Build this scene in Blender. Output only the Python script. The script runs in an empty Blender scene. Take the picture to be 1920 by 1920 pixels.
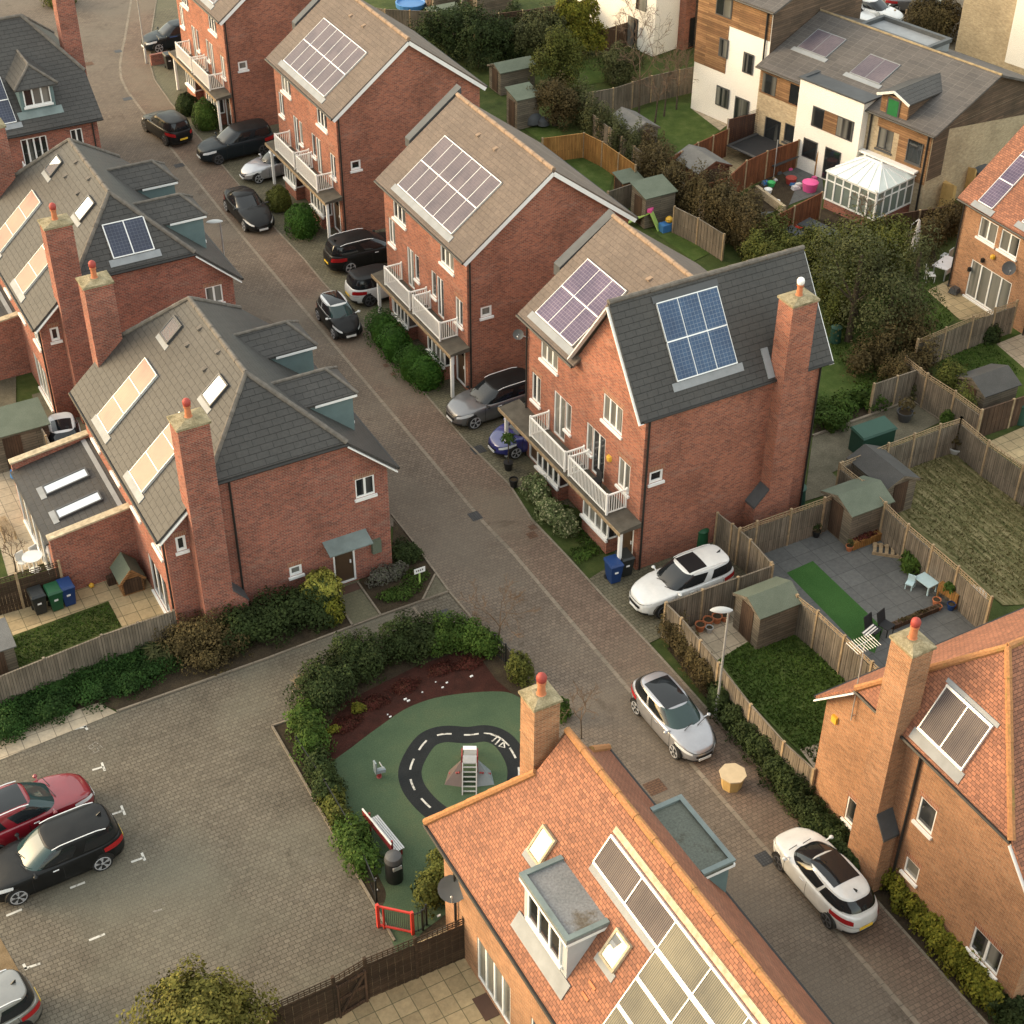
import bpy, math, random
import numpy as np
from mathutils import Vector, Matrix
random.seed(7); rng = np.random.default_rng(7)
SC = bpy.context.scene; COL = SC.collection
R_ = math.radians
# ------------------------------------------------------------------ camera (survey of the photograph: metres, x across the street, y along it)
RM = np.array([[0.87669025, -0.48102897, 0.00503427], [-0.2923074, -0.54099248, -0.78859592], [0.38206098, 0.68988279, -0.61489116]])
FOC, CAMZ = 2918.05, 42.0
def ray(px, py):
    return RM.T @ np.array([px - 960.0, py - 960.0, FOC])
def gp(px, py, z=0.0):
    """surveyed point of the photograph at height z"""
    d = ray(px, py); t = (z - CAMZ) / d[2]
    return Vector((d[0] * t, d[1] * t, z))
class Plane:
    def __init__(s, o, e, f):
        s.o = Vector(o); s.e = Vector(e).normalized(); s.f = Vector(f).normalized(); s.n = s.e.cross(s.f).normalized()
    def pt(s, a, b, d=0.0):
        return s.o + s.e * a + s.f * b + s.n * d
    def hit(s, px, py):
        d = Vector(ray(px, py)); o = Vector((0, 0, CAMZ))
        t = (s.o - o).dot(s.n) / d.dot(s.n); q = o + d * t - s.o
        return q.dot(s.e), q.dot(s.f)
    def rect(s, p, q):
        a, b = s.hit(*p); c, d = s.hit(*q)
        return min(a, c), max(a, c), min(b, d), max(b, d)
def WX(x, y0=0.0, z0=0.0):            # wall facing -x, s runs towards -y
    return Plane((x, y0, z0), (0, -1, 0), (0, 0, 1))
def WY(y, x0=0.0, z0=0.0):            # wall facing -y, s runs towards +x
    return Plane((x0, y, z0), (1, 0, 0), (0, 0, 1))
# ------------------------------------------------------------------ mesh builder
class MB:
    def __init__(s): s.v = []; s.f = []; s.m = []
    def add(s, vs, fs, mi=0):
        b = len(s.v); s.v += [tuple(p) for p in vs]
        for f in fs: s.f.append(tuple(b + i for i in f)); s.m.append(mi)
        return s
    def quad(s, a, b, c, d, mi=0): return s.add([a, b, c, d], [(0, 1, 2, 3)], mi)
    def poly(s, pts, mi=0): return s.add(pts, [tuple(range(len(pts)))], mi)
    def hexa(s, p, mi=0):   # p: 4 bottom + 4 top
        return s.add(p, [(3, 2, 1, 0), (4, 5, 6, 7), (0, 1, 5, 4), (1, 2, 6, 5), (2, 3, 7, 6), (3, 0, 4, 7)], mi)
    def box(s, x0, x1, y0, y1, z0, z1, mi=0):
        return s.hexa([(x0, y0, z0), (x1, y0, z0), (x1, y1, z0), (x0, y1, z0), (x0, y0, z1), (x1, y0, z1), (x1, y1, z1), (x0, y1, z1)], mi)
    def pbox(s, P, a0, a1, b0, b1, d0, d1, mi=0):
        return s.hexa([P.pt(a0, b0, d0), P.pt(a1, b0, d0), P.pt(a1, b1, d0), P.pt(a0, b1, d0), P.pt(a0, b0, d1), P.pt(a1, b0, d1), P.pt(a1, b1, d1), P.pt(a0, b1, d1)], mi)
    def plate(s, pts, vec, mi=0):   # polygon extruded by vec (vec points away from the outer face)
        pts = [Vector(p) for p in pts]; n = len(pts); v = Vector(vec)
        return s.add(pts + [p + v for p in pts], [tuple(range(n)), tuple(range(2 * n - 1, n - 1, -1))] + [((i + 1) % n, i, n + i, n + (i + 1) % n) for i in range(n)], mi)
    def bar(s, a, b, w, h, up=(0, 0, 1), mi=0):
        a = Vector(a); b = Vector(b); d = (b - a).normalized(); u = Vector(up)
        if abs(d.dot(u)) > .98: u = Vector((1, 0, 0))
        r = d.cross(u).normalized() * (w / 2); u = r.cross(d).normalized() * (h / 2)
        return s.hexa([a - r - u, a + r - u, a + r + u, a - r + u, b - r - u, b + r - u, b + r + u, b - r + u], mi)
    def tube(s, pts, rad, n=8, mi=0, cap=True):
        pts = [Vector(p) for p in pts]; rads = rad if isinstance(rad, (list, tuple)) else [rad] * len(pts); rings = []
        for i, p in enumerate(pts):
            d = (pts[min(i + 1, len(pts) - 1)] - pts[max(i - 1, 0)]).normalized()
            u = Vector((0, 0, 1)) if abs(d.z) < .95 else Vector((1, 0, 0))
            r = d.cross(u).normalized(); u = r.cross(d)
            rings.append([p + (r * math.cos(2 * math.pi * k / n) + u * math.sin(2 * math.pi * k / n)) * rads[i] for k in range(n)])
        vs = [v for rg in rings for v in rg]; fs = []
        for i in range(len(pts) - 1):
            for k in range(n): fs.append((i * n + k, i * n + (k + 1) % n, (i + 1) * n + (k + 1) % n, (i + 1) * n + k))
        if cap: fs.append(tuple(range(n - 1, -1, -1))); fs.append(tuple(range((len(pts) - 1) * n, len(pts) * n)))
        return s.add(vs, fs, mi)
    def lathe(s, c, prof, n=20, mi=0, axis='z', sq=1.0):
        c = Vector(c); vs = []; fs = []
        for r, h in prof:
            for k in range(n):
                a = 2 * math.pi * k / n; x, y = r * math.cos(a), r * math.sin(a) * sq
                vs.append(c + (Vector((x, y, h)) if axis == 'z' else Vector((h, x, y))))
        for i in range(len(prof) - 1):
            for k in range(n): fs.append((i * n + k, i * n + (k + 1) % n, (i + 1) * n + (k + 1) % n, (i + 1) * n + k))
        fs.append(tuple(range(n - 1, -1, -1))); fs.append(tuple(range((len(prof) - 1) * n, len(prof) * n)))
        return s.add(vs, fs, mi)
    def grid(s, pts, mi=0):     # pts[i][j]
        n, m = len(pts), len(pts[0])
        return s.add([p for r in pts for p in r], [(i * m + j, (i + 1) * m + j, (i + 1) * m + j + 1, i * m + j + 1) for i in range(n - 1) for j in range(m - 1)], mi)
    def build(s, name, mat, parent=None, smooth=False, sharp=40, local=False):
        off = Vector((0, 0, 0)) if (local or parent is None) else wloc(parent)
        o = mesh_obj(name, [(p[0] - off.x, p[1] - off.y, p[2] - off.z) for p in s.v], s.f, mat, s.m, smooth, sharp)
        if parent is not None: o.parent = parent
        return o
def wloc(o):
    v = Vector(o.location)
    while o.parent is not None: o = o.parent; v += Vector(o.location)
    return v
def mesh_obj(name, V, F, mat, MI=None, smooth=False, sharp=40, uv=True):
    me = bpy.data.meshes.new(name); me.from_pydata(V, [], F); me.update()
    mats = mat if isinstance(mat, (list, tuple)) else [mat]
    for m in mats: me.materials.append(m)
    if MI is not None and len(mats) > 1: me.polygons.foreach_set('material_index', MI)
    if uv and len(me.polygons):
        nl = len(me.loops); li = np.empty(nl, np.int32); me.loops.foreach_get('vertex_index', li)
        co = np.empty(len(me.vertices) * 3, np.float32); me.vertices.foreach_get('co', co); co = co.reshape(-1, 3)[li]
        pn = np.empty(len(me.polygons) * 3, np.float32); me.polygons.foreach_get('normal', pn); pn = pn.reshape(-1, 3)
        lt = np.empty(len(me.polygons), np.int32); me.polygons.foreach_get('loop_total', lt); n = np.repeat(pn, lt, axis=0)
        t = np.stack([-n[:, 1], n[:, 0], np.zeros(nl, np.float32)], 1); L = np.linalg.norm(t, axis=1); flat = L < .05
        t[flat] = (1, 0, 0); L[flat] = 1; t /= L[:, None]; n[flat] = (0, 0, 1); b = np.cross(n, t)
        u = np.stack([(co * t).sum(1), (co * b).sum(1)], 1).astype(np.float32)
        me.uv_layers.new(name='uv').data.foreach_set('uv', u.ravel())
    if smooth:
        me.polygons.foreach_set('use_smooth', [True] * len(me.polygons))
        if sharp is not None: me.set_sharp_from_angle(angle=R_(sharp))
    o = bpy.data.objects.new(name, me); COL.objects.link(o); return o
def tag(o, label=None, cat=None, group=None, kind=None):
    if label: o['label'] = label
    if cat: o['category'] = cat
    if group: o['group'] = group
    if kind: o['kind'] = kind
    return o
def thing(name, label, cat, loc=(0, 0, 0), rz=0.0, group=None):
    o = bpy.data.objects.new(name, None); COL.objects.link(o); o.location = loc; o.rotation_euler = (0, 0, rz); o.empty_display_size = .2
    return tag(o, label, cat, group)
def copy_tree(o, parent=None):
    c = o.copy(); COL.objects.link(c); c.parent = parent
    for ch in list(o.children): copy_tree(ch, c)
    return c
# ------------------------------------------------------------------ materials
class NT:
    def __init__(s, name):
        s.m = bpy.data.materials.new(name); s.m.use_nodes = True; s.t = s.m.node_tree; s.b = s.t.nodes['Principled BSDF']
    def n(s, ty, **kw):
        nd = s.t.nodes.new(ty)
        for k, v in kw.items():
            if k.startswith('i_'):
                key = k[2:]; key = int(key) if key.isdigit() else key.replace('_', ' ')
                nd.inputs[key].default_value = v
            else: setattr(nd, k, v)
        return nd
    def l(s, a, ao, b, bi): s.t.links.new(a.outputs[ao], b.inputs[bi]); return s
    def ramp(s, stops):
        r = s.n('ShaderNodeValToRGB'); el = r.color_ramp.elements
        while len(el) > len(stops): el.remove(el[-1])
        while len(el) < len(stops): el.new(.5)
        for e, (p, c) in zip(el, stops): e.position = p; e.color = (*c, 1)
        return r
    def mix(s, fac, a, b, mode='MIX'):
        m = s.n('ShaderNodeMix', data_type='RGBA', blend_type=mode)
        for v, i in ((fac, 0), (a, 6), (b, 7)):
            if isinstance(v, tuple) and hasattr(v[0], 'outputs'): s.t.links.new(v[0].outputs[v[1]], m.inputs[i])
            elif i == 0: m.inputs[0].default_value = v
            else: m.inputs[i].default_value = (*v, 1)
        return (m, 2)
    def col(s, src): s.t.links.new(src[0].outputs[src[1]], s.b.inputs['Base Color'])
    def bump(s, src, strength=.3, dist=.02):
        b = s.n('ShaderNodeBump', i_Strength=strength, i_Distance=dist); s.t.links.new(src[0].outputs[src[1]], b.inputs['Height']); s.l(b, 'Normal', s.b, 'Normal')
    def uv(s): return s.n('ShaderNodeUVMap')
    def set(s, rough=.5, spec=.5, metal=0.0):
        s.b.inputs['Roughness'].default_value = rough; s.b.inputs['Specular IOR Level'].default_value = spec; s.b.inputs['Metallic'].default_value = metal; return s
def sc_(c, k): return tuple(min(1, x * k) for x in c)
def plain(name, c, rough=.5, spec=.4, metal=0.0, var=.12, scale=1.5):
    t = NT(name).set(rough, spec, metal); tc = t.n('ShaderNodeTexCoord')
    nz = t.n('ShaderNodeTexNoise', i_Scale=scale, i_Detail=6.0, i_Roughness=.65); t.l(tc, 'Object', nz, 'Vector')
    r = t.ramp([(.3, sc_(c, 1 - var)), (.7, sc_(c, 1 + var))]); t.l(nz, 'Fac', r, 'Fac'); t.col((r, 0)); return t.m
def bricks(name, c1, c2, mortar, w=.225, h=.075, ms=.011, off=.5, rough=.85, big=.25, bumpd=.012, spec=.2, hue=None, rot=0.0, stain=None, bias=0.0, freq=2, squash=1.0, bs=.5, patch=None, rs=1.0, oil=False):
    """coursed units (bricks, tiles, setts) laid in metres on the UV map, each unit its own tone, with weathering"""
    t = NT(name).set(rough, spec); u = t.uv(); mp = t.n('ShaderNodeMapping'); mp.inputs['Rotation'].default_value = (0, 0, rot); t.l(u, 'UV', mp, 'Vector')
    wz = t.n('ShaderNodeTexNoise', i_Scale=1.3, i_Detail=2.0); t.l(mp, 'Vector', wz, 'Vector')
    b = t.n('ShaderNodeTexBrick', offset=off, offset_frequency=freq, squash=squash)
    for k, v in dict(Scale=1.0, Mortar_Size=ms, Mortar_Smooth=.15, Bias=bias, Brick_Width=w, Row_Height=h).items(): b.inputs[k.replace('_', ' ')].default_value = v
    b.inputs['Color1'].default_value = (*c1, 1); b.inputs['Color2'].default_value = (*c2, 1); b.inputs['Mortar'].default_value = (*mortar, 1); t.l(mp, 'Vector', b, 'Vector')
    n1 = t.n('ShaderNodeTexNoise', i_Scale=.45, i_Detail=7.0, i_Roughness=.62); t.l(mp, 'Vector', n1, 'Vector')
    r1 = t.ramp([(.28, (1 - big,) * 3), (.5, (1, 1, 1)), (.75, (1 + big * .6,) * 3)]); t.l(n1, 'Fac', r1, 'Fac')
    c = t.mix(1.0, (b, 0), (r1, 0), 'MULTIPLY')
    n2 = t.n('ShaderNodeTexNoise', i_Scale=5.5, i_Detail=4.0, i_Roughness=.7); t.l(mp, 'Vector', n2, 'Vector')
    r2 = t.ramp([(.3, (.8, .8, .8)), (.7, (1.14, 1.12, 1.1))]); t.l(n2, 'Fac', r2, 'Fac')
    c = t.mix(1.0, c, (r2, 0), 'MULTIPLY')
    if stain:
        mp2 = t.n('ShaderNodeMapping'); mp2.inputs['Scale'].default_value = (.5, 1.6, 1); t.l(u, 'UV', mp2, 'Vector')
        n3 = t.n('ShaderNodeTexNoise', i_Scale=.8, i_Detail=8.0, i_Roughness=.72); t.l(mp2, 'Vector', n3, 'Vector')
        r3 = t.ramp([(.56, (0, 0, 0)), (.74, (.5, .5, .5))]); t.l(n3, 'Fac', r3, 'Fac'); c = t.mix((r3, 0), c, stain)
    if patch:
        n4 = t.n('ShaderNodeTexNoise', i_Scale=.16, i_Detail=5.0, i_Roughness=.55); t.l(mp, 'Vector', n4, 'Vector')
        r4 = t.ramp([(.46, (0, 0, 0)), (.62, (.65, .65, .65))]); t.l(n4, 'Fac', r4, 'Fac'); c = t.mix((r4, 0), c, patch)
    if oil:
        n5 = t.n('ShaderNodeTexNoise', i_Scale=.55, i_Detail=7.0, i_Roughness=.7, i_Distortion=.6); t.l(mp, 'Vector', n5, 'Vector')
        r5 = t.ramp([(.6, (1, 1, 1)), (.68, (.72, .71, .7)), (.8, (.6, .59, .58))]); t.l(n5, 'Fac', r5, 'Fac'); c = t.mix(1.0, c, (r5, 0), 'MULTIPLY')
        n6 = t.n('ShaderNodeTexNoise', i_Scale=26.0, i_Detail=2.0); t.l(mp, 'Vector', n6, 'Vector'); r6 = t.ramp([(.38, (.86, .86, .86)), (.62, (1.12, 1.12, 1.12))]); t.l(n6, 'Fac', r6, 'Fac'); c = t.mix(1.0, c, (r6, 0), 'MULTIPLY')
    t.col(c); t.bump((b, 1), -bs, bumpd); return t.m
def tiles(name, c1, c2, gap, w, h, ms=.012, big=.2, rough=.75, lip=.02, spec=.25, stain=None, off=.5, bs=.8):
    """lapped roof tiles: every course steps up towards its lower edge"""
    t = NT(name).set(rough, spec); u = t.uv()
    b = t.n('ShaderNodeTexBrick', offset=off)
    for k, v in dict(Scale=1.0, Mortar_Size=ms, Mortar_Smooth=.2, Bias=0.0, Brick_Width=w, Row_Height=h).items(): b.inputs[k.replace('_', ' ')].default_value = v
    b.inputs['Color1'].default_value = (*c1, 1); b.inputs['Color2'].default_value = (*c2, 1); b.inputs['Mortar'].default_value = (*gap, 1); t.l(u, 'UV', b, 'Vector')
    n1 = t.n('ShaderNodeTexNoise', i_Scale=.5, i_Detail=7.0, i_Roughness=.65); t.l(u, 'UV', n1, 'Vector')
    r1 = t.ramp([(.28, (1 - big,) * 3), (.72, (1 + big,) * 3)]); t.l(n1, 'Fac', r1, 'Fac'); c = t.mix(1.0, (b, 0), (r1, 0), 'MULTIPLY')
    n2 = t.n('ShaderNodeTexNoise', i_Scale=9.0, i_Detail=4.0, i_Roughness=.7); t.l(u, 'UV', n2, 'Vector')
    r2 = t.ramp([(.3, (.82, .82, .82)), (.7, (1.15, 1.13, 1.1))]); t.l(n2, 'Fac', r2, 'Fac'); c = t.mix(1.0, c, (r2, 0), 'MULTIPLY')
    if stain:
        n3 = t.n('ShaderNodeTexNoise', i_Scale=.55, i_Detail=9.0, i_Roughness=.75); t.l(u, 'UV', n3, 'Vector')
        r3 = t.ramp([(.52, (0, 0, 0)), (.72, (.55, .55, .55))]); t.l(n3, 'Fac', r3, 'Fac'); c = t.mix((r3, 0), c, stain)
    t.col(c)
    s = t.n('ShaderNodeSeparateXYZ'); t.l(u, 'UV', s, 0)
    d = t.n('ShaderNodeMath', operation='DIVIDE'); d.inputs[1].default_value = h; t.l(s, 1, d, 0)
    fr = t.n('ShaderNodeMath', operation='FRACT'); t.l(d, 0, fr, 0)
    iv = t.n('ShaderNodeMath', operation='SUBTRACT'); iv.inputs[0].default_value = 1.0; t.l(fr, 0, iv, 1)
    mo = t.n('ShaderNodeMath', operation='MULTIPLY'); mo.inputs[1].default_value = .6; t.l(b, 1, mo, 0)
    su = t.n('ShaderNodeMath', operation='SUBTRACT'); t.l(iv, 0, su, 0); t.l(mo, 0, su, 1)
    t.bump((su, 0), bs, lip); return t.m
def noisy(name, stops, scale=1.0, rough=.9, bumpd=.03, fine=14.0, bs=.6, spec=.15, detail=8.0, stretch=None):
    t = NT(name).set(rough, spec); u = t.uv(); mp = t.n('ShaderNodeMapping'); t.l(u, 'UV', mp, 'Vector')
    if stretch: mp.inputs['Scale'].default_value = stretch
    a = t.n('ShaderNodeTexNoise', i_Scale=scale, i_Detail=detail, i_Roughness=.68); t.l(mp, 'Vector', a, 'Vector')
    r = t.ramp(stops); t.l(a, 'Fac', r, 'Fac')
    f = t.n('ShaderNodeTexNoise', i_Scale=fine, i_Detail=4.0, i_Roughness=.7); t.l(mp, 'Vector', f, 'Vector')
    r2 = t.ramp([(.3, (.7, .7, .7)), (.7, (1.28, 1.28, 1.28))]); t.l(f, 'Fac', r2, 'Fac')
    t.col(t.mix(1.0, (r, 0), (r2, 0), 'MULTIPLY')); t.bump((f, 0), bs, bumpd); return t.m
def leafm(name, cols, rough=.55, trans=.25):
    t = NT(name).set(.75, .12); g = t.n('ShaderNodeNewGeometry')
    k = len(cols) - 1; r = t.ramp([(i / max(k, 1), c) for i, c in enumerate(cols)]); t.l(g, 'Random Per Island', r, 'Fac')
    tc = t.n('ShaderNodeTexCoord'); nz = t.n('ShaderNodeTexNoise', i_Scale=.9, i_Detail=4.0); t.l(tc, 'Object', nz, 'Vector')
    r2 = t.ramp([(.32, (.62, .6, .58)), (.68, (1.3, 1.28, 1.2))]); t.l(nz, 'Fac', r2, 'Fac'); av = tuple(sum(c[i] for c in cols) / len(cols) for i in range(3)); c = t.mix(1.0, t.mix(.45, (r, 0), av), (r2, 0), 'MULTIPLY'); t.col(c)
    return t.m
def boards(name, c1, c2, w=.12, rough=.8, vertical=True, gap=(.02, .015, .01), length=1.8, big=.3):
    t = NT(name).set(rough, .2); u = t.uv(); mp = t.n('ShaderNodeMapping')
    if vertical: mp.inputs['Rotation'].default_value = (0, 0, R_(90))
    t.l(u, 'UV', mp, 'Vector'); b = t.n('ShaderNodeTexBrick', offset=.37)
    for k, v in dict(Scale=1.0, Mortar_Size=.006, Mortar_Smooth=.1, Bias=0.0, Brick_Width=length, Row_Height=w).items(): b.inputs[k.replace('_', ' ')].default_value = v
    b.inputs['Color1'].default_value = (*c1, 1); b.inputs['Color2'].default_value = (*c2, 1); b.inputs['Mortar'].default_value = (*gap, 1); t.l(mp, 'Vector', b, 'Vector')
    m2 = t.n('ShaderNodeMapping'); m2.inputs['Scale'].default_value = (1.2, 14, 1); t.l(mp, 'Vector', m2, 'Vector')
    n = t.n('ShaderNodeTexNoise', i_Scale=1.5, i_Detail=6.0, i_Roughness=.7); t.l(m2, 'Vector', n, 'Vector')
    r = t.ramp([(.3, (1 - big,) * 3), (.7, (1 + big,) * 3)]); t.l(n, 'Fac', r, 'Fac'); c = t.mix(1.0, (b, 0), (r, 0), 'MULTIPLY')
    n2 = t.n('ShaderNodeTexNoise', i_Scale=.7, i_Detail=4.0); t.l(u, 'UV', n2, 'Vector'); r2 = t.ramp([(.3, (.72, .74, .72)), (.7, (1.2, 1.18, 1.15))]); t.l(n2, 'Fac', r2, 'Fac')
    t.col(t.mix(1.0, c, (r2, 0), 'MULTIPLY')); t.bump((b, 1), -.5, .01); return t.m
def paint(name, c, rough=.28, coat=1.0, metal=0.0, dirt=.1):
    t = NT(name).set(rough, .5, metal); t.b.inputs['Coat Weight'].default_value = coat; t.b.inputs['Coat Roughness'].default_value = .06
    tc = t.n('ShaderNodeTexCoord'); nz = t.n('ShaderNodeTexNoise', i_Scale=2.2, i_Detail=8.0, i_Roughness=.7); t.l(tc, 'Object', nz, 'Vector')
    r = t.ramp([(.3, sc_(c, 1 - dirt)), (.72, sc_(c, 1 + dirt))]); t.l(nz, 'Fac', r, 'Fac'); t.col((r, 0))
    r2 = t.ramp([(.35, (rough,) * 3), (.75, (min(1, rough + .18),) * 3)]); t.l(nz, 'Fac', r2, 'Fac'); t.l(r2, 0, t.b, 'Roughness'); return t.m
def glassm(name, c=(.02, .025, .03), rough=.04, curtain=None, spec=.8):
    t = NT(name).set(rough, spec); 
    if curtain:
        o = t.n('ShaderNodeObjectInfo'); u = t.uv(); s = t.n('ShaderNodeTexNoise', i_Scale=2.3, i_Detail=1.0); mp = t.n('ShaderNodeMapping'); mp.inputs['Scale'].default_value = (.6, .02, 1)
        t.l(u, 'UV', mp, 'Vector'); t.l(mp, 'Vector', s, 'Vector')
        ad = t.n('ShaderNodeMath', operation='ADD'); t.l(o, 'Random', ad, 0); t.l(s, 'Fac', ad, 1)
        r = t.ramp([(.42, c), (.5, sc_(curtain, .55)), (.62, curtain), (.7, c)]); ml = t.n('ShaderNodeMath', operation='MULTIPLY'); ml.inputs[1].default_value = .58; t.l(ad, 0, ml, 0); t.l(ml, 0, r, 'Fac'); t.col((r, 0))
    else: t.b.inputs['Base Color'].default_value = (*c, 1)
    return t.m
def pv(name, c1, c2, line, cw=.16, ch=.16, ms=.006, rough=.12, spec=.6):
    t = NT(name).set(rough, spec); u = t.uv(); b = t.n('ShaderNodeTexBrick', offset=0.0)
    for k, v in dict(Scale=1.0, Mortar_Size=ms, Mortar_Smooth=.1, Bias=0.0, Brick_Width=cw, Row_Height=ch).items(): b.inputs[k.replace('_', ' ')].default_value = v
    b.inputs['Color1'].default_value = (*c1, 1); b.inputs['Color2'].default_value = (*c2, 1); b.inputs['Mortar'].default_value = (*line, 1); t.l(u, 'UV', b, 'Vector')
    nz = t.n('ShaderNodeTexNoise', i_Scale=.8, i_Detail=3.0); t.l(u, 'UV', nz, 'Vector'); r = t.ramp([(.3, (.75, .75, .8)), (.7, (1.3, 1.25, 1.2))]); t.l(nz, 'Fac', r, 'Fac')
    t.col(t.mix(1.0, (b, 0), (r, 0), 'MULTIPLY')); return t.m
M = {}
# brickwork
M['brick_red'] = bricks('brick_red', (.375, .122, .072), (.185, .058, .042), (.30, .2, .15), stain=(.37, .25, .2), big=.3)
M['brick_old'] = bricks('brick_dark_red', (.34, .102, .066), (.16, .05, .04), (.29, .195, .155), stain=(.34, .24, .19), big=.3)
M['brick_orange'] = bricks('brick_orange', (.39, .185, .095), (.24, .11, .06), (.34, .245, .16), stain=(.44, .30, .20))
M['brick_buff'] = bricks('brick_buff', (.47, .37, .24), (.33, .25, .155), (.40, .34, .25), stain=(.5, .43, .31))
M['soldier'] = bricks('brick_soldier', (.34, .13, .07), (.22, .08, .05), (.34, .25, .18), w=.075, h=.225, off=0.0)
# roofs
M['tile_brown'] = tiles('roof_tile_brown', (.145, .114, .095), (.122, .097, .082), (.112, .088, .074), .34, .25, stain=(.2, .162, .132))
M['tile_slate'] = tiles('roof_tile_slate_brown', (.054, .051, .048), (.048, .0455, .043), (.023, .022, .021), .5, .27, big=.18, stain=(.07, .063, .055), rough=.56, spec=.32)
M['tile_grey'] = tiles('roof_tile_grey', (.1, .09, .085), (.08, .073, .07), (.15, .14, .13), .75, .33, ms=.014, off=0.0)
M['tile_orange'] = tiles('roof_plain_tile_orange', (.335, .142, .083), (.2, .088, .057), (.095, .05, .035), .175, .115, ms=.008, big=.16, stain=(.30, .135, .08))
M['tile_orange_dark'] = tiles('roof_plain_tile_dark', (.30, .125, .075), (.2, .085, .055), (.09, .045, .03), .175, .115, ms=.008, stain=(.13, .085, .06))  # darker tone of the orange tile, for the slope towards the road
M['ridge_brown'] = plain('ridge_tile_brown', (.25, .18, .13), .85, .2, var=.25, scale=4)
M['ridge_slate'] = plain('ridge_tile_grey', (.13, .115, .1), .85, .2, var=.3, scale=4)
M['ridge_tan'] = plain('ridge_tile_tan', (.26, .2, .12), .85, .2, var=.35, scale=3)
M['ridge_orange'] = noisy('ridge_tile_orange', [(.3, (.2, .15, .05)), (.45, (.33, .16, .07)), (.7, (.36, .17, .08))], scale=1.2, fine=12, bumpd=.01)
M['lead_dark'] = plain('lead_dark', (.06, .064, .068), .55, .4, var=.2)
M['lead'] = plain('lead_grey', (.23, .24, .25), .6, .4, var=.15)
M['lead_green'] = plain('lead_blue_green', (.15, .185, .18), .62, .4, var=.2)
M['lead_roof'] = noisy('lead_flat_roof', [(.3, (.15, .155, .155)), (.55, (.2, .2, .2)), (.63, (.12, .1, .075)), (.75, (.07, .058, .045))], scale=.55, rough=.55, bumpd=.005)
M['lead_roof_green'] = noisy('green_flat_roof', [(.3, (.09, .1, .085)), (.58, (.115, .125, .105)), (.68, (.06, .056, .04))], scale=.6, rough=.6, bumpd=.005)
M['cladding'] = plain('dormer_cladding', (.125, .178, .18), .6, .3, var=.12)
M['cladding_grey'] = plain('dormer_cladding_grey', (.4, .41, .42), .6, .3, var=.1)
M['white'] = plain('white_paint', (.78, .77, .75), .45, .4, var=.05)
M['white_dull'] = plain('white_weathered', (.62, .6, .56), .6, .3, var=.12, scale=3)
M['render_white'] = noisy('white_render', [(.3, (.74, .69, .62)), (.7, (.8, .76, .7))], scale=.6, bumpd=.004, fine=20)
M['black'] = plain('black_plastic', (.014, .014, .014), .45, .4, var=.2)
M['gutter'] = plain('gutter_black', (.02, .019, .018), .5, .4)
M['canopy'] = plain('canopy_felt_dark', (.085, .075, .06), .8, .2, var=.3, scale=2)
M['stone'] = plain('stone_coping', (.42, .35, .245), .9, .2, var=.35, scale=5)
M['stone_lichen'] = noisy('lichened_stone', [(.3, (.11, .095, .055)), (.5, (.25, .21, .13)), (.7, (.36, .31, .21))], scale=2.6, fine=18)
M['pot'] = plain('terracotta', (.42, .15, .07), .75, .3, var=.2, scale=5)
M['potred'] = plain('red_cowl', (.3, .045, .035), .6, .4, var=.15)
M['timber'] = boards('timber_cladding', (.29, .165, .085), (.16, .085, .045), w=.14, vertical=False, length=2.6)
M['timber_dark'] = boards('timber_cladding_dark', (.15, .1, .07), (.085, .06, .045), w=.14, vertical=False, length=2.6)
M['alu'] = plain('aluminium', (.72, .71, .69), .35, .5, metal=.35, var=.06)
M['steel'] = plain('galvanised_steel', (.46, .46, .45), .45, .5, metal=.5, var=.12)
M['window'] = glassm('window_glass', (.016, .018, .02), .05, (.2, .195, .175))
M['rooflight'] = glassm('rooflight_glass', (.55, .56, .57), .03, spec=1.0); M['rooflight'].node_tree.nodes['Principled BSDF'].inputs['Metallic'].default_value = .75
M['screen'] = glassm('car_glass', (.012, .014, .016), .05, spec=.5)
M['greenglass'] = glassm('green_screen_glass', (.022, .045, .045), .05, spec=.5)
M['conserv'] = glassm('conservatory_glass', (.16, .19, .17), .08, spec=.6)
M['pv_blue'] = pv('solar_cells_blue', (.03, .066, .135), (.026, .055, .115), (.16, .2, .26), rough=.25, spec=.4)
M['pv_dark'] = pv('solar_cells_dark', (.014, .02, .045), (.012, .018, .04), (.075, .09, .12), rough=.2)
M['pv_mauve'] = pv('solar_cells_grey', (.1, .085, .1), (.085, .072, .088), (.16, .14, .15), cw=.13, ch=.13, ms=.004, rough=.42, spec=.2)
M['pv_purple'] = pv('solar_cells_purple', (.085, .068, .115), (.07, .056, .1), (.22, .19, .23), rough=.4, spec=.2)
M['thermal'] = pv('solar_thermal_collector', (.26, .135, .1), (.25, .129, .095), (.285, .155, .115), cw=.13, ch=9.0, ms=.01, rough=.42, spec=.45)  # peach of the sky reflected in the glazing is put into the colour
M['tubes'] = pv('evacuated_tubes', (.042, .034, .042), (.058, .048, .052), (.15, .13, .12), cw=.06, ch=9.0, ms=.008, rough=.42, spec=.16)
M['tubes_pale'] = pv('evacuated_tubes_pale', (.085, .084, .07), (.105, .1, .078), (.2, .19, .15), cw=.06, ch=9.0, ms=.008, rough=.42, spec=.2)
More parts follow.
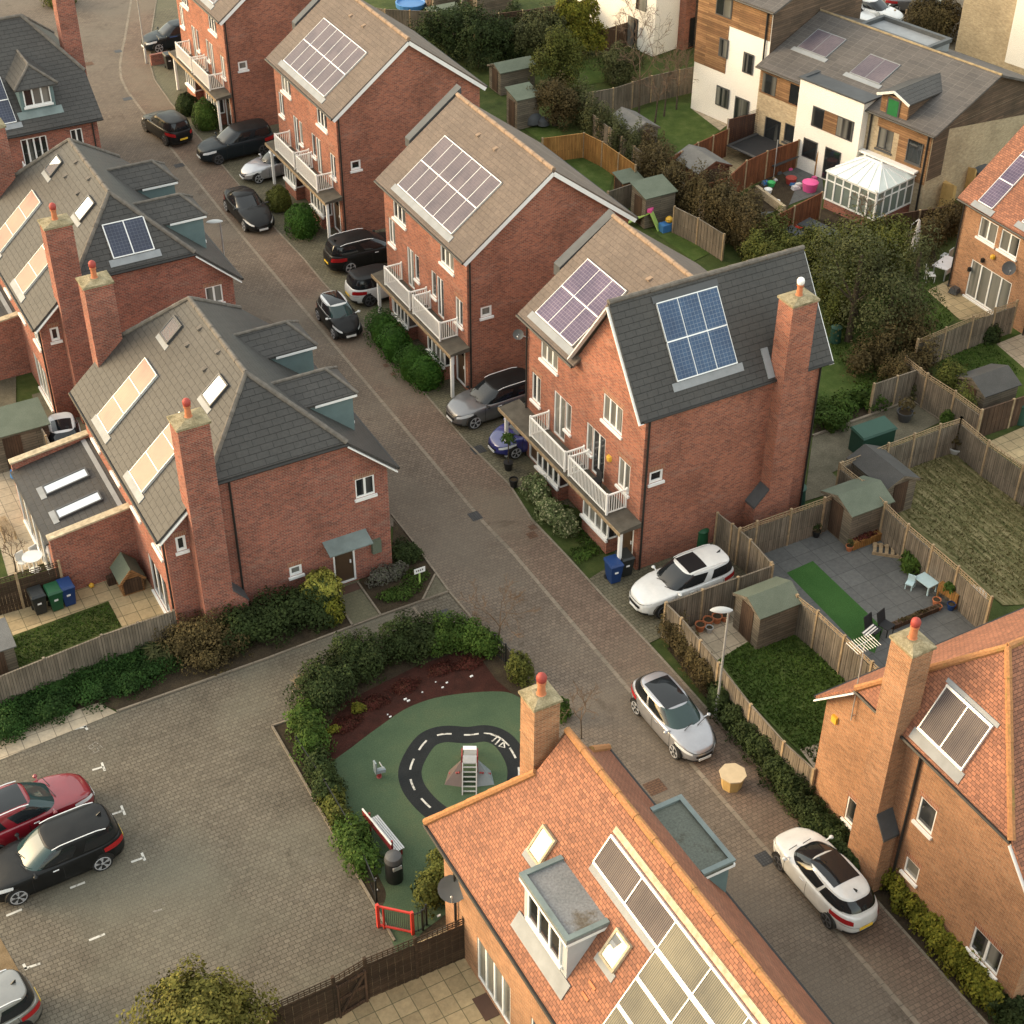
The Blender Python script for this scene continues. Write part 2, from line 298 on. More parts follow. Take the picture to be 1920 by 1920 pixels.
# ground
M['paving'] = bricks('block_paving_grey', (.15, .13, .101), (.118, .101, .078), (.066, .057, .043), w=.215, h=.165, ms=.014, big=.25, stain=(.165, .145, .12), bs=.4, patch=(.14, .13, .098), oil=True)
M['road'] = bricks('block_paving_road', (.172, .136, .106), (.134, .106, .083), (.076, .063, .049), w=.21, h=.16, ms=.012, big=.25, stain=(.155, .13, .108), bs=.4, patch=(.15, .125, .098), oil=True)
M['pave_pink'] = bricks('block_paving_brown', (.185, .13, .097), (.145, .102, .077), (.078, .062, .047), w=.22, h=.16, ms=.012, big=.22, bs=.4, patch=(.165, .135, .1), oil=True)
M['pave_ochre'] = bricks('block_paving_mossy', (.15, .132, .09), (.11, .098, .068), (.055, .055, .035), w=.24, h=.17, ms=.013, big=.25, bs=.4, patch=(.135, .128, .08), oil=True)
M['kerb'] = bricks('concrete_kerb', (.235, .195, .15), (.195, .165, .128), (.1, .085, .068), w=.9, h=.45, ms=.012, off=0.0)
M['slab'] = bricks('patio_slab', (.42, .325, .19), (.31, .24, .14), (.15, .13, .075), w=.6, h=.6, ms=.016, off=0.0, big=.3, stain=(.22, .19, .12))
M['slab_pale'] = bricks('patio_slab_pale', (.42, .35, .26), (.35, .29, .21), (.18, .15, .11), w=.6, h=.6, ms=.016, off=0.0, big=.25)
M['slab_grey'] = bricks('grey_deck_tile', (.118, .12, .118), (.1, .102, .101), (.06, .062, .06), w=.9, h=.9, ms=.012, off=0.0, big=.16)
M['slab_moss'] = noisy('mossy_concrete', [(.3, (.075, .07, .048)), (.55, (.13, .115, .082)), (.75, (.17, .15, .11))], scale=.8)
M['gravel'] = noisy('brown_gravel', [(.3, (.14, .095, .05)), (.7, (.22, .155, .09))], scale=3, fine=30)
M['soil'] = noisy('dark_soil', [(.3, (.028, .021, .014)), (.55, (.052, .038, .024)), (.75, (.07, .058, .03))], scale=1.6, fine=16, bumpd=.06)
M['mulch'] = noisy('red_brown_mulch', [(.3, (.026, .011, .008)), (.6, (.052, .018, .013)), (.75, (.04, .026, .015))], scale=2.2, fine=18, bumpd=.06)
M['grass'] = noisy('lawn_grass', [(.3, (.03, .042, .012)), (.5, (.05, .068, .018)), (.7, (.08, .09, .028))], scale=1.1, fine=26, bumpd=.05)
M['grass_bright'] = noisy('lawn_grass_bright', [(.3, (.034, .056, .012)), (.5, (.055, .085, .018)), (.72, (.092, .115, .034))], scale=1.2, fine=24, bumpd=.05)
M['grass_dry'] = noisy('lawn_straw', [(.36, (.06, .066, .022)), (.5, (.14, .125, .055)), (.62, (.25, .21, .11))], scale=1.0, fine=20, bumpd=.06, stretch=(6.5, .6, 1))
M['turf_art'] = noisy('artificial_turf', [(.3, (.03, .085, .02)), (.7, (.045, .11, .028))], scale=.8, fine=24)
M['rubber'] = noisy('green_safety_rubber', [(.3, (.046, .074, .042)), (.5, (.06, .09, .05)), (.72, (.082, .102, .054))], scale=.5, fine=22, bumpd=.008)
M['rubber_black'] = noisy('black_safety_rubber', [(.3, (.014, .016, .017)), (.7, (.024, .026, .027))], scale=1, fine=22, bumpd=.008)
M['mark'] = noisy('white_marking', [(.36, (.14, .13, .11)), (.46, (.5, .48, .43)), (.8, (.62, .6, .55))], scale=5.0, fine=30, bumpd=.003)
M['mark_faint'] = noisy('worn_marking', [(.42, (.12, .105, .085)), (.6, (.27, .25, .215))], scale=6.0, fine=30, bumpd=.003)
M['iron'] = bricks('cast_iron_cover', (.06, .06, .062), (.05, .05, .052), (.03, .03, .03), w=.1, h=.1, off=0.0, rough=.5)
M['cover_brown'] = bricks('recessed_cover', (.15, .085, .055), (.12, .07, .045), (.06, .04, .03), w=.2, h=.1)
# timber / fences
M['fence'] = boards('fence_boards_grey', (.2, .165, .13), (.13, .108, .085), w=.11)
M['fence_dark'] = boards('fence_boards_dark', (.065, .042, .028), (.04, .026, .018), w=.11, vertical=False)
M['fence_red'] = boards('fence_boards_redbrown', (.20, .075, .035), (.14, .05, .025), w=.11)
M['fence_orange'] = boards('fence_boards_orange', (.36, .19, .06), (.26, .125, .04), w=.11)
M['fence_brown'] = boards('fence_boards_brown', (.10, .06, .04), (.065, .04, .028), w=.11)
M['shed'] = boards('shed_boards', (.19, .158, .122), (.13, .108, .085), w=.13, vertical=False)
M['shed_red'] = boards('shed_boards_red', (.16, .065, .04), (.11, .045, .03), w=.13, vertical=False)
M['shed_orange'] = boards('playhouse_boards', (.32, .165, .07), (.24, .115, .05), w=.1, vertical=False)
M['felt_green'] = noisy('green_roofing_felt', [(.3, (.1, .118, .088)), (.7, (.14, .158, .12))], scale=1.1, fine=30, bumpd=.003)
M['felt_grey'] = noisy('grey_roofing_felt', [(.3, (.115, .11, .105)), (.7, (.165, .16, .15))], scale=1.1, fine=30, bumpd=.003)
M['felt_dark'] = noisy('dark_roofing_felt', [(.3, (.06, .058, .055)), (.7, (.085, .082, .078))], scale=1.1, fine=30, bumpd=.003)
M['wood'] = plain('weathered_wood', (.30, .22, .135), .8, .2, var=.3, scale=6)
M['bark'] = noisy('bark', [(.3, (.055, .042, .03)), (.7, (.115, .09, .065))], scale=5, fine=20)
M['twig'] = plain('bare_twigs', (.14, .095, .065), .85, .1, var=.25, scale=3)
M['plywood'] = plain('pale_plywood', (.5, .39, .25), .75, .2, var=.1, scale=3)
M['plywood_side'] = plain('plywood_edge', (.50, .33, .13), .75, .2, var=.15, scale=3)
def cplain(k, c, rough=.45, var=.1): M[k] = plain(k, c, rough, .4, var=var); return M[k]
cplain('bin_black', (.022, .024, .024)); cplain('bin_green', (.012, .075, .032)); cplain('bin_blue', (.012, .04, .14)); cplain('red', (.55, .045, .03)); cplain('yellow', (.62, .36, .04))
cplain('pale_blue', (.42, .56, .60)); cplain('pink', (.7, .1, .3)); cplain('lime', (.36, .52, .14)); cplain('toy_blue', (.05, .17, .4)); cplain('toy_green', (.06, .42, .12)); cplain('tyre', (.016, .016, .016), .8); cplain('rim', (.33, .33, .34), .35)
cplain('rim_dark', (.06, .06, .065), .35); cplain('chrome', (.7, .7, .7), .18); cplain('lamp_red', (.32, .012, .014), .2); cplain('lamp_clear', (.62, .63, .64), .12); cplain('plate_y', (.72, .47, .05)); cplain('plate_w', (.72, .72, .70))
cplain('net', (.02, .02, .022), .9); cplain('dish', (.1, .1, .1), .6); cplain('dish_pale', (.42, .42, .41), .6); cplain('door_brown', (.075, .045, .026), .45); cplain('mat_brown', (.09, .05, .035), .95); cplain('cloth', (.55, .52, .52), .9); cplain('dark_green', (.02, .065, .045), .6)
cplain('curtain_green', (.008, .12, .03), .8); cplain('frame_grey', (.06, .06, .062)); cplain('climb_grey', (.2, .235, .25)); cplain('climb_brown', (.13, .095, .085)); cplain('maroon', (.24, .03, .03)); cplain('sand_slab', (.42, .38, .33), .8); cplain('tarp', (.07, .075, .08), .7)
# leaves
M['leaf_dark'] = leafm('leaves_dark_green', [(.012, .021, .007), (.026, .04, .012), (.046, .064, .02)])
M['leaf_ivy'] = leafm('leaves_ivy', [(.008, .026, .006), (.018, .05, .01), (.038, .075, .017)])
M['leaf_mid'] = leafm('leaves_mid_green', [(.017, .043, .007), (.043, .084, .014), (.084, .123, .025)])
M['leaf_hedge'] = leafm('leaves_clipped_green', [(.012, .041, .006), (.026, .072, .010), (.046, .102, .014)])
M['leaf_olive'] = leafm('leaves_olive', [(.029, .041, .009), (.065, .075, .016), (.116, .116, .026)])
M['leaf_yellow'] = leafm('leaves_yellow_green', [(.043, .061, .009), (.109, .116, .014), (.232, .203, .029)])
M['leaf_varieg'] = leafm('leaves_variegated', [(.051, .080, .012), (.217, .210, .038), (.406, .362, .087)])
M['leaf_brown'] = leafm('leaves_brown', [(.032, .025, .012), (.065, .048, .020), (.109, .084, .035)])
M['leaf_greyg'] = leafm('leaves_grey_green', [(.03, .034, .013), (.056, .062, .024), (.09, .095, .04)])
M['leaf_red'] = leafm('leaves_redbrown', [(.051, .012, .010), (.087, .017, .016), (.065, .038, .020)])
M['leaf_lav'] = leafm('leaves_lavender_grey', [(.072, .068, .061), (.123, .106, .102), (.065, .087, .036)])
M['leaf_gold'] = leafm('leaves_golden_olive', [(.05, .055, .012), (.105, .105, .024), (.19, .165, .04)])
M['leaf_straw'] = leafm('leaves_straw', [(.05, .056, .018), (.12, .108, .048), (.21, .178, .092)])
M['blossom'] = leafm('leaves_flowering', [(.017, .043, .009), (.032, .065, .013), (.043, .080, .017), (.500, .464, .290)])
# ------------------------------------------------------------------ building components
def wall(par, P, s0, s1, t0, t1, holes, mat, gable=None, name='wall', depth=.12):
    mb = MB(); hs = [(max(h[0], s0), min(h[1], s1), max(h[2], t0), min(h[3], t1)) for h in holes]
    S = sorted({s0, s1, *[h[0] for h in hs], *[h[1] for h in hs]}); T = sorted({t0, t1, *[h[2] for h in hs], *[h[3] for h in hs]})
    for a, b in zip(S, S[1:]):
        for c, d in zip(T, T[1:]):
            m, n = (a + b) / 2, (c + d) / 2
            if b - a < 1e-6 or d - c < 1e-6 or any(h[0] < m < h[1] and h[2] < n < h[3] for h in hs): continue
            mb.quad(P.pt(a, c), P.pt(b, c), P.pt(b, d), P.pt(a, d))
    for a, b, c, d in hs:
        for (p, q) in (((a, c), (a, d)), ((a, d), (b, d)), ((b, d), (b, c)), ((b, c), (a, c))):
            mb.quad(P.pt(*p), P.pt(*q), P.pt(*q, -depth), P.pt(*p, -depth))
    if gable: mb.poly([P.pt(*g) for g in gable])
    return mb.build(name, mat, par)
def lintel(par, P, r):
    a, b, c, d = r; MB().pbox(P, a - .06, b + .06, d, d + .225, -.01, .004).build('lintel', M['soldier'], par)
def window(par, P, r, n=2, sill=True, frame='white', glass='window', bars=(), d0=-.085, split=None, name='window', lint=False, sillmat=None, fw=.06):
    a, b, c, d = r; mb = MB(); w = fw; e = .001
    mb.pbox(P, a + e, a + w, c + e, d - e, d0, d0 + .06); mb.pbox(P, b - w, b - e, c + e, d - e, d0, d0 + .06)
    mb.pbox(P, a + w, b - w, c + e, c + w + .02, d0, d0 + .058); mb.pbox(P, a + w, b - w, d - w, d - e, d0, d0 + .058)
    for i in range(1, n):
        x = a + (b - a) * i / n; mb.pbox(P, x - w * .75, x + w * .75, c + w + .02, d - w, d0, d0 + .055)
    for f in bars: y = c + (d - c) * f; mb.pbox(P, a + w, b - w, y - .03, y + .03, d0, d0 + .05)
    f = mb.build(name, M[frame], par)
    MB().pbox(P, a + w - .01, b - w + .01, c + w, d - w + .01, d0 - .03, d0 + .02).build('pane', M[glass], f)
    if sill: MB().pbox(P, a - .07, b + .07, c - .11, c - .002, -.02, .09).build('sill', M[sillmat or frame], f)
    if lint: MB().pbox(P, a - .06, b + .06, d + .002, d + .225, -.01, .004).build('lintel', M['soldier'], f)
    return f
def door(par, P, r, mat='door_brown', glass=True, d0=-.08, frame='white'):
    a, b, c, d = r; mb = MB(); w = .07
    mb.pbox(P, a, a + w, c, d, d0, d0 + .09); mb.pbox(P, b - w, b, c, d, d0, d0 + .09); mb.pbox(P, a + w, b - w, d - w, d, d0, d0 + .088); mb.pbox(P, a + w, b - w, c, c + .06, d0, d0 + .1)
    f = mb.build('door', M[frame], par); m = (a + b) / 2
    q = MB().pbox(P, a + w, b - w, c + .06, d - w, d0 - .02, d0 + .03)
    for k in (0, 1): q.pbox(P, a + w + .12, b - w - .12, c + .25 + k * .75, c + .8 + k * .75, d0 + .03, d0 + .042)
    q.build('leaf', M[mat], f)
    MB().pbox(P, b - w - .16, b - w - .1, c + .95, c + 1.1, d0 + .03, d0 + .08).build('handle', M['chrome'], f)
    if glass: MB().pbox(P, m - .2, m + .2, d - .5, d - .25, d0 + .02, d0 + .036).build('door_pane', M['window'], f)
    return f
def slope(par, pts, mat, th=.13, name='roof'):
    return MB().plate(pts, (0, 0, -th)).build(name, mat, par)
def ridge(par, segs, mat, r=.11, name='ridge_tiles', step=.45):
    for a, b in segs:
        mb = MB(); a = Vector(a); b = Vector(b); L = (b - a).length; n = max(1, int(L / step)); dd = (b - a) / n
        for i in range(n):
            k = .93 if i % 2 else 1.0
            mb.tube([a + dd * i, a + dd * (i + 1.04)], [r * 1.04 * k, r * .96 * k], 8)
        mb.build(name, mat, par, smooth=True)
def gutter(par, segs, r=.06, name='gutter', mat='gutter'):
    for a, b in segs: MB().tube([a, b], r, 6).build(name if abs(Vector(b).z - Vector(a).z) < .5 else 'downpipe', M[mat], par, smooth=True)
def strip(par, segs, w, h, mat, name, up=(0, 0, 1)):
    for a, b in segs: MB().bar(a, b, w, h, up).build(name, mat, par)
def array_pv(par, P, r, nx, ny, mat, frame='alu', name='solar_panel', gapx=.026, gapy=.055, skirt=True, h=.07):
    a, b, c, d = r; mb = MB()
    for i in range(nx + 1): x = a + (b - a) * i / nx; mb.pbox(P, x - gapx / 2, x + gapx / 2, c, d, .0, h + .012)
    for j in range(ny + 1): y = c + (d - c) * j / ny; g = gapy if 0 < j < ny else gapy * .8; mb.pbox(P, a - gapx / 2, b + gapx / 2, y - g / 2, y + g / 2, 0, h + .018)
    f = mb.build('solar_array', M[frame], par)
    for i in range(nx):
        for j in range(ny):
            x0, x1 = a + (b - a) * i / nx, a + (b - a) * (i + 1) / nx; y0, y1 = c + (d - c) * j / ny, c + (d - c) * (j + 1) / ny
            MB().pbox(P, x0 + gapx / 2, x1 - gapx / 2, y0 + gapy / 2, y1 - gapy / 2, .01, h + .004 * ((i + j) % 2)).build(name, mat if not isinstance(mat, list) else mat[(i * 7 + j * 3) % len(mat)], f)
    if skirt: MB().pbox(P, a - .25, b + .25, c - .38, c - .04, .0, .035).build('flashing', M['lead'], f)
    return f
def rooflight(par, P, r, frame='frame_grey', glass='rooflight', hood=True):
    a, b, c, d = r; mb = MB(); w = .07
    mb.pbox(P, a - w, a, c - w, d + w, -.01, .1); mb.pbox(P, b, b + w, c - w, d + w, -.01, .1); mb.pbox(P, a, b, c - w, c, -.01, .1); mb.pbox(P, a, b, d, d + w, -.01, .11)
    f = mb.build('rooflight', M[frame], par); MB().pbox(P, a, b, c, d, .02, .075).build('pane', M[glass], f)
    MB().pbox(P, a - .16, b + .16, c - .32, c - w, .0, .022).build('flashing', M['lead'], f); return f
def vents(par, P, pts, mat='ridge_brown'):
    for (s, t) in pts:
        mb = MB(); mb.hexa([P.pt(s - .11, t, 0), P.pt(s + .11, t, 0), P.pt(s + .11, t + .26, 0), P.pt(s - .11, t + .26, 0), P.pt(s - .1, t + .02, .1), P.pt(s + .1, t + .02, .1), P.pt(s + .1, t + .2, .03), P.pt(s - .1, t + .2, .03)])
        mb.build('roof_vent', M[mat], par)
def chimney(par, x0, x1, y0, y1, z0, z1, mat, cap='stone_lichen', pots=((.35, .5),), pot='pot', cowl='potred', base=None, band=None, offs=.055):
    mb = MB(); mb.box(x0, x1, y0, y1, z0, z1)
    if band: mb.box(x0 - .012, x1 + .012, y0 - .012, y1 + .012, band, band + .06)
    c = mb.build('chimney', mat, par)
    if base:       # wider fireplace base: list of (x0,x1,y0,y1,z, shoulder)
        bx0, bx1, by0, by1, bz, sh = base; bx0 -= .004; by0 -= .004
        if sh != '+x': bx1 += .0
        if sh == '-y': by1 += .004
        else: bx1 += .004
        MB().box(bx0, bx1, by0, by1, z0, bz).build('chimney_base', mat, c)
        if sh == '+x': pts = [(x1, by0 - .02, bz + .75), (x1, by1, bz + .75), (bx1 + .05, by1, bz), (bx1 + .05, by0 - .02, bz)]
        elif sh == '-x': pts = [(bx0 - .05, by0 - .02, bz), (bx0 - .05, by1, bz), (x0, by1, bz + .75), (x0, by0 - .02, bz + .75)]
        else: pts = [(bx0 - .03, by0 - .05, bz), (bx0 - .03, y0, bz + .75), (bx1, y0, bz + .75), (bx1, by0 - .05, bz)]
        MB().plate(pts, (0, 0, -.1)).build('shoulder', M['lead_dark'], c)
        q = MB()
        if sh == '+x':
            for yy in (by0, by1): q.poly([(x1, yy, bz), (bx1, yy, bz), (x1, yy, bz + .65)])
        elif sh == '-x':
            for yy in (by0, by1): q.poly([(x0, yy, bz), (bx0, yy, bz), (x0, yy, bz + .65)])
        else:
            for xx in (bx0, bx1): q.poly([(xx, y0, bz), (xx, by0, bz), (xx, y0, bz + .65)])
        q.build('shoulder_brick', mat, c)
    q = MB(); q.box(x0 - offs, x1 + offs, y0 - offs, y1 + offs, z1, z1 + .09)
    cx, cy = (x0 + x1) / 2, (y0 + y1) / 2
    q.hexa([(x0 - offs, y0 - offs, z1 + .092), (x1 + offs, y0 - offs, z1 + .092), (x1 + offs, y1 + offs, z1 + .092), (x0 - offs, y1 + offs, z1 + .092), (cx - .2, cy - .2, z1 + .2), (cx + .2, cy - .2, z1 + .2), (cx + .2, cy + .2, z1 + .2), (cx - .2, cy + .2, z1 + .2)])
    q.build('capping', M[cap], c)
    for fx, fy in pots:
        p = (x0 + (x1 - x0) * fx, y0 + (y1 - y0) * fy, z1 + .12)
        MB().lathe(p, [(.15, 0), (.15, .08), (.125, .1), (.11, .45), (.14, .48), (.14, .54), (.1, .55)], 14).build('chimney_pot', M[pot], c, smooth=True)
        MB().lathe((p[0], p[1], p[2] + .552), [(.12, 0), (.15, .05), (.155, .16), (.12, .24), (.05, .29), (.0, .3)], 14).build('cowl', M[cowl], c, smooth=True)
    return c
def dish(par, at, d, r=.33, mat='dish', armto=None):
    d = Vector(d).normalized(); at = Vector(at); u = d.cross(Vector((0, 0, 1))).normalized(); w = u.cross(d); mb = MB(); rings = []
    for i in range(5):
        q = r * i / 4; rings.append([at + d * (-.08 * (1 - (i / 4) ** 2)) + (u * math.cos(k * math.pi / 9) + w * math.sin(k * math.pi / 9)) * max(q, .001) for k in range(19)])
    mb.grid(rings); rings2 = [[p - d * .012 for p in rg] for rg in rings]; mb.grid([r_[::-1] for r_ in rings2])
    o = mb.build('satellite_dish', M[mat], par, smooth=True); q = MB(); q.tube([at - w * r * .95, at + d * .32 - w * r * .3], .014, 6)
    if armto is not None: q.tube([at - d * .09, Vector(armto)], .022, 6)
    q.lathe(at + d * .32 - w * r * .3 - Vector((0, 0, .04)), [(.03, 0), (.04, .03), (.04, .07), (.02, .09)], 10); q.build('dish_arm', M['steel'], o); return o
def railing(par, pts, z0, z1, name='balcony', mat='white', step=.11, pw=.08):
    mb = MB()
    for i, (a, b) in enumerate(zip(pts, pts[1:])):
        a = Vector((*a, 0)); b = Vector((*b, 0)); L = (b - a).length; n = max(2, int(L / step))
        mb.bar(a + Vector((0, 0, z1 - .03)), b + Vector((0, 0, z1 - .03)), .07, .06); mb.bar(a + Vector((0, 0, z0 + .09)), b + Vector((0, 0, z0 + .09)), .04, .05)
        for k in range(1, n):
            p = a.lerp(b, k / n); mb.box(p.x - .014, p.x + .014, p.y - .014, p.y + .014, z0 + .1, z1 - .05)
    for (x, y) in pts: mb.box(x - pw / 2, x + pw / 2, y - pw / 2, y + pw / 2, z0, z1 + .05)
    return mb.build(name, M[mat], par)
def Z(ox, oy, k=3.84): return lambda a, b: (ox + a / k, oy + b / k)
# ------------------------------------------------------------------ foliage
def leaf_arrays(blobs, n, size, shell=.5, lump=.2, asp=1.6, flat=.0, seed=0, zmin=None, up=.25):
    g = np.random.default_rng(seed); w = np.array([b[3] * b[4] + b[4] * b[5] + b[3] * b[5] for b in blobs]); k = g.choice(len(blobs), n, p=w / w.sum()); B = np.array(blobs, float)[k]
    d = g.normal(size=(n, 3)); d /= np.linalg.norm(d, axis=1)[:, None]; d[:, 2] = np.where(d[:, 2] < -.35, -d[:, 2], d[:, 2])
    ph = g.uniform(0, 6.28, (len(blobs), 6))[k]
    lp = 1 + lump * (np.sin(3.1 * d[:, 0] + ph[:, 0]) * np.sin(3.7 * d[:, 1] + ph[:, 1]) + .6 * np.sin(6.3 * d[:, 2] + ph[:, 2]) * np.sin(5.9 * d[:, 0] + ph[:, 3]) + .5 * np.sin(9 * d[:, 1] + ph[:, 4]) * np.sin(8.3 * d[:, 0] + ph[:, 5]))
    r = (shell + (1 - shell) * g.random(n) ** .5) * lp
    p = B[:, :3] + d * r[:, None] * B[:, 3:6]
    if zmin is not None: p[:, 2] = np.maximum(p[:, 2], zmin + g.random(n) * .12)
    nr = d * 1.1 + g.normal(size=(n, 3)) * .5; nr[:, 2] += up; nr /= np.linalg.norm(nr, axis=1)[:, None]
    t = np.cross(nr, g.normal(size=(n, 3))); t /= np.linalg.norm(t, axis=1)[:, None]; b = np.cross(nr, t)
    s = size * g.uniform(.6, 1.35, n)[:, None]
    V = np.stack([p - t * s * asp / 2, p + b * s / 2, p + t * s * asp / 2, p - b * s / 2], 1)
    return V.reshape(-1, 3)
def leaf_obj(name, V, mat, par=None, core=None, off=None):
    if par is not None: V = V - np.array(wloc(par))
    n = len(V) // 4; me = bpy.data.meshes.new(name); cv, cf = [], []
    if core:
        for (x, y, z, a, b, c) in core:
            o0 = len(cv)
            for i in range(6):
                th = -.6 + (math.pi / 2 + .6) * i / 5
                for j in range(10):
                    ph = j * math.pi / 5 + i * .3; q = .9 + .1 * math.sin(j * 2.3 + i); cv.append((x + a * math.cos(th) * math.cos(ph) * q, y + b * math.cos(th) * math.sin(ph) * q, max(.03, z + c * math.sin(th))))
            for i in range(5):
                for j in range(10): cf.append((o0 + i * 10 + j, o0 + i * 10 + (j + 1) % 10, o0 + (i + 1) * 10 + (j + 1) % 10, o0 + (i + 1) * 10 + j))
        if par is not None: w = wloc(par); cv = [(p[0] - w.x, p[1] - w.y, p[2] - w.z) for p in cv]
    A = np.concatenate([V, np.array(cv).reshape(-1, 3)]) if cv else V
    F = np.concatenate([np.arange(4 * n), (np.array(cf, int).ravel() + 4 * n) if cf else np.zeros(0, int)]).astype(np.int32); nf = len(F) // 4
    me.vertices.add(len(A)); me.vertices.foreach_set('co', A.astype(np.float32).ravel()); me.loops.add(len(F)); me.loops.foreach_set('vertex_index', F)
    me.polygons.add(nf); me.polygons.foreach_set('loop_start', np.arange(0, 4 * nf, 4, dtype=np.int32)); me.polygons.foreach_set('loop_total', np.full(nf, 4, np.int32)); me.update(calc_edges=True)
    me.materials.append(mat); o = bpy.data.objects.new(name, me); COL.objects.link(o)
    if par is not None: o.parent = par
    return o
_seed = [11]
def shrub(name, label, cat, blobs, n, size, mat, group=None, shell=.5, lump=.2, core=.62, asp=1.6, kind=None, zmin=.03):
    _seed[0] += 1; V = leaf_arrays(blobs, int(n * 3.0), size * .62, shell, lump, asp, seed=_seed[0], zmin=zmin)
    o = leaf_obj(name, V, M[mat], core=[(x, y, z, a * core, b * core, c * core) for x, y, z, a, b, c in blobs] if core else None); return tag(o, label, cat, group, kind)
def branches(mb, p, d, L, r, depth, g, spread=.55, n=3, up=.12, shrink=.68, minr=.008):
    p = Vector(p); d = Vector(d).normalized(); m = p + d * L * .5 + Vector(g.normal(size=3)) * L * .05; e = p + d * L + Vector(g.normal(size=3)) * L * .06
    mb.tube([p, m, e], [r, r * .85, max(minr, r * .66)], 5 if depth < 2 else 6, cap=False); out = [e]
    if depth > 0:
        for i in range(n):
            nd = (d + Vector(g.normal(size=3)) * spread + Vector((0, 0, up))).normalized(); q = p.lerp(e, g.uniform(.55, 1.0)) if i else e
            out += branches(mb, q, nd, L * shrink * g.uniform(.75, 1.15), max(minr, r * .55), depth - 1, g, spread, n, up, shrink, minr)
    return out
def bare_tree(label, at, h, group=None, seed=1, r=.05, spread=.5, depth=4, n=3, mat='twig', name='bare_tree', first=.38, cat='tree'):
    g = np.random.default_rng(seed); t = thing(name, label, cat, at, group=group); mb = MB(); at = Vector(at); tr = MB(); top = at + Vector((g.normal() * .06, g.normal() * .06, h * first)); tr.tube([at, at.lerp(top, .5) + Vector((.02, .01, 0)), top], [r * 1.3, r * 1.1, r], 8); tr.build('trunk', M['bark'], t, smooth=True)
    for k in range(n): branches(mb, top, (math.cos(k * 6.28 / n + seed) * spread, math.sin(k * 6.28 / n + seed) * spread, 1), h * .27, r * .6, depth - 1, g, spread, n, .15)
    mb.build('branches', M[mat], t); return t
def tree(label, at, blobs, n, size, mat, trunk_r=.16, trunk_h=None, seed=1, group=None, name='leafy_tree', shell=.35, lump=.3, cat='tree'):
    at = Vector(at); t = thing(name, label, cat, at, group=group); g = np.random.default_rng(seed); zc = max(b[2] for b in blobs); th = trunk_h or zc
    mb = MB(); mb.tube([at, at + Vector((.05, .03, th * .5)), at + Vector((0, 0, th))], [trunk_r * 1.25, trunk_r, trunk_r * .55], 8)
    for b in blobs: mb.tube([at + Vector((0, 0, th * .45)), Vector(b[:3])], [trunk_r * .5, trunk_r * .15], 6)
    mb.build('trunk', M['bark'], t, smooth=True)
    leaf_obj('crown', leaf_arrays(blobs, int(n * 2.4), size * .66, shell, lump, seed=seed), M[mat], t); return t
# ------------------------------------------------------------------ garden things
def fence(label, pts, h=1.8, mat='fence', name='garden_fence', panel=1.83, trellis=0.0, group='garden fences', rails=True, wavy=0.0, post='wood', gravel=True, z0=0.0, cat='fence'):
    pts = [Vector((p[0], p[1], 0)) for p in pts]; t = thing(name, label, cat, (pts[0].x, pts[0].y, z0), group=group)
    bm, pm, tm, ph = MB(), [], MB(), h + (.06 if not trellis else trellis + .05)
    for a, b in zip(pts, pts[1:]):
        L = (b - a).length; n = max(1, round(L / panel)); d = (b - a) / L; nrm = Vector((d.y, -d.x, 0)); st = L / n
        for i in range(n + 1):
            pm.append(a + d * st * i)
        for i in range(n):
            p, q = a + d * (st * i + .05), a + d * (st * (i + 1) - .05); nb = max(2, int((q - p).length / .13)); hh = h - random.random() * .03 + wavy * math.sin(i * 2.1)
            for k in range(nb):
                u, v = p.lerp(q, k / nb), p.lerp(q, (k + .97) / nb); o = nrm * (.012 * (k % 2)); zz = hh - random.random() * .012
                bm.hexa([u + o, v + o, v + o + nrm * .018, u + o + nrm * .018] + [w + Vector((0, 0, zz)) for w in (u + o, v + o, v + o + nrm * .018, u + o + nrm * .018)])
            if rails:
                for zr in (.35, .95, 1.55):
                    if zr < h: bm.bar(p + Vector((0, 0, zr)) - nrm * .03, q + Vector((0, 0, zr)) - nrm * .03, .04, .08)
            if trellis:
                for zr in (.05, trellis * .5, trellis - .02): tm.bar(p + Vector((0, 0, h + zr)), q + Vector((0, 0, h + zr)), .025, .03)
                nt = int((q - p).length / .17)
                for k in range(nt + 1):
                    u = p.lerp(q, k / nt); tm.box(u.x - .012, u.x + .012, u.y - .012, u.y + .012, h, h + trellis)
            else: bm.bar(p + Vector((0, 0, hh + .012)), q + Vector((0, 0, hh + .012)), .07, .03)
    for o in (bm, tm):
        o.v = [(x, y, z + z0) for x, y, z in o.v]
    bm.build('boards', M[mat], t)
    if trellis: tm.build('trellis', M[mat if mat == 'fence_dark' else 'wood'], t)
    seen = []
    for p in pm:
        if any((p - s).length < .2 for s in seen): continue
        seen.append(p); MB().box(p.x - .05, p.x + .05, p.y - .05, p.y + .05, z0, z0 + ph).build('post', M[post], t)
    return t
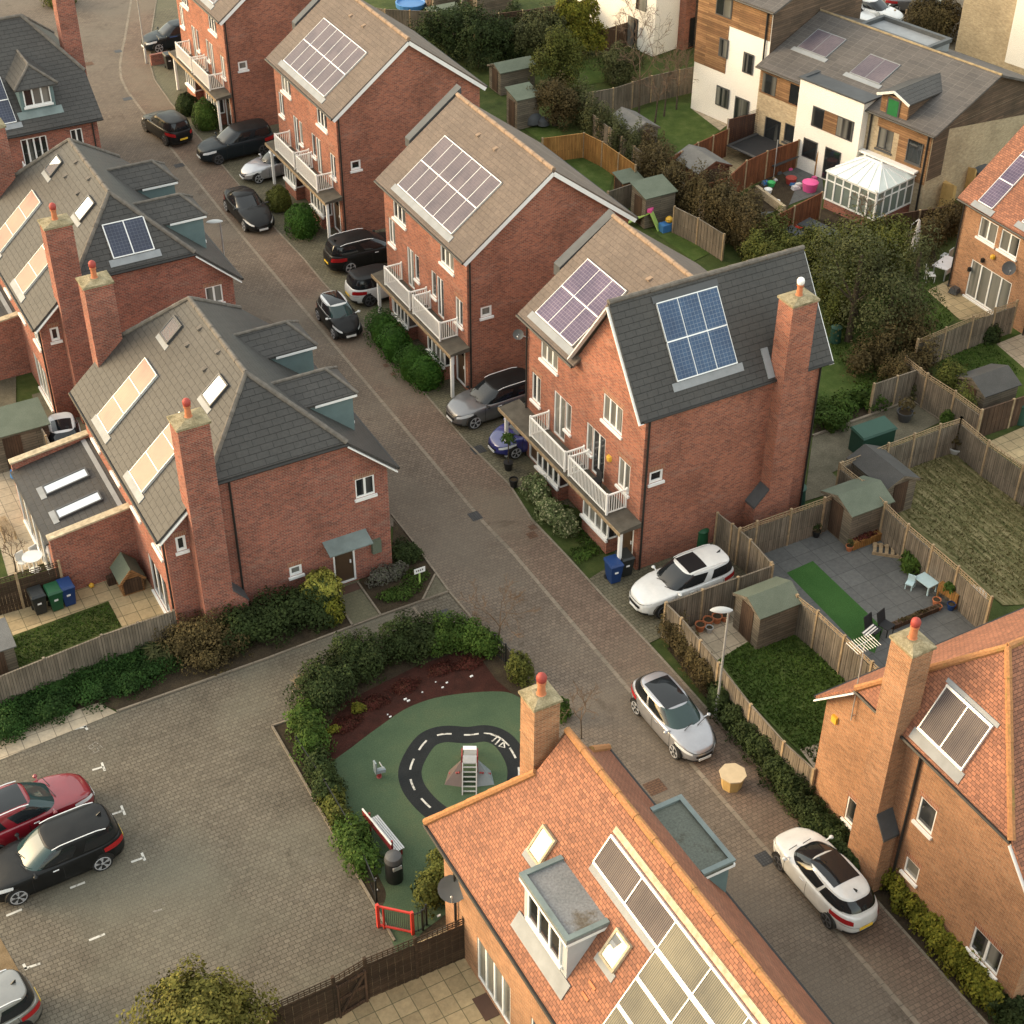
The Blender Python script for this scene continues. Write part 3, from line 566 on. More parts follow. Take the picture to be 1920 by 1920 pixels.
def shed(label, c, ang, w, l, h, roof='felt_green', wallm='shed', rise=.35, mono=False, name='garden_shed', cat='shed', doorat=None, over=.1, group=None):
    """w across the gable, l along the ridge; ang turns the ridge away from +x"""
    t = thing(name, label, cat, (c[0], c[1], 0), R_(ang), group); hw, hl = w / 2, l / 2; mb = MB(); zr = h + rise
    if mono:
        mb.hexa([(-hl, -hw, 0), (hl, -hw, 0), (hl, hw, 0), (-hl, hw, 0), (-hl, -hw, h), (hl, -hw, h), (hl, hw, zr), (-hl, hw, zr)]); mb.build('wall', M[wallm], t, local=True)
        MB().plate([(-hl - over, -hw - over, h - rise * over / w), (hl + over, -hw - over, h - rise * over / w), (hl + over, hw + over, zr + rise * over / w), (-hl - over, hw + over, zr + rise * over / w)], (0, 0, .05)).build('roof', M[roof], t, local=True)
    else:
        mb.poly([(-hl, -hw, 0), (-hl, hw, 0), (-hl, hw, h), (-hl, 0, zr), (-hl, -hw, h)][::-1]); mb.poly([(hl, -hw, 0), (hl, hw, 0), (hl, hw, h), (hl, 0, zr), (hl, -hw, h)]); mb.quad((-hl, -hw, 0), (hl, -hw, 0), (hl, -hw, h), (-hl, -hw, h)); mb.quad((hl, hw, 0), (-hl, hw, 0), (-hl, hw, h), (hl, hw, h)); mb.build('wall', M[wallm], t, local=True)
        k = rise / hw; q = MB()
        for s in (-1, 1):
            pts = [(-hl - over, s * (hw + over), h - k * over), (hl + over, s * (hw + over), h - k * over), (hl + over, 0, zr), (-hl - over, 0, zr)]
            q.plate(pts if s < 0 else pts[::-1], (0, 0, .045))
        q.build('roof', M[roof], t, local=True)
        for e in (-1, 1):
            q = MB()
            for s in (-1, 1): q.bar((e * (hl + over), 0, zr - .03), (e * (hl + over), s * (hw + over), h - k * over - .03), .03, .11)
            q.build('bargeboard', M[wallm], t, local=True)
    dd = doorat or 'end'
    if dd == 'end': MB().box(-hl - .03, -hl + .01, -.38, .38, .08, min(h, 1.75)).build('door', M['fence_brown'], t, local=True)
    elif dd == 'end2': MB().box(hl - .01, hl + .03, -.38, .38, .08, min(h, 1.75)).build('door', M['fence_brown'], t, local=True)
    else: MB().box(-.4, .4, -hw - .03, -hw + .01, .08, min(h, 1.75)).build('door', M['fence_brown'], t, local=True)
    return t
def wheelie_bin(label, c, ang, col, lid=None, group='wheelie bins'):
    t = thing('wheelie_bin', label, 'bin', (c[0], c[1], 0), R_(ang), group); mb = MB()
    mb.hexa([(-.21, -.26, .06), (.21, -.26, .06), (.21, .24, .06), (-.21, .24, .06), (-.28, -.34, .98), (.28, -.34, .98), (.28, .32, .98), (-.28, .32, .98)]); mb.box(-.295, .295, -.36, .34, .93, .985); mb.build('body', M[col], t, local=True)
    q = MB(); q.hexa([(-.3, -.37, .99), (.3, -.37, .99), (.3, .36, .99), (-.3, .36, .99), (-.25, -.3, 1.07), (.25, -.3, 1.07), (.25, .33, 1.09), (-.25, .33, 1.09)]); q.tube([(-.26, .4, 1.0), (.26, .4, 1.0)], .025, 8); q.build('lid', M[lid or col], t, local=True)
    for s in (-1, 1): MB().lathe((s * .24 - .025, .24, .1), [(.09, 0), (.1, .01), (.1, .04), (.09, .05)], 12, axis='x').build('wheel', M['tyre'], t, local=True)
    MB().box(-.1, .06, -.333, -.318, .6, .68).build('number_label', M['white'], t, local=True)
    return t
def pot(label, c, r, h, mat='pot', plant=None, group='plant pots', z=0.0, soil=True):
    t = thing('plant_pot', label, 'plant pot', (c[0], c[1], z), group=group); MB().lathe((0, 0, 0), [(r * .72, 0), (r * .98, h * .8), (r * 1.08, h * .82), (r * 1.08, h), (r * .93, h), (r * .9, h * .86)], 16).build('body', M[mat], t, smooth=True, local=True)
    if soil: MB().lathe((0, 0, h * .8), [(r * .9, 0), (r * .8, .03), (0, .04)], 14).build('compost', M['soil'], t, local=True)
    if plant:
        w = Vector((c[0], c[1], z)); _seed[0] += 1; leaf_obj('plant', leaf_arrays([(w.x, w.y, z + h + r * .9, r * 1.25, r * 1.25, r * 1.2)], 120, r * .3, .1, seed=_seed[0]), M[plant], t)
    return t
# ------------------------------------------------------------------ vehicles
def spow(c, e): return math.copysign(abs(c) ** e, c)
def car(name, label, c, head, pnt, L=4.4, W=1.8, H=1.6, kind='suv', roofm=None, glass='screen', pano=False, rails=None, rimm='rim', plate_front='plate_w', plate_rear='plate_y', cladding=False, hoodm=None, group='parked cars', lower=None, body2=None, wr=None, tint=True, tailm='lamp_red', fin=False):
    """head: heading angle (deg, from +x, anticlockwise) of the bonnet"""
    t = thing(name, label, 'car', (c[0], c[1], 0), R_(head - 90), group)
    hl, hw = L / 2, W / 2 - .015
    wr = wr or {'suv': .37, 'hatch': .33, 'coupe': .34, 'beetle': .33}[kind]
    K = dict(suv=dict(nose=.80, cowl=1.04, belt=1.06, tail=1.08, wsb=.22, rwb=-.475, wsr=.02, rwr=-.43, rw=.72, nf=3.5, nr=4.4, gn=4.0),
             hatch=dict(nose=.70, cowl=.98, belt=.98, tail=1.0, wsb=.27, rwb=-.465, wsr=.06, rwr=-.385, rw=.68, nf=3.2, nr=3.8, gn=3.3),
             coupe=dict(nose=.66, cowl=.93, belt=.92, tail=.98, wsb=.17, rwb=-.40, wsr=-.03, rwr=-.22, rw=.65, nf=3.2, nr=3.8, gn=3.0),
             beetle=dict(nose=.62, cowl=.95, belt=.95, tail=.85, wsb=.17, rwb=-.40, wsr=.03, rwr=-.22, rw=.63, nf=2.7, nr=2.7, gn=2.6))[kind]
    sH = H / {'suv': 1.68, 'hatch': 1.5, 'coupe': 1.42, 'beetle': 1.5}[kind]
    for k in ('nose', 'cowl', 'belt', 'tail'): K[k] *= sH
    def zsh(y):
        f = y / hl
        pts = [(-1, K['tail'] - .1), (-.93, K['tail']), (-.5, K['belt'] + .015), (K['wsb'] * 2, K['cowl']), (.72, (K['cowl'] * .45 + K['nose'] * .55) + .03), (.92, K['nose'] + .02), (1, K['nose'] - .1)]
        for (a, za), (b, zb) in zip(pts, pts[1:]):
            if f <= b: u = max(0, (f - a) / (b - a)); u = u * u * (3 - 2 * u) * .5 + u * .5; return za + (zb - za) * u
        return pts[-1][1]
    LAY = [(.0, .90, .945), (.08, .955, .98), (.3, .992, .998), (.55, 1.0, 1.0), (.78, .995, .992), (.92, .98, .98), (1.0, .945, .962)]
    def body(a, u):
        u = min(max(u, 0), 1)
        for (ua, sa, ya), (ub, sb, yb) in zip(LAY, LAY[1:]):
            if u <= ub: q = (u - ua) / (ub - ua); sx, sy = sa + (sb - sa) * q, ya + (yb - ya) * q; break
        n = K['nf'] if math.sin(a) > 0 else K['nr']
        x = hw * sx * spow(math.cos(a), 2 / n); y = hl * sy * spow(math.sin(a), 2 / n); z0 = .2
        tap = 1 - .05 * max(0, abs(y / hl) - .45) ; x *= tap
        return Vector((x, y, z0 + (zsh(y) - z0) * u))
    def aofy(y, n, right=True):   # angle on the outline for a y fraction
        s = math.copysign(abs(y) ** (n / 2), y); b = math.asin(max(-1, min(1, s))); return b if right else math.pi - b
    def aofx(x, n, front=True):
        b = math.acos(max(-1, min(1, math.copysign(abs(x) ** (n / 2), x)))); return b if front else -b
    A = sorted({*[aofy(y, K['nf'] if y > 0 else K['nr'], r) % (2 * math.pi) for y in (-.96, -.9, -.8, -.65, -.5, -.35, -.2, 0.0001, .2, .35, .5, .65, .8, .9, .96) for r in (True, False)], *[aofx(x, K['nf'] if f else K['nr'], f) % (2 * math.pi) for x in (-.9, -.75, -.55, -.3, 0, .3, .55, .75, .9) for f in (True, False)]})
    mb = MB(); U = [0, .08, .2, .32, .44, .55, .68, .8, .88, .95, 1.0]
    rows = [[body(a, u) for a in A] for u in U]
    sh = rows[-1]
    for s_, dz in ((.93, .022), (.8, .04), (.5, .062), (.2, .072), (.0, .075)):
        rows.append([Vector((p.x * s_, p.y * (1 - (1 - s_) * (.55 if s_ > .01 else 1)) if s_ > .01 else p.y * .45, 0)) for p in sh])
        for q, p in zip(rows[-1], sh): q.z = zsh(q.y) + dz * min(1, (1 - abs(q.y) / hl) * 6)
    for i in range(len(rows) - 1):
        for k in range(len(A)):
            k2 = (k + 1) % len(A); mb.quad(rows[i][k], rows[i][k2], rows[i + 1][k2], rows[i + 1][k])
    # weld by rebuilding as indexed grid
    mb = MB(); nA = len(A); mb.v = [tuple(p) for r in rows for p in r]
    for i in range(len(rows) - 1):
        for k in range(nA): mb.f.append((i * nA + k, i * nA + (k + 1) % nA, (i + 1) * nA + (k + 1) % nA, (i + 1) * nA + k)); mb.m.append(0)
    mb.f.append(tuple(range(nA - 1, -1, -1))); mb.m.append(0)
    mb.build('body', M[pnt], t, smooth=True, sharp=50, local=True)
    # greenhouse
    yf, yr, yfr, yrr = K['wsb'] * L, K['rwb'] * L, K['wsr'] * L + (.05 if kind == 'suv' else 0), K['rwr'] * L
    bw, rw = hw * .915, hw * K['rw'] * 1.04; zr = H - .075; gn = K['gn']
    def gh(a, v):
        ex = 2 / gn; cx, sy = spow(math.cos(a), ex), spow(math.sin(a), ex)
        yb = (yf + yr) / 2 + (yf - yr) / 2 * sy; yt = (yfr + yrr) / 2 + (yfr - yrr) / 2 * sy; zb = zsh(yb) + .0
        bul = math.sin(math.pi * v) * .035
        x = (bw + (rw - bw) * v ** .9) * cx * (1 + bul * .9); y = yb + (yt - yb) * (v ** (.95)); y += bul * sy * 1.2
        return Vector((x, y, zb + (zr - zb) * v ** (.93 if kind != 'beetle' else .85)))
    crown = .075
    def cap(x, y):
        yc, hh = (yfr + yrr) / 2, (yfr - yrr) / 2; r = (abs(x / rw) ** gn + abs((y - yc) / hh) ** gn) ** (1 / gn); return zr + crown * (1 - min(1, r) ** 2.2)
    G = [2 * math.pi * i / 64 for i in range(64)]; mb = MB(); rows = [[gh(a, v) for a in G] for v in (0, .12, .3, .5, .7, .88, 1)]
    mb.v = [tuple(p) for r in rows for p in r]; nG = 64
    def stitch(m, nr): 
        for i in range(nr - 1):
            for k in range(nG): m.f.append((i * nG + k, i * nG + (k + 1) % nG, (i + 1) * nG + (k + 1) % nG, (i + 1) * nG + k)); m.m.append(0)
    stitch(mb, len(rows)); mb.build('pillars', M[body2 or pnt], t, smooth=True, sharp=60, local=True)
    mb = MB(); rows = []
    for s_ in (1.012, .96, .85, .65, .4, .15, .0):
        yc = (yfr + yrr) / 2; r = []
        for a in G:
            p = gh(a, 1.0); x, y = p.x * s_, yc + (p.y - yc) * s_; r.append(Vector((x, y, zr - .012 if s_ > 1 else cap(x, y))))
        rows.append(r)
    mb.v = [tuple(p) for r in rows for p in r]; stitch(mb, len(rows)); mb.build('roof', M[roofm or body2 or pnt], t, smooth=True, sharp=60, local=True)
    def patch(fn, a0, a1, v0, v1, nm, mat, na=10, nv=5, off=.008, par=t, rnd=0.0):
        m = MB(); g = []; e = 1e-3
        for i in range(na + 1):
            r = []; fa = i / na; sh_ = rnd * (abs(2 * fa - 1) ** 4)
            for j in range(nv + 1):
                a, v = a0 + (a1 - a0) * fa, v0 + (v1 - v0) * (sh_ + (1 - 2 * sh_) * j / nv)
                p = fn(a, v); da = fn(a + e, v) - fn(a - e, v); dv = fn(a, min(1, v + e)) - fn(a, max(0, v - e)); nrm = da.cross(dv)
                nrm = nrm.normalized() if nrm.length > 1e-9 else Vector((0, 0, 1)); r.append(p + nrm * off)
            g.append(r)
        m.grid(g); return m.build(nm, M[mat], par, smooth=True, sharp=None, local=True)
    gx = lambda x, f=True: aofx(x, gn, f)
    gy = lambda y, r=True: aofy(y, gn, r)
    patch(gh, gx(.93), gx(-.93), .02, .94, 'windscreen', glass, 18, 8, rnd=.02)
    patch(gh, gx(-.9, False), gx(.9, False), .16 if kind != 'beetle' else .3, .9, 'rear_window', 'screen', 16, 6, rnd=.06)
    yA, yB, yC = (.8, -.08, -.86) if kind == 'suv' else (.78, -.1, -.8) if kind == 'hatch' else (.74, -.2, -.78)
    for r in (True, False):
        a, b, d = gy(yA, r), gy(yB, r), gy(yC, r); e = .03
        for (p, q) in ((b + (e if r else -e) * .5, a), (d, b - (e if r else -e) * .5)):
            if r: patch(gh, p, q, .1, .86, 'side_window', 'screen', 10, 5, rnd=.05)
            else: patch(gh, q, p, .1, .86, 'side_window', 'screen', 10, 5, rnd=.05)
    if pano:
        y0, y1 = (yfr - pano * (yfr - yrr) if isinstance(pano, float) else yrr + .12), yfr - (.03 if isinstance(pano, float) else .1)
        if pano == 'small': y0 = yfr - .95
        m = MB(); ww = rw * (.84 if isinstance(pano, float) else .78); g = [[Vector((-ww + 2 * ww * i / 8, y0 + (y1 - y0) * j / 8, cap(-ww + 2 * ww * i / 8, y0 + (y1 - y0) * j / 8) + .007)) for j in range(9)] for i in range(9)]
        m.grid(g); m.build('glass_roof', M['screen'], t, smooth=True, local=True)
    if rails:
        for s in (-1, 1): MB().tube([(s * rw * .93, yrr + .25 + (yfr - yrr - .35) * k / 6, cap(s * rw * .93, yrr + .25 + (yfr - yrr - .35) * k / 6) + (.055 if 0 < k < 6 else .0)) for k in range(7)], .018, 6).build('roof_rail', M[rails], t, smooth=True, local=True)
    if fin: MB().hexa([(-.02, yrr + .18, zr + .03), (.02, yrr + .18, zr + .03), (.02, yrr + .34, zr + .05), (-.02, yrr + .34, zr + .05), (-.006, yrr + .16, zr + .15), (.006, yrr + .16, zr + .15), (.006, yrr + .2, zr + .15), (-.006, yrr + .2, zr + .15)]).build('aerial', M['black'], t, local=True)
    # wheels
    fy, ry = hl - L * .195, -hl + L * .205
    for s in (-1, 1):
        for yy in (fy, ry):
            n_ = K['nf'] if yy > 0 else K['nr']; xo = s * (hw * (1 - abs(yy / hl) ** n_) ** (1 / n_) * (1 - .05 * max(0, abs(yy / hl) - .45)) - .004); m = MB()
            arc = [(math.cos(math.pi * k / 14 - .0) * (wr + .065), math.sin(math.pi * k / 14) * (wr + .065)) for k in range(15)]
            pts = [(xo + s * .006, yy + p[0], max(.19, wr + p[1])) for p in arc]; inn = [(xo + s * .006 - s * .3, p[1], p[2]) for p in pts]
            m.add(pts + [(xo + s * .006, yy, .19)], [tuple(range(len(pts))) if s > 0 else tuple(range(len(pts)))[::-1]])
            m.add(pts + inn, [(i, i + 1, len(pts) + i + 1, len(pts) + i) for i in range(len(pts) - 1)])
            m.build('wheel_arch', M['black'], t, local=True)
            w = MB().lathe((xo - s * .2, yy, wr), [(wr * .6, 0), (wr * .97, s * .02), (wr, s * .06), (wr, s * .17), (wr * .96, s * .212), (wr * .74, s * .222)], 24, axis='x').build('wheel', M['tyre'], t, smooth=True, local=True)
            q = MB(); X = xo + s * .0225
            for k in range(5):
                a0 = 2 * math.pi * k / 5 + .3
                for dl in (-.13, .13):
                    a = a0 + dl; q.hexa([(X - s * .005, yy + math.cos(a0) * wr * .1, wr + math.sin(a0) * wr * .1 - .012), (X - s * .005, yy + math.cos(a) * wr * .72 - math.sin(a) * .03, wr + math.sin(a) * wr * .72 + math.cos(a) * .03), (X - s * .005, yy + math.cos(a) * wr * .72 + math.sin(a) * .03, wr + math.sin(a) * wr * .72 - math.cos(a) * .03), (X - s * .005, yy + math.cos(a0) * wr * .1, wr + math.sin(a0) * wr * .1 + .012),
                            (X + s * .012, yy + math.cos(a0) * wr * .1, wr + math.sin(a0) * wr * .1 - .012), (X + s * .012, yy + math.cos(a) * wr * .72 - math.sin(a) * .03, wr + math.sin(a) * wr * .72 + math.cos(a) * .03), (X + s * .012, yy + math.cos(a) * wr * .72 + math.sin(a) * .03, wr + math.sin(a) * wr * .72 - math.cos(a) * .03), (X + s * .012, yy + math.cos(a0) * wr * .1, wr + math.sin(a0) * wr * .1 + .012)])
            ring = [[(X + s * d, yy + math.cos(2 * math.pi * k / 24) * wr * f, wr + math.sin(2 * math.pi * k / 24) * wr * f) for k in range(25)] for f, d in ((.68, .006), (.76, .012), (.78, 0))]
            q.grid(ring); q.lathe((X, yy, wr), [(wr * .15, 0), (wr * .12, s * .016), (.001, s * .018)], 12, axis='x'); q.build('rim', M[rimm], w, local=True)
    if cladding:
        for r, (a0, a1) in ((1, (aofy(-.75, K['nr']), aofy(.7, K['nf']))), (0, (aofy(.7, K['nf'], False), 2 * math.pi + aofy(-.75, K['nr'], False) if aofy(-.75, K['nr'], False) < 0 else aofy(-.75, K['nr'], False)))): patch(body, a0, a1, .01, .16, 'sill_cladding', 'black', 12, 2, .006)
    # lights and trim
    bx = lambda x, f=True: aofx(x, K['nf'] if f else K['nr'], f)
    big = kind == 'suv'
    for s in (1, -1):
        a0, a1 = (bx(.93), bx(.55)) if s > 0 else (bx(-.55), bx(-.93))
        patch(body, a0, a1, .74, .93, 'headlight', 'lamp_clear', 8, 4, .009, rnd=.12)
        a0, a1 = (bx(.56, False), bx(.96, False)) if s > 0 else (bx(-.96, False), bx(-.56, False))
        patch(body, a0, a1, .66, .9, 'tail_light', tailm, 8, 4, .009, rnd=.1)
        yb = yf - .16; p = Vector((s * (hw + .0), yb - .1, zsh(yb) + .07)); m = MB()
        m.lathe((p.x + s * .08, p.y, p.z), [(.02, -.09), (.07, -.05), (.085, 0), (.07, .05), (.02, .08)], 10, axis='x', sq=.75); m.bar(p + Vector((-s * .14, .0, -.04)), p + Vector((s * .05, 0, 0)), .05, .03); m.build('mirror', M[pnt if not body2 else body2], t, smooth=True, local=True)
        MB().bar((s * (hw - .005), .1 - L * .02, zsh(0) - .13), (s * (hw - .005), .3 - L * .02, zsh(0) - .13), .03, .03).build('door_handle', M['chrome' if rails == 'chrome' else pnt], t, local=True)
    patch(body, bx(.42), bx(-.42), .56, .8, 'grille', 'black', 8, 3, .008, rnd=.1)
    patch(body, bx(.75), bx(-.75), .06, .3, 'lower_grille', 'black', 10, 3, .008, rnd=.1)
    patch(body, bx(-.8, False), bx(.8, False), .0, .26, 'rear_valance', 'black', 10, 3, .008)
    for r in (True, False):
        for yy in (K['wsb'] * 1.75, -.06, K['rwb'] * 1.35):
            n_ = K['nf'] if yy > 0 else K['nr']; q0, q1 = sorted((aofy(yy - .0045, n_, r), aofy(yy + .0045, n_, r))); patch(body, q0, q1, .14, .97, 'door_seam', 'black', 1, 6, .004)
        q0, q1 = (aofy(-.9, K['nr'], r), aofy(.88, K['nf'], r)); q0, q1 = (q0, q1) if r else (q1, q0 % (2 * math.pi) if q0 < 0 else q0); patch(body, q0, q1, .0, .09, 'sill', 'black', 14, 1, .004)
    patch(body, bx(.8), bx(-.8), .915, .94, 'bonnet_seam', 'black', 12, 1, .004); patch(body, bx(-.86, False), bx(.86, False), .55, .565, 'boot_seam', 'black', 12, 1, .004)
    for s in (-.3, .35): MB().bar((s * hw, yf + .01, zsh(yf) + .085), (s * hw - .42, yf - .1, zsh(yf) + .19), .02, .02).build('wiper', M['black'], t, local=True)
    def pl(f, u, nm, mat):
        p = body(bx(0, f), u); s = 1 if f else -1; MB().box(-.26, .26, p.y - .03 if f else p.y - .022, p.y + .022 if f else p.y + .03, p.z - .055, p.z + .055).build(nm, M[mat], t, local=True)
    pl(True, .42, 'number_plate', plate_front); pl(False, .46, 'number_plate', plate_rear)
    return t
for k, c, kw in (('car_white', (.6, .6, .59), {}), ('car_black', (.008, .0085, .009), dict(rough=.38, coat=.18, dirt=.3)), ('car_grey', (.16, .16, .165), dict(metal=.5)), ('car_silver', (.36, .36, .38), dict(metal=.6)), ('car_red', (.19, .008, .016), {}), ('car_blue', (.02, .025, .15), {}), ('car_navy', (.01, .015, .019), dict(rough=.38, coat=.2)), ('car_taupe', (.22, .215, .20), dict(metal=.4))):
    M[k] = paint(k, c, **kw)
for k in ('car_black', 'car_navy'): M[k].node_tree.nodes['Principled BSDF'].inputs['Specular IOR Level'].default_value = .18
# ------------------------------------------------------------------ the brick houses
def fullrect(P, z, a, b): return P.rect(z(*a), z(*b))
def terrace():
    x0, x1, y0, y1 = 28.8, 37.55, 56.45, 65.45; ez, rz, rx = 7.35, 10.85, 33.17; bm = M['brick_red']
    h = thing('terraced_house', 'three storey red brick house between the corner house and the second one, twelve solar panels', 'house', (x0, y0, 0), group='three storey brick houses along the street')
    F = WX(x0); S = WY(y0); a, b = Z(480, 0), Z(480, 480)
    W = {}
    top1 = fullrect(F, a, (985, 1430), (1080, 1640)); top2 = F.rect(a(1325, 1740), b(1425, 115)); mid = F.rect(a(960, 1700), b(1012, 55)); mid = (mid[0], mid[1], 4.15, 5.55)
    d1 = F.rect(a(1088, 1820), b(1142, 215)); s1 = F.rect(b(1142, 20), b(1178, 180)); s2 = F.rect(b(1262, 150), b(1300, 292)); d2 = F.rect(b(1302, 170), b(1356, 490)); nar = F.rect(b(1435, 310), b(1490, 525))
    top1 = (top1[0], top1[1], 5.85, 7.0); top2 = (top2[0], top2[1], 5.85, 7.0)
    d1 = (d1[0], d1[1], 2.72, 4.9); d2 = (d2[0], d2[1], 2.72, 4.9); s1 = (s1[0] + .01, s1[1], 3.5, 4.9); s2 = (s2[0], s2[1] - .01, 3.5, 4.9); nar = (nar[0], nar[1], 3.35, 4.75)
    fd2 = (-y0 - 1.25, -y0 - .3, .1, 2.2); fd1 = (-y1 + .35, -y1 + 1.3, .1, 2.2)
    holes = [top1, top2, mid, d1, d2, s1, s2, nar, fd1, fd2]
    wall(h, F, -y1, -y0, 0, 7.42, holes, bm)
    for r, n in ((top1, 3), (top2, 3), (mid, 2), (nar, 2)): window(h, F, r, n, lint=r not in (top1, top2))
    for r in (d1, d2): window(h, F, r, 2, sill=False, name='french_door')
    for r in (s1, s2): window(h, F, r, 1)
    door(h, F, fd2); door(h, F, fd1)
    sw = S.rect(b(1617, 373), b(1698, 426))
    gab = [(x0, 7.42), (x1, 7.42), (rx, 10.7)]
    wall(h, S, x0, x1, 0, 7.42, [sw], bm, gab); window(h, S, sw, 1, fw=.1)
    N = Plane((0, y1, 0), (-1, 0, 0), (0, 0, 1)); wall(h, N, -x1, -x0, 0, 7.42, [], bm, [(-x1, 7.42), (-x0, 7.42), (-rx, 10.7)])
    E = Plane((x1, 0, 0), (0, 1, 0), (0, 0, 1)); er = [(y0 + 1.2, y0 + 2.6, 3.4, 4.7), (y0 + 5.6, y0 + 7.0, 3.4, 4.7), (y0 + 1.0, y0 + 3.2, .1, 2.2), (y0 + 5.2, y0 + 7.4, .1, 2.2)]
    wall(h, E, y0, y1, 0, 7.42, er, bm)
    for r in er: window(h, E, r, 3)
    xe0, xe1, ya, yb = 28.5, 37.85, 56.18, 65.75
    slope(h, [(xe0, yb, ez), (xe0, ya, ez), (rx, ya, rz), (rx, yb, rz)], M['tile_brown']); slope(h, [(xe1, ya, ez), (xe1, yb, ez), (rx, yb, rz), (rx, ya, rz)], M['tile_brown'])
    ridge(h, [((rx, ya, rz + .01), (rx, yb, rz + .01))], M['ridge_brown'])
    strip(h, [((xe0 + .05, ya + .02, ez - .2), (rx, ya + .02, rz - .2)), ((xe1 - .05, ya + .02, ez - .2), (rx, ya + .02, rz - .2))], .05, .2, M['white'], 'bargeboard')
    gutter(h, [((xe0 - .05, ya, ez - .09), (xe0 - .05, yb, ez - .09)), ((xe1 + .05, ya, ez - .09), (xe1 + .05, yb, ez - .09))])
    strip(h, [((xe0 + .12, ya + .1, ez - .2), (xe0 + .12, yb - .1, ez - .2))], .03, .18, M['frame_grey'], 'fascia')
    gutter(h, [((x0 + .12, y0 - .07, 0), (x0 + .12, y0 - .07, 7.3))], .045, 'downpipe')
    sl = Plane((xe0, 0, ez), (0, -1, 0), (rx - xe0, 0, rz - ez)); p = (Z(480, 0))
    r = sl.rect(p(1030, 1338), p(1772, 1322)); r2 = sl.rect(p(1350, 1000), p(1412, 1685))
    array_pv(h, sl, (min(r[0], r2[0]) + .0, max(r[1], r2[1]), min(r2[2], r[2]), max(r2[3], r[3])), 6, 2, M['pv_mauve'])
    vents(h, sl, [sl.hit(*p(1590, 985)), sl.hit(*p(1712, 1085))])
    # lead parapet beyond the far verge
    q = MB()
    for s0, s1_ in ((2.0, 4.95),): q.hexa([(xe0 + s0, yb + .12, ez + s0 * .745 - .35), (xe0 + s1_, yb + .12, ez + s1_ * .745 - .35), (xe0 + s1_, yb + .62, ez + s1_ * .745 - .35), (xe0 + s0, yb + .62, ez + s0 * .745 - .35), (xe0 + s0, yb + .12, ez + s0 * .745 + .1), (xe0 + s1_, yb + .12, ez + s1_ * .745 + .1), (xe0 + s1_, yb + .62, ez + s1_ * .745 + .1), (xe0 + s0, yb + .62, ez + s0 * .745 + .1)])
    q.build('lead_parapet', M['lead_dark'], h)
    front_details(h, x0, y0, y1, bays=((y0 + 1.5, y0 + 3.35), (y0 + 5.6, y0 + 7.3)), balc=((y0 + 1.05, y0 + 3.95), (y0 + 4.35, y0 + 7.2)))
    return h
def front_details(h, x0, y0, y1, bays, balc, left_ext=0.0):
    q = MB(); q.hexa([(x0 - 1.05, y0 - .2, 2.42), (x0 - .002, y0 - .2, 2.42), (x0 - .002, y1 - .35 + left_ext, 2.42), (x0 - 1.05, y1 - .35 + left_ext, 2.42), (x0 - 1.05, y0 - .2, 2.53), (x0 - .002, y0 - .2, 2.66), (x0 - .002, y1 - .35 + left_ext, 2.66), (x0 - 1.05, y1 - .35 + left_ext, 2.53)]); q.build('canopy', M['canopy'], h)
    MB().box(x0 - 1.09, x0 - 1.052, y0 - .24, y1 - .31 + left_ext, 2.36, 2.52).build('canopy_fascia', M['wood'], h)
    for yy in (y0 - .02, y1 - .75 + left_ext): MB().box(x0 - .95, x0 - .81, yy - .07, yy + .07, 0, 2.42).build('porch_post', M['white'], h)
    for (a, b) in bays:
        d = .55; F = WX(x0 - d); S = WY(a)
        MB().box(x0 - d, x0 + .0, a, b, 0, .75).build('bay_wall', M['brick_red'], h)
        f = window(h, F, (-b, -a, .78, 2.36), 4, d0=-.08, name='bay_window'); 
        n = MB(); n.pbox(S, x0 - d, x0 - d + .07, .78, 2.36, -.0, .05); n.pbox(S, x0 - .08, x0, .78, 2.36, 0, .05); n.pbox(S, x0 - d, x0, .78, .86, 0, .05); n.pbox(S, x0 - d, x0, 2.28, 2.36, 0, .05); n.build('side_frame', M['white'], f)
        MB().pbox(S, x0 - d + .05, x0 - .05, .84, 2.3, -.03, .02).build('side_pane', M['window'], f)
    for (a, b) in balc:
        railing(h, [(x0 - .02, b), (x0 - .95, b), (x0 - .95, a), (x0 - .02, a)], 2.6, 3.62)
T3 = terrace()
T2 = copy_tree(T3); T2.location = Vector(T3.location) + Vector((1.05, 17.3, 0)); T2['label'] = 'three storey red brick house second from the top, rounded silver car in its drive'
T1 = copy_tree(T3); T1.location = Vector(T3.location) + Vector((.65, 33.5, 0)); T1['label'] = 'three storey red brick house cut by the top edge, farthest of the white balconied terrace'
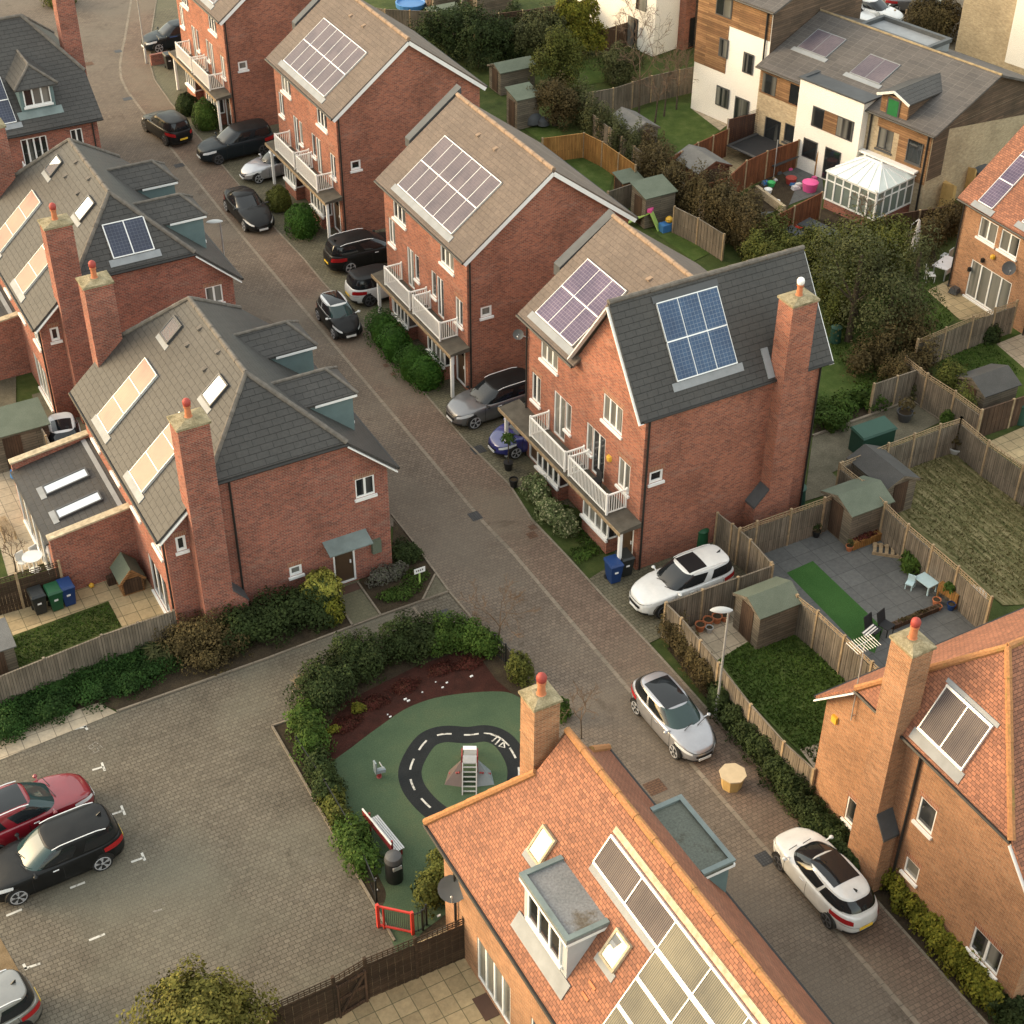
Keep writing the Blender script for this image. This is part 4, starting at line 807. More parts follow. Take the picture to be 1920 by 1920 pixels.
def corner_house():
    x0, x1, y0, y1 = 28.75, 37.3, 41.19, 50.65; bm = M['brick_red']; ez, rz, rx = 7.43, 10.95, 33.07
    h = thing('corner_house', 'red brick corner house with blue solar panels on a cross gable and tall chimney', 'house', (x0, y0, 0), group='three storey brick houses along the street')
    F, S = WX(x0), WY(y0); a = Z(960, 480)
    R = lambda p, q: F.rect(a(*p), a(*q))
    top = R((210, 605), (328, 830)); mid = R((145, 880), (203, 1100)); d1 = R((303, 1040), (377, 1340)); s1 = R((379, 1095), (420, 1310)); gw = R((662, 965), (790, 1270)); s2 = R((537, 1255), (578, 1460)); d2 = R((582, 1285), (660, 1600)); nar = R((768, 1480), (840, 1725))
    top = (top[0], top[1], 5.9, 7.05); gw = (gw[0], gw[1], 5.8, 7.1); mid = (mid[0], mid[1], 3.35, 4.8); nar = (nar[0], nar[1], 3.35, 4.8)
    d1 = (d1[0], d1[1], 2.72, 4.95); d2 = (d2[0], d2[1], 2.72, 4.95); s1 = (d1[1] + .01, max(s1[1], d1[1] + .5), 3.5, 4.95); s2 = (min(s2[0], d2[0] - .5), d2[0] - .01, 3.5, 4.95)
    fd = (-y0 - 1.25, -y0 - .3, .1, 2.2); fd1 = (-y1 + .35, -y1 + 1.3, .1, 2.2)
    gy0, gy1, gr, gz = 41.1, 46.5, 43.8, 11.62
    wall(h, F, -y1, -y0, 0, 7.3, [top, mid, d1, s1, gw, s2, d2, nar, fd, fd1], bm, [(-gy1 + .15, 7.3), (-y0, 7.3), (-y0, 7.75), (-gr, 11.4), (-gy1 + .15, 7.7)])
    for r, n in ((top, 3), (mid, 2), (gw, 3), (nar, 2)): window(h, F, r, n, lint=True)
    for r in (d1, d2): window(h, F, r, 2, sill=False, name='french_door')
    for r in (s1, s2): window(h, F, r, 1)
    door(h, F, fd); door(h, F, fd1)
    q = MB(); ab = F.hit(*a(705, 1455)); q.lathe(F.pt(ab[0], ab[1] - .12, .0), [(.13, 0), (.15, .06), (.15, .2), (.12, .26)], 8); q.build('alarm_box', M['yellow'], h)
    sw = S.rect(a(992, 1562), a(1083, 1612)); wall(h, S, x0, x1, 0, 7.68, [sw], bm); window(h, S, sw, 1, lint=True, fw=.1)
    N = Plane((0, y1, 0), (-1, 0, 0), (0, 0, 1)); wall(h, N, -x1, -x0, 0, 7.35, [], bm, [(-x1, 7.35), (-x0, 7.35), (-rx, 10.8)])
    E = Plane((x1, 0, 0), (0, 1, 0), (0, 0, 1)); er = [(y0 + 1, y0 + 3, .1, 2.2), (y0 + 5.6, y0 + 8, .1, 2.2), (y0 + 1.2, y0 + 2.6, 3.4, 4.7), (y0 + 6, y0 + 7.4, 3.4, 4.7)]
    wall(h, E, y0, y1, 0, 7.3, er, bm, [(y0, 7.3), (gy1 - .15, 7.3), (gy1 - .15, 7.7), (gr, 11.4), (y0, 7.75)])
    for r in er: window(h, E, r, 3)
    tm = M['tile_slate']; xg0, xg1 = 28.42, 37.72
    # main roof (cut back where the cross gable meets it)
    xe0, yb = 28.4, 50.9; k = (rz - ez) / (rx - xe0); kg = (gz - 7.78) / (gr - gy0)
    yv = lambda z: gr + (gz - z) / kg            # the cross gable's far slope at height z
    slope(h, [(xe0, yb, ez), (xe0, 46.15, ez), (xe0 + .6, 46.15, ez + .6 * k), (rx, yv(rz), rz), (rx, yb, rz)], M['tile_brown'])
    slope(h, [(37.74, 46.3, ez), (37.74, yb, ez), (rx, yb, rz), (rx, yv(rz), rz)], M['tile_brown'])
    ridge(h, [((rx, yv(rz), rz + .01), (rx, yb, rz + .01))], M['ridge_brown'])
    slope(h, [(xg0, gy0 - .05, 7.78 - .05 * kg), (xg1, gy0 - .05, 7.78 - .05 * kg), (xg1, gr, gz), (xg0, gr, gz)], tm)  # same tile as the main roof; this slope's shade is put into its colour
    slope(h, [(xg1, gy1 + .05, 7.78 - .05 * kg), (xg0, gy1 + .05, 7.78 - .05 * kg), (xg0, gr, gz), (xg1, gr, gz)], M['tile_brown'])
    ridge(h, [((xg0, gr, gz + .01), (xg1, gr, gz + .01))], M['ridge_slate'])
    strip(h, [((xg0 + .03, gy0 - .05, 7.55), (xg0 + .03, gr, gz - .22)), ((xg0 + .03, gy1 + .05, 7.55), (xg0 + .03, gr, gz - .22)), ((xg1 - .03, gy0 - .05, 7.55), (xg1 - .03, gr, gz - .22))], .05, .24, M['white'], 'bargeboard', up=(1, 0, 0))
    gutter(h, [((xe0 - .05, 46.2, ez - .09), (xe0 - .05, yb, ez - .09)), ((xg0 + .1, gy0 - .1, 7.68), (xg1, gy0 - .1, 7.68))])
    gutter(h, [((x0 + .14, y0 - .07, 0), (x0 + .14, y0 - .07, 7.6)), ((x1 - .1, y0 - .07, 0), (x1 - .1, y0 - .07, 7.6)), ((x0 - .07, y1 - .1, 0), (x0 - .07, y1 - .1, 7.3))], .045, 'downpipe')
    sl = Plane((xe0, 0, ez), (0, -1, 0), (rx - xe0, 0, rz - ez)); r = sl.rect(a(180, 415), a(600, 430)); r1 = sl.rect(a(548, 32), a(420, 630)); r3 = sl.rect(a(548, 32), a(805, 240))
    array_pv(h, sl, (min(r[0], r3[0]), max(r3[1], r[1]) + .25, min(r1[2], r[2]), r3[3]), 3, 2, M['pv_purple'])
    vents(h, sl, [sl.hit(*a(975, 180))])
    sg = Plane((0, gy0 - .05, 7.78 - .05 * kg), (1, 0, 0), (0, gr - gy0 + .05, gz - 7.78 + .05 * kg)); r = sg.rect(a(1035, 345), a(1615, 770)); array_pv(h, sg, r, 3, 2, M['pv_blue'], frame='alu')
    MB().pbox(sg, r[0] - .12, r[1] + .12, r[3], r[3] + .3, 0, .03).build('flashing', M['frame_grey'], h)
    chimney(h, 34.85, 36.05, y0 - .62, y0 + .3, 0, 11.25, bm, pots=((.5, .5),), cowl='white', base=(34.2, 36.05, y0 - .62, y0 + .0, 1.75, '-x'), band=9.3)
    MB().pbox(sg, 34.5, 34.82, .1, 1.35, 0, .05).build('chimney_flashing', M['lead'], h)
    q = MB(); q.hexa([(xe0 + 2.1, yb + .08, ez + 1.1), (rx + .15, yb + .08, rz - .42), (rx + .15, yb + .58, rz - .42), (xe0 + 2.1, yb + .58, ez + 1.1), (xe0 + 2.1, yb + .08, ez + 1.65), (rx + .15, yb + .08, rz + .05), (rx + .15, yb + .58, rz + .05), (xe0 + 2.1, yb + .58, ez + 1.65)]); q.build('lead_parapet', M['lead_dark'], h)
    front_details(h, x0, y0, y1, bays=((y0 + 1.5, y0 + 3.5), (y0 + 5.6, y0 + 7.5)), balc=((y0 + 1.0, y0 + 4.05), (y0 + 4.4, y0 + 7.4)), left_ext=1.0)
    dish(h, (x0 - .42, y1 + .05, 6.5), (-.5, -.75, .42), .24, 'dish', armto=(x0, y1 - .1, 6.3))
    return h
CH = corner_house()
# ---------------- the half-hipped pair on the left
def hipped(tm):
    x0, x1, y0, y1 = 10.6, 19.85, 46.15, 57.1; bm = M['brick_old']; ez = 5.3; xe0, xe1, rx, rz = 10.3, 20.2, 15.27, 9.75; ya, yb = 45.9, 57.4; ra, rb = 48.55, 54.9; hz = 7.2; hl, hr = 12.43, 18.13
    h = thing('half_hipped_house', 'red brick half hipped house with canopied side door, beside the parking court', 'house', (x0, y0, 0), group='half hipped brick houses on the left')
    S, W = WY(y0), WX(x0); b, c = Z(480, 480), Z(480, 960); c0 = Z(0, 960)
    w1 = S.rect(b(710, 1600), b(860, 1740)); w1 = (w1[0], w1[1], 4.15, 5.1); w2 = S.rect(c(238, 402), c(335, 440)); dr = (17.25, 18.2, .08, 2.1); w3 = S.rect(c0(1258, 187), c0(1348, 268))
    wall(h, S, x0, x1, 0, 5.4, [w1, w2, dr, w3], bm, [(x0, 5.4), (x1, 5.4), (hr - .1, 7.08), (hl + .1, 7.08)])
    window(h, S, w1, 2, lint=True); window(h, S, w2, 1, lint=True, fw=.1); window(h, S, w3, 1, lint=True, fw=.1); door(h, S, dr)
    MB().plate([(16.85, y0 - .75, 2.32), (18.75, y0 - .75, 2.32), (18.75, y0, 2.55), (16.85, y0, 2.55)], (0, 0, -.05)).build('door_canopy', M['lead_green'], h)
    MB().box(18.95, 19.35, y0 - .16, y0, 1.2, 1.85).build('meter_box', M['felt_green'], h)
    wr = [(-y1 + 1.0 + i * 2.7, -y1 + 2.1 + i * 2.7, 3.6, 4.7) for i in range(4)] + [(-y0 - 3.3, -y0 - 1.0, .1, 2.15)]
    wall(h, W, -y1, -y0, 0, 5.4, wr, bm)
    for r in wr: window(h, W, r, 3 if r[3] < 3 else 2)
    N = Plane((0, y1, 0), (-1, 0, 0), (0, 0, 1)); w4 = (-x1 + .9, -x1 + 1.8, 4.1, 5.0); wall(h, N, -x1, -x0, 0, 5.4, [w4], bm, [(-x1, 5.4), (-x0, 5.4), (-hl - .1, 7.08), (-hr + .1, 7.08)]); window(h, N, w4, 2)
    E = Plane((x1, 0, 0), (0, 1, 0), (0, 0, 1)); wr = [(y0 + 1.2 + i * 2.6, y0 + 2.4 + i * 2.6, .9, 2.2) for i in range(4)]; wall(h, E, y0, y1, 0, 5.4, wr, bm)
    for r in wr: window(h, E, r, 2)
    slope(h, [(xe0, yb, ez), (xe0, ya, ez), (hl, ya, hz), (rx, ra, rz), (rx, rb, rz), (hl, yb, hz)], tm); slope(h, [(xe1, ya, ez), (xe1, yb, ez), (hr, yb, hz), (rx, rb, rz), (rx, ra, rz), (hr, ya, hz)], tm)
    slope(h, [(hl, ya, hz), (hr, ya, hz), (rx, ra, rz)], M['tile_slate'], name='hip_roof'); slope(h, [(hr, yb, hz), (hl, yb, hz), (rx, rb, rz)], M['tile_slate'], name='hip_roof')
    ridge(h, [((rx, ra, rz), (rx, rb, rz)), ((hl, ya, hz), (rx, ra, rz)), ((hr, ya, hz), (rx, ra, rz)), ((hl, yb, hz), (rx, rb, rz)), ((hr, yb, hz), (rx, rb, rz))], M['ridge_slate'])
    strip(h, [((xe0 + .03, ya + .03, ez - .2), (hl, ya + .03, hz - .2)), ((xe1 - .03, ya + .03, ez - .2), (hr, ya + .03, hz - .2)), ((xe0 + .03, yb - .03, ez - .2), (hl, yb - .03, hz - .2)), ((xe1 - .03, yb - .03, ez - .2), (hr, yb - .03, hz - .2))], .05, .22, M['white'], 'bargeboard', up=(0, 1, 0))
    gutter(h, [((xe0 - .05, ya, ez - .08), (xe0 - .05, yb, ez - .08)), ((xe1 + .05, ya, ez - .08), (xe1 + .05, yb, ez - .08)), ((hl, ya - .06, hz - .09), (hr, ya - .06, hz - .09))])
    gutter(h, [((13.35, y0 - .07, 0), (13.35, y0 - .07, 7.0)), ((x0 - .07, y0 + .1, 0), (x0 - .07, y0 + .1, 5.2))], .045, 'downpipe')
    for ya_ in (0,):
        chimney(h, 11.55, 12.75, 45.45, 46.4, 0, 10.15, bm, pots=((.5, .5),), base=(11.55, 13.3, 45.45, 46.15, 1.55, '+x'), band=6.9)
        chimney(h, 11.55, 12.75, 56.85, 57.8, 0, 10.15, bm, pots=((.5, .5),), band=6.9)
    sl = Plane((xe0, 0, ez), (0, -1, 0), (rx - xe0, 0, rz - ez)); d = Z(0, 480)
    q1 = sl.rect(d(1260, 445), d(1210, 620)); q1b = sl.rect(d(1175, 560), d(1310, 495)); rooflight(h, sl, (q1b[0] - .1, q1b[1] + .1, q1[2], q1[3]))
    q2 = sl.rect(d(1590, 870), d(1525, 1085)); q2b = sl.rect(d(1470, 1015), d(1625, 940)); rooflight(h, sl, (q2b[0] - .1, q2b[1] + .1, q2[2], q2[3]))
    e1 = sl.rect(d(705, 1165), d(1140, 865)); f1 = sl.rect(d(1035, 730), d(795, 1290)); array_pv(h, sl, (e1[0], e1[1], f1[2], e1[3]), 1, 3, M['thermal'], name='thermal_panel', gapy=.026, h=.1)
    e2 = sl.rect(d(945, 1560), d(1040, 1700)); array_pv(h, sl, (e2[0], e2[1], e2[2], f1[3]), 1, 3, M['thermal'], name='thermal_panel', gapy=.026, h=.1)
    vents(h, sl, [sl.hit(*d(*q)) for q in ((1425, 535), (1335, 655), (1555, 705), (1460, 830))], 'ridge_slate')
    # two little hipped dormers over the street
    for dy in (0.0, 4.05):
        ym, yh = 48.85 + dy, 1.05; xf, zt, ze = 19.3, 8.75, 7.95; zr = lambda x: 9.75 - (x - rx) * .902
        q = MB(); q.poly([(xf, ym - yh + .12, zr(xf)), (xf, ym + yh - .12, zr(xf)), (xf, ym + yh - .12, ze), (xf, ym - yh + .12, ze)])
        for s in (-1, 1): q.poly([(xf, ym + s * (yh - .12), zr(xf)), (xf, ym + s * (yh - .12), ze), (rx + (9.75 - ze) / .902, ym + s * (yh - .12), ze)][::s])
        dm = q.build('dormer', M['cladding'], h)
        xb = rx + (9.75 - zt) / .902; xbe = rx + (9.75 - ze) / .902
        for s in (-1, 1):
            pts = [(xf + .18, ym + s * yh, ze), (xbe - .1, ym + s * yh, ze), (xb - .1, ym, zt), (xf - .7, ym, zt)]
            MB().plate(pts[::-1] if s < 0 else pts, (0, 0, -.09)).build('dormer_roof', M['tile_slate'], dm)
        MB().plate([(xf + .18, ym - yh, ze), (xf + .18, ym + yh, ze), (xf - .7, ym, zt)], (0, 0, -.09)).build('dormer_roof', M['tile_slate'], dm)
        ridge(dm, [((xb - .1, ym, zt), (xf - .7, ym, zt)), ((xf - .7, ym, zt), (xf + .18, ym - yh, ze)), ((xf - .7, ym, zt), (xf + .18, ym + yh, ze))], M['ridge_slate'], .07)
        PF = Plane((xf, 0, 0), (0, 1, 0), (0, 0, 1)); window(dm, PF, (ym - .7, ym + .7, zr(xf) + .35, ze - .12), 2, d0=-.0, name='dormer_window')
        strip(dm, [((xf + .14, ym - yh, ze - .11), (xf + .14, ym + yh, ze - .11)), ((xf + .14, ym - yh, ze - .11), (xbe + .4, ym - yh, ze - .11))], .04, .1, M['white'], 'dormer_fascia')
    # rear room with a lean-to roof between brick parapets
    ex0, ea, eb = 7.2, 51.2, 57.05; q = MB()
    for yy in (ea, eb): q.hexa([(ex0, yy - .13, 0), (x0, yy - .13, 0), (x0, yy + .13, 0), (ex0, yy + .13, 0), (ex0, yy - .13, 2.85), (x0, yy - .13, 3.25), (x0, yy + .13, 3.25), (ex0, yy + .13, 2.85)])
    q.box(ex0, ex0 + .2, ea + .13, eb - .13, 0, 2.45); q.build('rear_room_wall', bm, h)
    for yy in (ea, eb): MB().hexa([(ex0 - .05, yy - .18, 2.852), (x0, yy - .18, 3.252), (x0, yy + .18, 3.252), (ex0 - .05, yy + .18, 2.852), (ex0 - .05, yy - .18, 2.93), (x0, yy - .18, 3.33), (x0, yy + .18, 3.33), (ex0 - .05, yy + .18, 2.93)]).build('coping', M['stone'], h)
    slope(h, [(ex0 - .12, eb - .14, 2.5), (ex0 - .12, ea + .14, 2.5), (x0 - .0, ea + .14, 3.12), (x0 - .0, eb - .14, 3.12)], tm, .08, 'rear_room_roof')
    se = Plane((ex0 - .12, 0, 2.5), (0, -1, 0), (x0 - ex0 + .12, 0, .62)); MB().pbox(se, -eb + .16, -ea - .16, 3.2, 3.4, 0, .03).build('flashing', M['lead'], h)
    for yy in (52.75, 54.6): rooflight(h, se, (-yy - .28, -yy + .28, .95, 2.75))
    EW = WX(ex0); window(h, EW, (-eb + .5, -ea - .5, .1, 2.2), 4, d0=.0, name='patio_door')
    return h
H2 = hipped(M['tile_slate'])
H1 = copy_tree(H2); H1.location = Vector(H2.location) + Vector((0, 17.2, 0)); H1['label'] = 'red brick half hipped house with a dark solar panel on its hip'
for ch in list(H1.children):
    if ch.name.startswith(('door_canopy', 'meter_box', 'door')) and not ch.name.startswith('dormer'):
        for c in list(ch.children): bpy.data.objects.remove(c)
        bpy.data.objects.remove(ch)
MB().box(17.2, 18.25, 63.352, 63.36, .05, 2.12).build('side_door', M['door_brown'], H1)
_hp = Plane((0, 63.1, 7.2), (1, 0, 0), (0, 2.65, 2.55)); _a = Z(0, 0); _r = _hp.rect(_a(735, 1650), _a(1115, 1810)); _q = _hp.rect(_a(735, 1650), _a(1050, 1590))
array_pv(H1, _hp, (_r[0] + .05, _r[1], _r[2] + .1, _r[3] + .15), 2, 1, M['pv_dark'], name='solar_panel', gapx=.05)
# ---------------- orange tiled house at the bottom
def flat_dormer(h, x0, x1, y0, y1, zt, zr, side, wall_m, roof_m, nwin=3):
    """side -1: window faces -x.  zr(x): roof height"""
    xf, xb = (x0, x1) if side < 0 else (x1, x0); q = MB()
    q.poly([(xf, y0, zr(xf)), (xf, y1, zr(xf)), (xf, y1, zt - .12), (xf, y0, zt - .12)])
    for y in (y0, y1): q.poly([(xf, y, zr(xf)), (xf, y, zt - .12), (xb, y, zt - .12)])
    d = q.build('dormer', M[wall_m], h); o = .12
    q = MB(); q.box(min(x0, x1) - o, max(x0, x1) + o * .3, y0 - o, y1 + o, zt - .118, zt - .02); q.build('dormer_roof', M[roof_m], d)
    q = MB(); xo = xf + side * o; xi = xb
    q.box(min(xo, xo - side * .16), max(xo, xo - side * .16), y0 - o, y1 + o, zt - .02, zt + .06)
    for y in (y0 - o, y1 + o - .16): q.box(min(xo - side * .162, xi), max(xo - side * .162, xi), y, y + .16, zt - .02, zt + .06)
    q.build('dormer_rim', M['lead_green'], d)
    q = MB(); q.box(min(xo, xo - side * .03) , max(xo, xo - side * .03), y0 - o, y1 + o, zt - .24, zt - .12)
    for y in (y0 - o, y1 + o - .03): q.box(min(xo - side * .03, xi), max(xo - side * .03, xi), y, y + .03, zt - .24, zt - .12)
    q.build('dormer_fascia', M['white'], d)
    P = WX(xf) if side < 0 else Plane((xf, 0, 0), (0, 1, 0), (0, 0, 1)); sg = -1 if side < 0 else 1
    a, b = sorted((sg * (y0 + .28), sg * (y1 - .28))); window(d, P, (a, b, zt - 1.5, zt - .3), nwin, d0=-.0, name='dormer_window')
    return d
def orange_house():
    ex0, ex1, rx, ez, rz = 13.15, 19.71, 16.43, 5.07, 10.0; yb, ye = 29.1, 8.0; x0, x1, wy = 13.56, 19.3, 28.75; bm = M['brick_orange']; tm = M['tile_orange']; k = (rz - ez) / (rx - ex0)
    h = thing('orange_tiled_house', 'foreground house with bright orange tiled roof, lead dormers and long solar collectors', 'house', (x0, wy, 0))
    W = WX(x0); b, c = Z(480, 1420), Z(960, 1420)
    r1 = W.rect(b(1590, 1280), b(1830, 1900)); r1 = (r1[0], r1[1], .12, 2.2); r2 = W.rect(c(140, 1700), c(250, 1915)); r2 = (r2[0], r2[0] + 1.3, 1.3, 2.4)
    wall(h, W, -wy, -ye, 0, 5.0, [r1, r2], bm); window(h, W, r1, 4, sill=False, name='french_doors'); window(h, W, r2, 2)
    N = Plane((0, wy, 0), (-1, 0, 0), (0, 0, 1)); wall(h, N, -x1, -x0, 0, 5.0, [], bm); E = Plane((x1, 0, 0), (0, 1, 0), (0, 0, 1)); er = [(14 + i * 3.2, 15.3 + i * 3.2, .9, 2.2) for i in range(4)]; wall(h, E, ye, wy, 0, 5.0, er, bm)
    for r in er: window(h, E, r, 2)
    S = WY(ye); wall(h, S, x0, x1, 0, 5.0, [], bm, [(x0, 5.0), (x1, 5.0), (rx, 9.8)])
    mx, my, mz = 15.49, 26.5, 8.57; m2 = 2 * rx - mx; ry = 26.3
    slope(h, [(ex0, yb, ez), (ex0, ye, ez), (rx, ye, rz), (rx, ry, rz), (mx, my, mz)], tm); slope(h, [(ex1, ye, ez), (ex1, yb, ez), (m2, my, mz), (rx, ry, rz), (rx, ye, rz)], M['tile_orange_dark'])
    slope(h, [(ex1, yb, ez), (ex0, yb, ez), (mx, my, mz), (m2, my, mz)], tm, name='hip_roof')
    MB().poly([(m2, my - .05, mz), (mx, my - .05, mz), (rx, my - .05, rz - .1)]).build('gablet', bm, h)
    ridge(h, [((rx, ye, rz), (rx, ry + .05, rz)), ((ex0, yb, ez + .02), (mx, my, mz + .02)), ((ex1, yb, ez + .02), (m2, my, mz + .02)), ((m2 - .1, my + .05, mz), (m2 - .9, my + .05, mz))], M['ridge_orange'], .12)
    gutter(h, [((ex0 - .05, yb, ez - .08), (ex0 - .05, ye, ez - .08)), ((ex1 + .05, yb, ez - .08), (ex1 + .05, ye, ez - .08)), ((ex0, yb + .05, ez - .08), (ex1, yb + .05, ez - .08))], .065)
    gutter(h, [((x0 - .08, wy - .9, 0), (x0 - .08, wy - .9, 4.9))], .045, 'downpipe')
    chimney(h, 15.55, 16.38, 26.7, 27.5, 5.5, 10.85, bm, pots=((.5, .45),), band=9.35)
    zl = lambda x: ez + (x - ex0) * k; zr_ = lambda x: ez + (ex1 - x) * k
    flat_dormer(h, 13.74, 14.96, 21.6, 23.95, 7.8, zl, -1, 'cladding_grey', 'lead_roof')
    flat_dormer(h, 18.72, 19.72, 22.5, 25.1, 6.55, zr_, 1, 'cladding', 'lead_roof_green')
    sl = Plane((ex0, 0, ez), (0, -1, 0), (rx - ex0, 0, rz - ez))
    MB().plate([sl.pt(-24.2, .55, .03), sl.pt(-21.35, .55, .03), sl.pt(-21.35, 1.1, .05), sl.pt(-24.2, 1.1, .05)], sl.n * -.03).build('apron_flashing', M['lead'], h)
    for (p, q) in (((165, 645), (295, 600)), ((690, 1405), (835, 1350))):
        s, t = sl.hit(*c((p[0] + q[0]) / 2 - 5, (p[1] + q[1]) / 2 + 5)); rooflight(h, sl, (s - .28, s + .28, t - .45, t + .38), frame='stone')
    A = sl.hit(*c(735, 560)); B = sl.hit(*c(600, 750)); D1 = sl.hit(*c(900, 945)); D2 = sl.hit(*c(1135, 1270)); s0 = (A[0] + B[0]) / 2; cw = ((D1[0] - s0) + (D2[0] - D1[0])) / 2; t1 = A[1]; t0 = B[1]
    def bank(s_, n, ta, tb, mats):
        f = MB()
        for i in range(n + 1): f.pbox(sl, s_ + cw * i - .018, s_ + cw * i + .018, ta, tb, 0, .1)
        f.pbox(sl, s_, s_ + cw * n, tb - .07, tb + .0, 0, .103); f.pbox(sl, s_, s_ + cw * n, ta - .04, ta + .03, 0, .102); f = f.build('collector_frame', M['alu'], h)
        for i in range(n): MB().pbox(sl, s_ + cw * i + .019, s_ + cw * (i + 1) - .019, ta + .031, tb - .071, .01, .08).build('collector', M['tubes' if i < 2 and not mats else 'tubes_pale'], f)
    rows = t1 - t0; lo = [sl.hit(*c(*q))[1] for q in ((1060, 1385), (930, 1590), (790, 1790))]; dt = (lo[0] - lo[2]) / 2
    bank(s0, 7, t0, t1, 0)
    for j in range(3): bank(s0 + cw * 2, 5, t0 - dt * (j + 1) - .03, t0 - dt * j - .05, j + 1)
    MB().pbox(sl, s0 - .05, s0 + cw * 2 - .1, t0 - .3, t0 - .05, 0, .03).build('flashing', M['lead'], h); MB().pbox(sl, s0 - .08, s0 + cw * 7, t1 + .05, t1 + .25, 0, .03).build('flashing', M['stone'], h)
    for (a_, b_) in ((560, 1620), (510, 1700)):
        s, t = sl.hit(*c(a_ + 20, b_ + 20)); MB().pbox(sl, s - .16, s + .16, t - .05, t + .04, 0, .03).build('tile_vent', M['pot'], h)
    dp = gp(848, 1667, 3.3); dish(h, dp, (-.45, -.75, .5), .46, armto=(x0 - .02, wy - .3, 2.5))
    return h
KH = orange_house()
# ---------------- orange tiled house at the right
def right_house():
    wx, ys, yn = 27.3, 17.45, 27.45; ry, rz, rx = 22.45, 10.76, 29.16; k = 1.06; xe = 27.0; yN, yS = 27.69, 17.2; zN = rz - (yN - ry) * k; hN, hS, hz = 25.98, 18.9, rz - 3.53 * k; xr = 44.0; bm = M['brick_orange']; tm = M['tile_orange']
    h = thing('gabled_orange_house', 'orange brick house with clay tiled hip and one solar collector beside the road', 'house', (wx, ys, 0))
    W = WX(wx); a = Z(1420, 1420)
    w = []
    for q, ww, hh in (((655, 272), .95, 1.15), ((1180, 275), .75, 1.15), ((1075, 705), .65, .75), ((1568, 1212), 1.25, 1.1)): s, t = W.hit(*a(*q)); w.append((s, s + ww, t - hh, t))
    wall(h, W, -yn, -ys, 0, 5.15, w, bm, None)
    MB().poly([W.pt(-yn, 5.15), W.pt(-ys, 5.15), W.pt(-hS - .1, hz - .12), W.pt(-hN + .1, hz - .12)]).build('gable_wall', bm, h)
    for r, n in zip(w, (2, 1, 1, 2)): window(h, W, r, n, lint=True)
    N = Plane((0, yn, 0), (-1, 0, 0), (0, 0, 1)); wall(h, N, -xr, -wx, 0, 5.1, [(-34, -31.5, .1, 2.2)], bm); window(h, N, (-34, -31.5, .1, 2.2), 3); S = WY(ys); wall(h, S, wx, xr, 0, 5.1, [], bm)
    slope(h, [(xr, yN, zN), (xe, yN, zN), (xe, hN, hz), (rx, ry, rz), (xr, ry, rz)], tm); slope(h, [(xe, yS, zN), (xr, yS, zN), (xr, ry, rz), (rx, ry, rz), (xe, hS, hz)], tm); slope(h, [(xe, hN, hz), (xe, hS, hz), (rx, ry, rz)], tm, name='hip_roof')
    ridge(h, [((rx, ry, rz), (xr, ry, rz)), ((xe, hN, hz), (rx, ry, rz)), ((xe, hS, hz), (rx, ry, rz))], M['ridge_orange'], .12)
    strip(h, [((xe + .03, yN, zN - .2), (xe + .03, hN, hz - .2)), ((xe + .03, yS, zN - .2), (xe + .03, hS, hz - .2))], .05, .22, M['white'], 'bargeboard', up=(1, 0, 0))
    gutter(h, [((xe - .05, hN, hz - .09), (xe - .05, hS, hz - .09)), ((xe, yN + .05, zN - .09), (xr, yN + .05, zN - .09))]); gutter(h, [((wx - .07, 23.0, 0), (wx - .07, 23.0, 6.8))], .05, 'downpipe')
    chimney(h, 26.68, 27.5, 23.7, 24.66, 0, 10.4, bm, pots=((.5, .55),), base=(26.68, 27.3, 23.22, 24.66, 2.75, '-y'), band=7.9)
    sp = Plane((xe, 0, hz), (0, -1, 0), (rx - xe, 0, rz - hz)); b = Z(1420, 960); c1, c2, c3, c4 = [sp.hit(*b(*q)) for q in ((1375, 1255), (1170, 1555), (1475, 1850), (1705, 1545))]
    r = (min(c1[0], c2[0]) * .5 + max(c1[0], c2[0]) * .5, (c3[0] + c4[0]) / 2, (c2[1] + c3[1]) / 2, (c1[1] + c4[1]) / 2)
    f = MB()
    for s in (r[0], (r[0] + r[1]) / 2, r[1]): f.pbox(sp, s - .02, s + .02, r[2], r[3], 0, .1)
    for t in (r[2], r[3]): f.pbox(sp, r[0] - .03, r[1] + .03, t - .04, t + .04, 0, .104)
    f = f.build('collector_frame', M['alu'], h)
    for i in (0, 1):
        m = (r[0] + r[1]) / 2; MB().pbox(sp, (r[0], m)[i] + .04, (m, r[1])[i] - .04, r[2] + .045, r[3] - .045, .01, .08).build('collector', M['tubes'], f)
    MB().pbox(sp, r[0] - .15, r[1] + .15, r[2] - .45, r[2] - .06, 0, .03).build('flashing', M['lead'], h); MB().pbox(sp, r[0] - .15, r[1] + .15, r[3] + .05, r[3] + .2, 0, .03).build('flashing', M['lead'], h)
    s, t = W.hit(*b(565, 1490)); q = MB(); q.pbox(W, s - .12, s + .12, t - .14, t + .14, 0, .1); q.build('alarm_box', M['yellow'], h)
    s, t = W.hit(*b(695, 1490)); p0 = W.pt(s, t, .12); q = MB(); q.tube([p0, p0 + Vector((.0, .05, 3.4))], .022, 6); tp = p0 + Vector((0, .05, 3.35)); q.tube([tp + Vector((-.5, 0, 0)), tp + Vector((.45, .1, 0))], .012, 5)
    for i in range(10): c = tp + Vector((-.5 + i * .1, 0, 0)); q.tube([c + Vector((-.0, -.3, .02)), c + Vector((0, .3, .02))], .009, 4)
    q.tube([p0 + Vector((.12, 0, .2)), p0 + Vector((-.02, 0, .2))], .02, 5); q.build('tv_aerial', M['steel'], h)
    return h
RH = right_house()
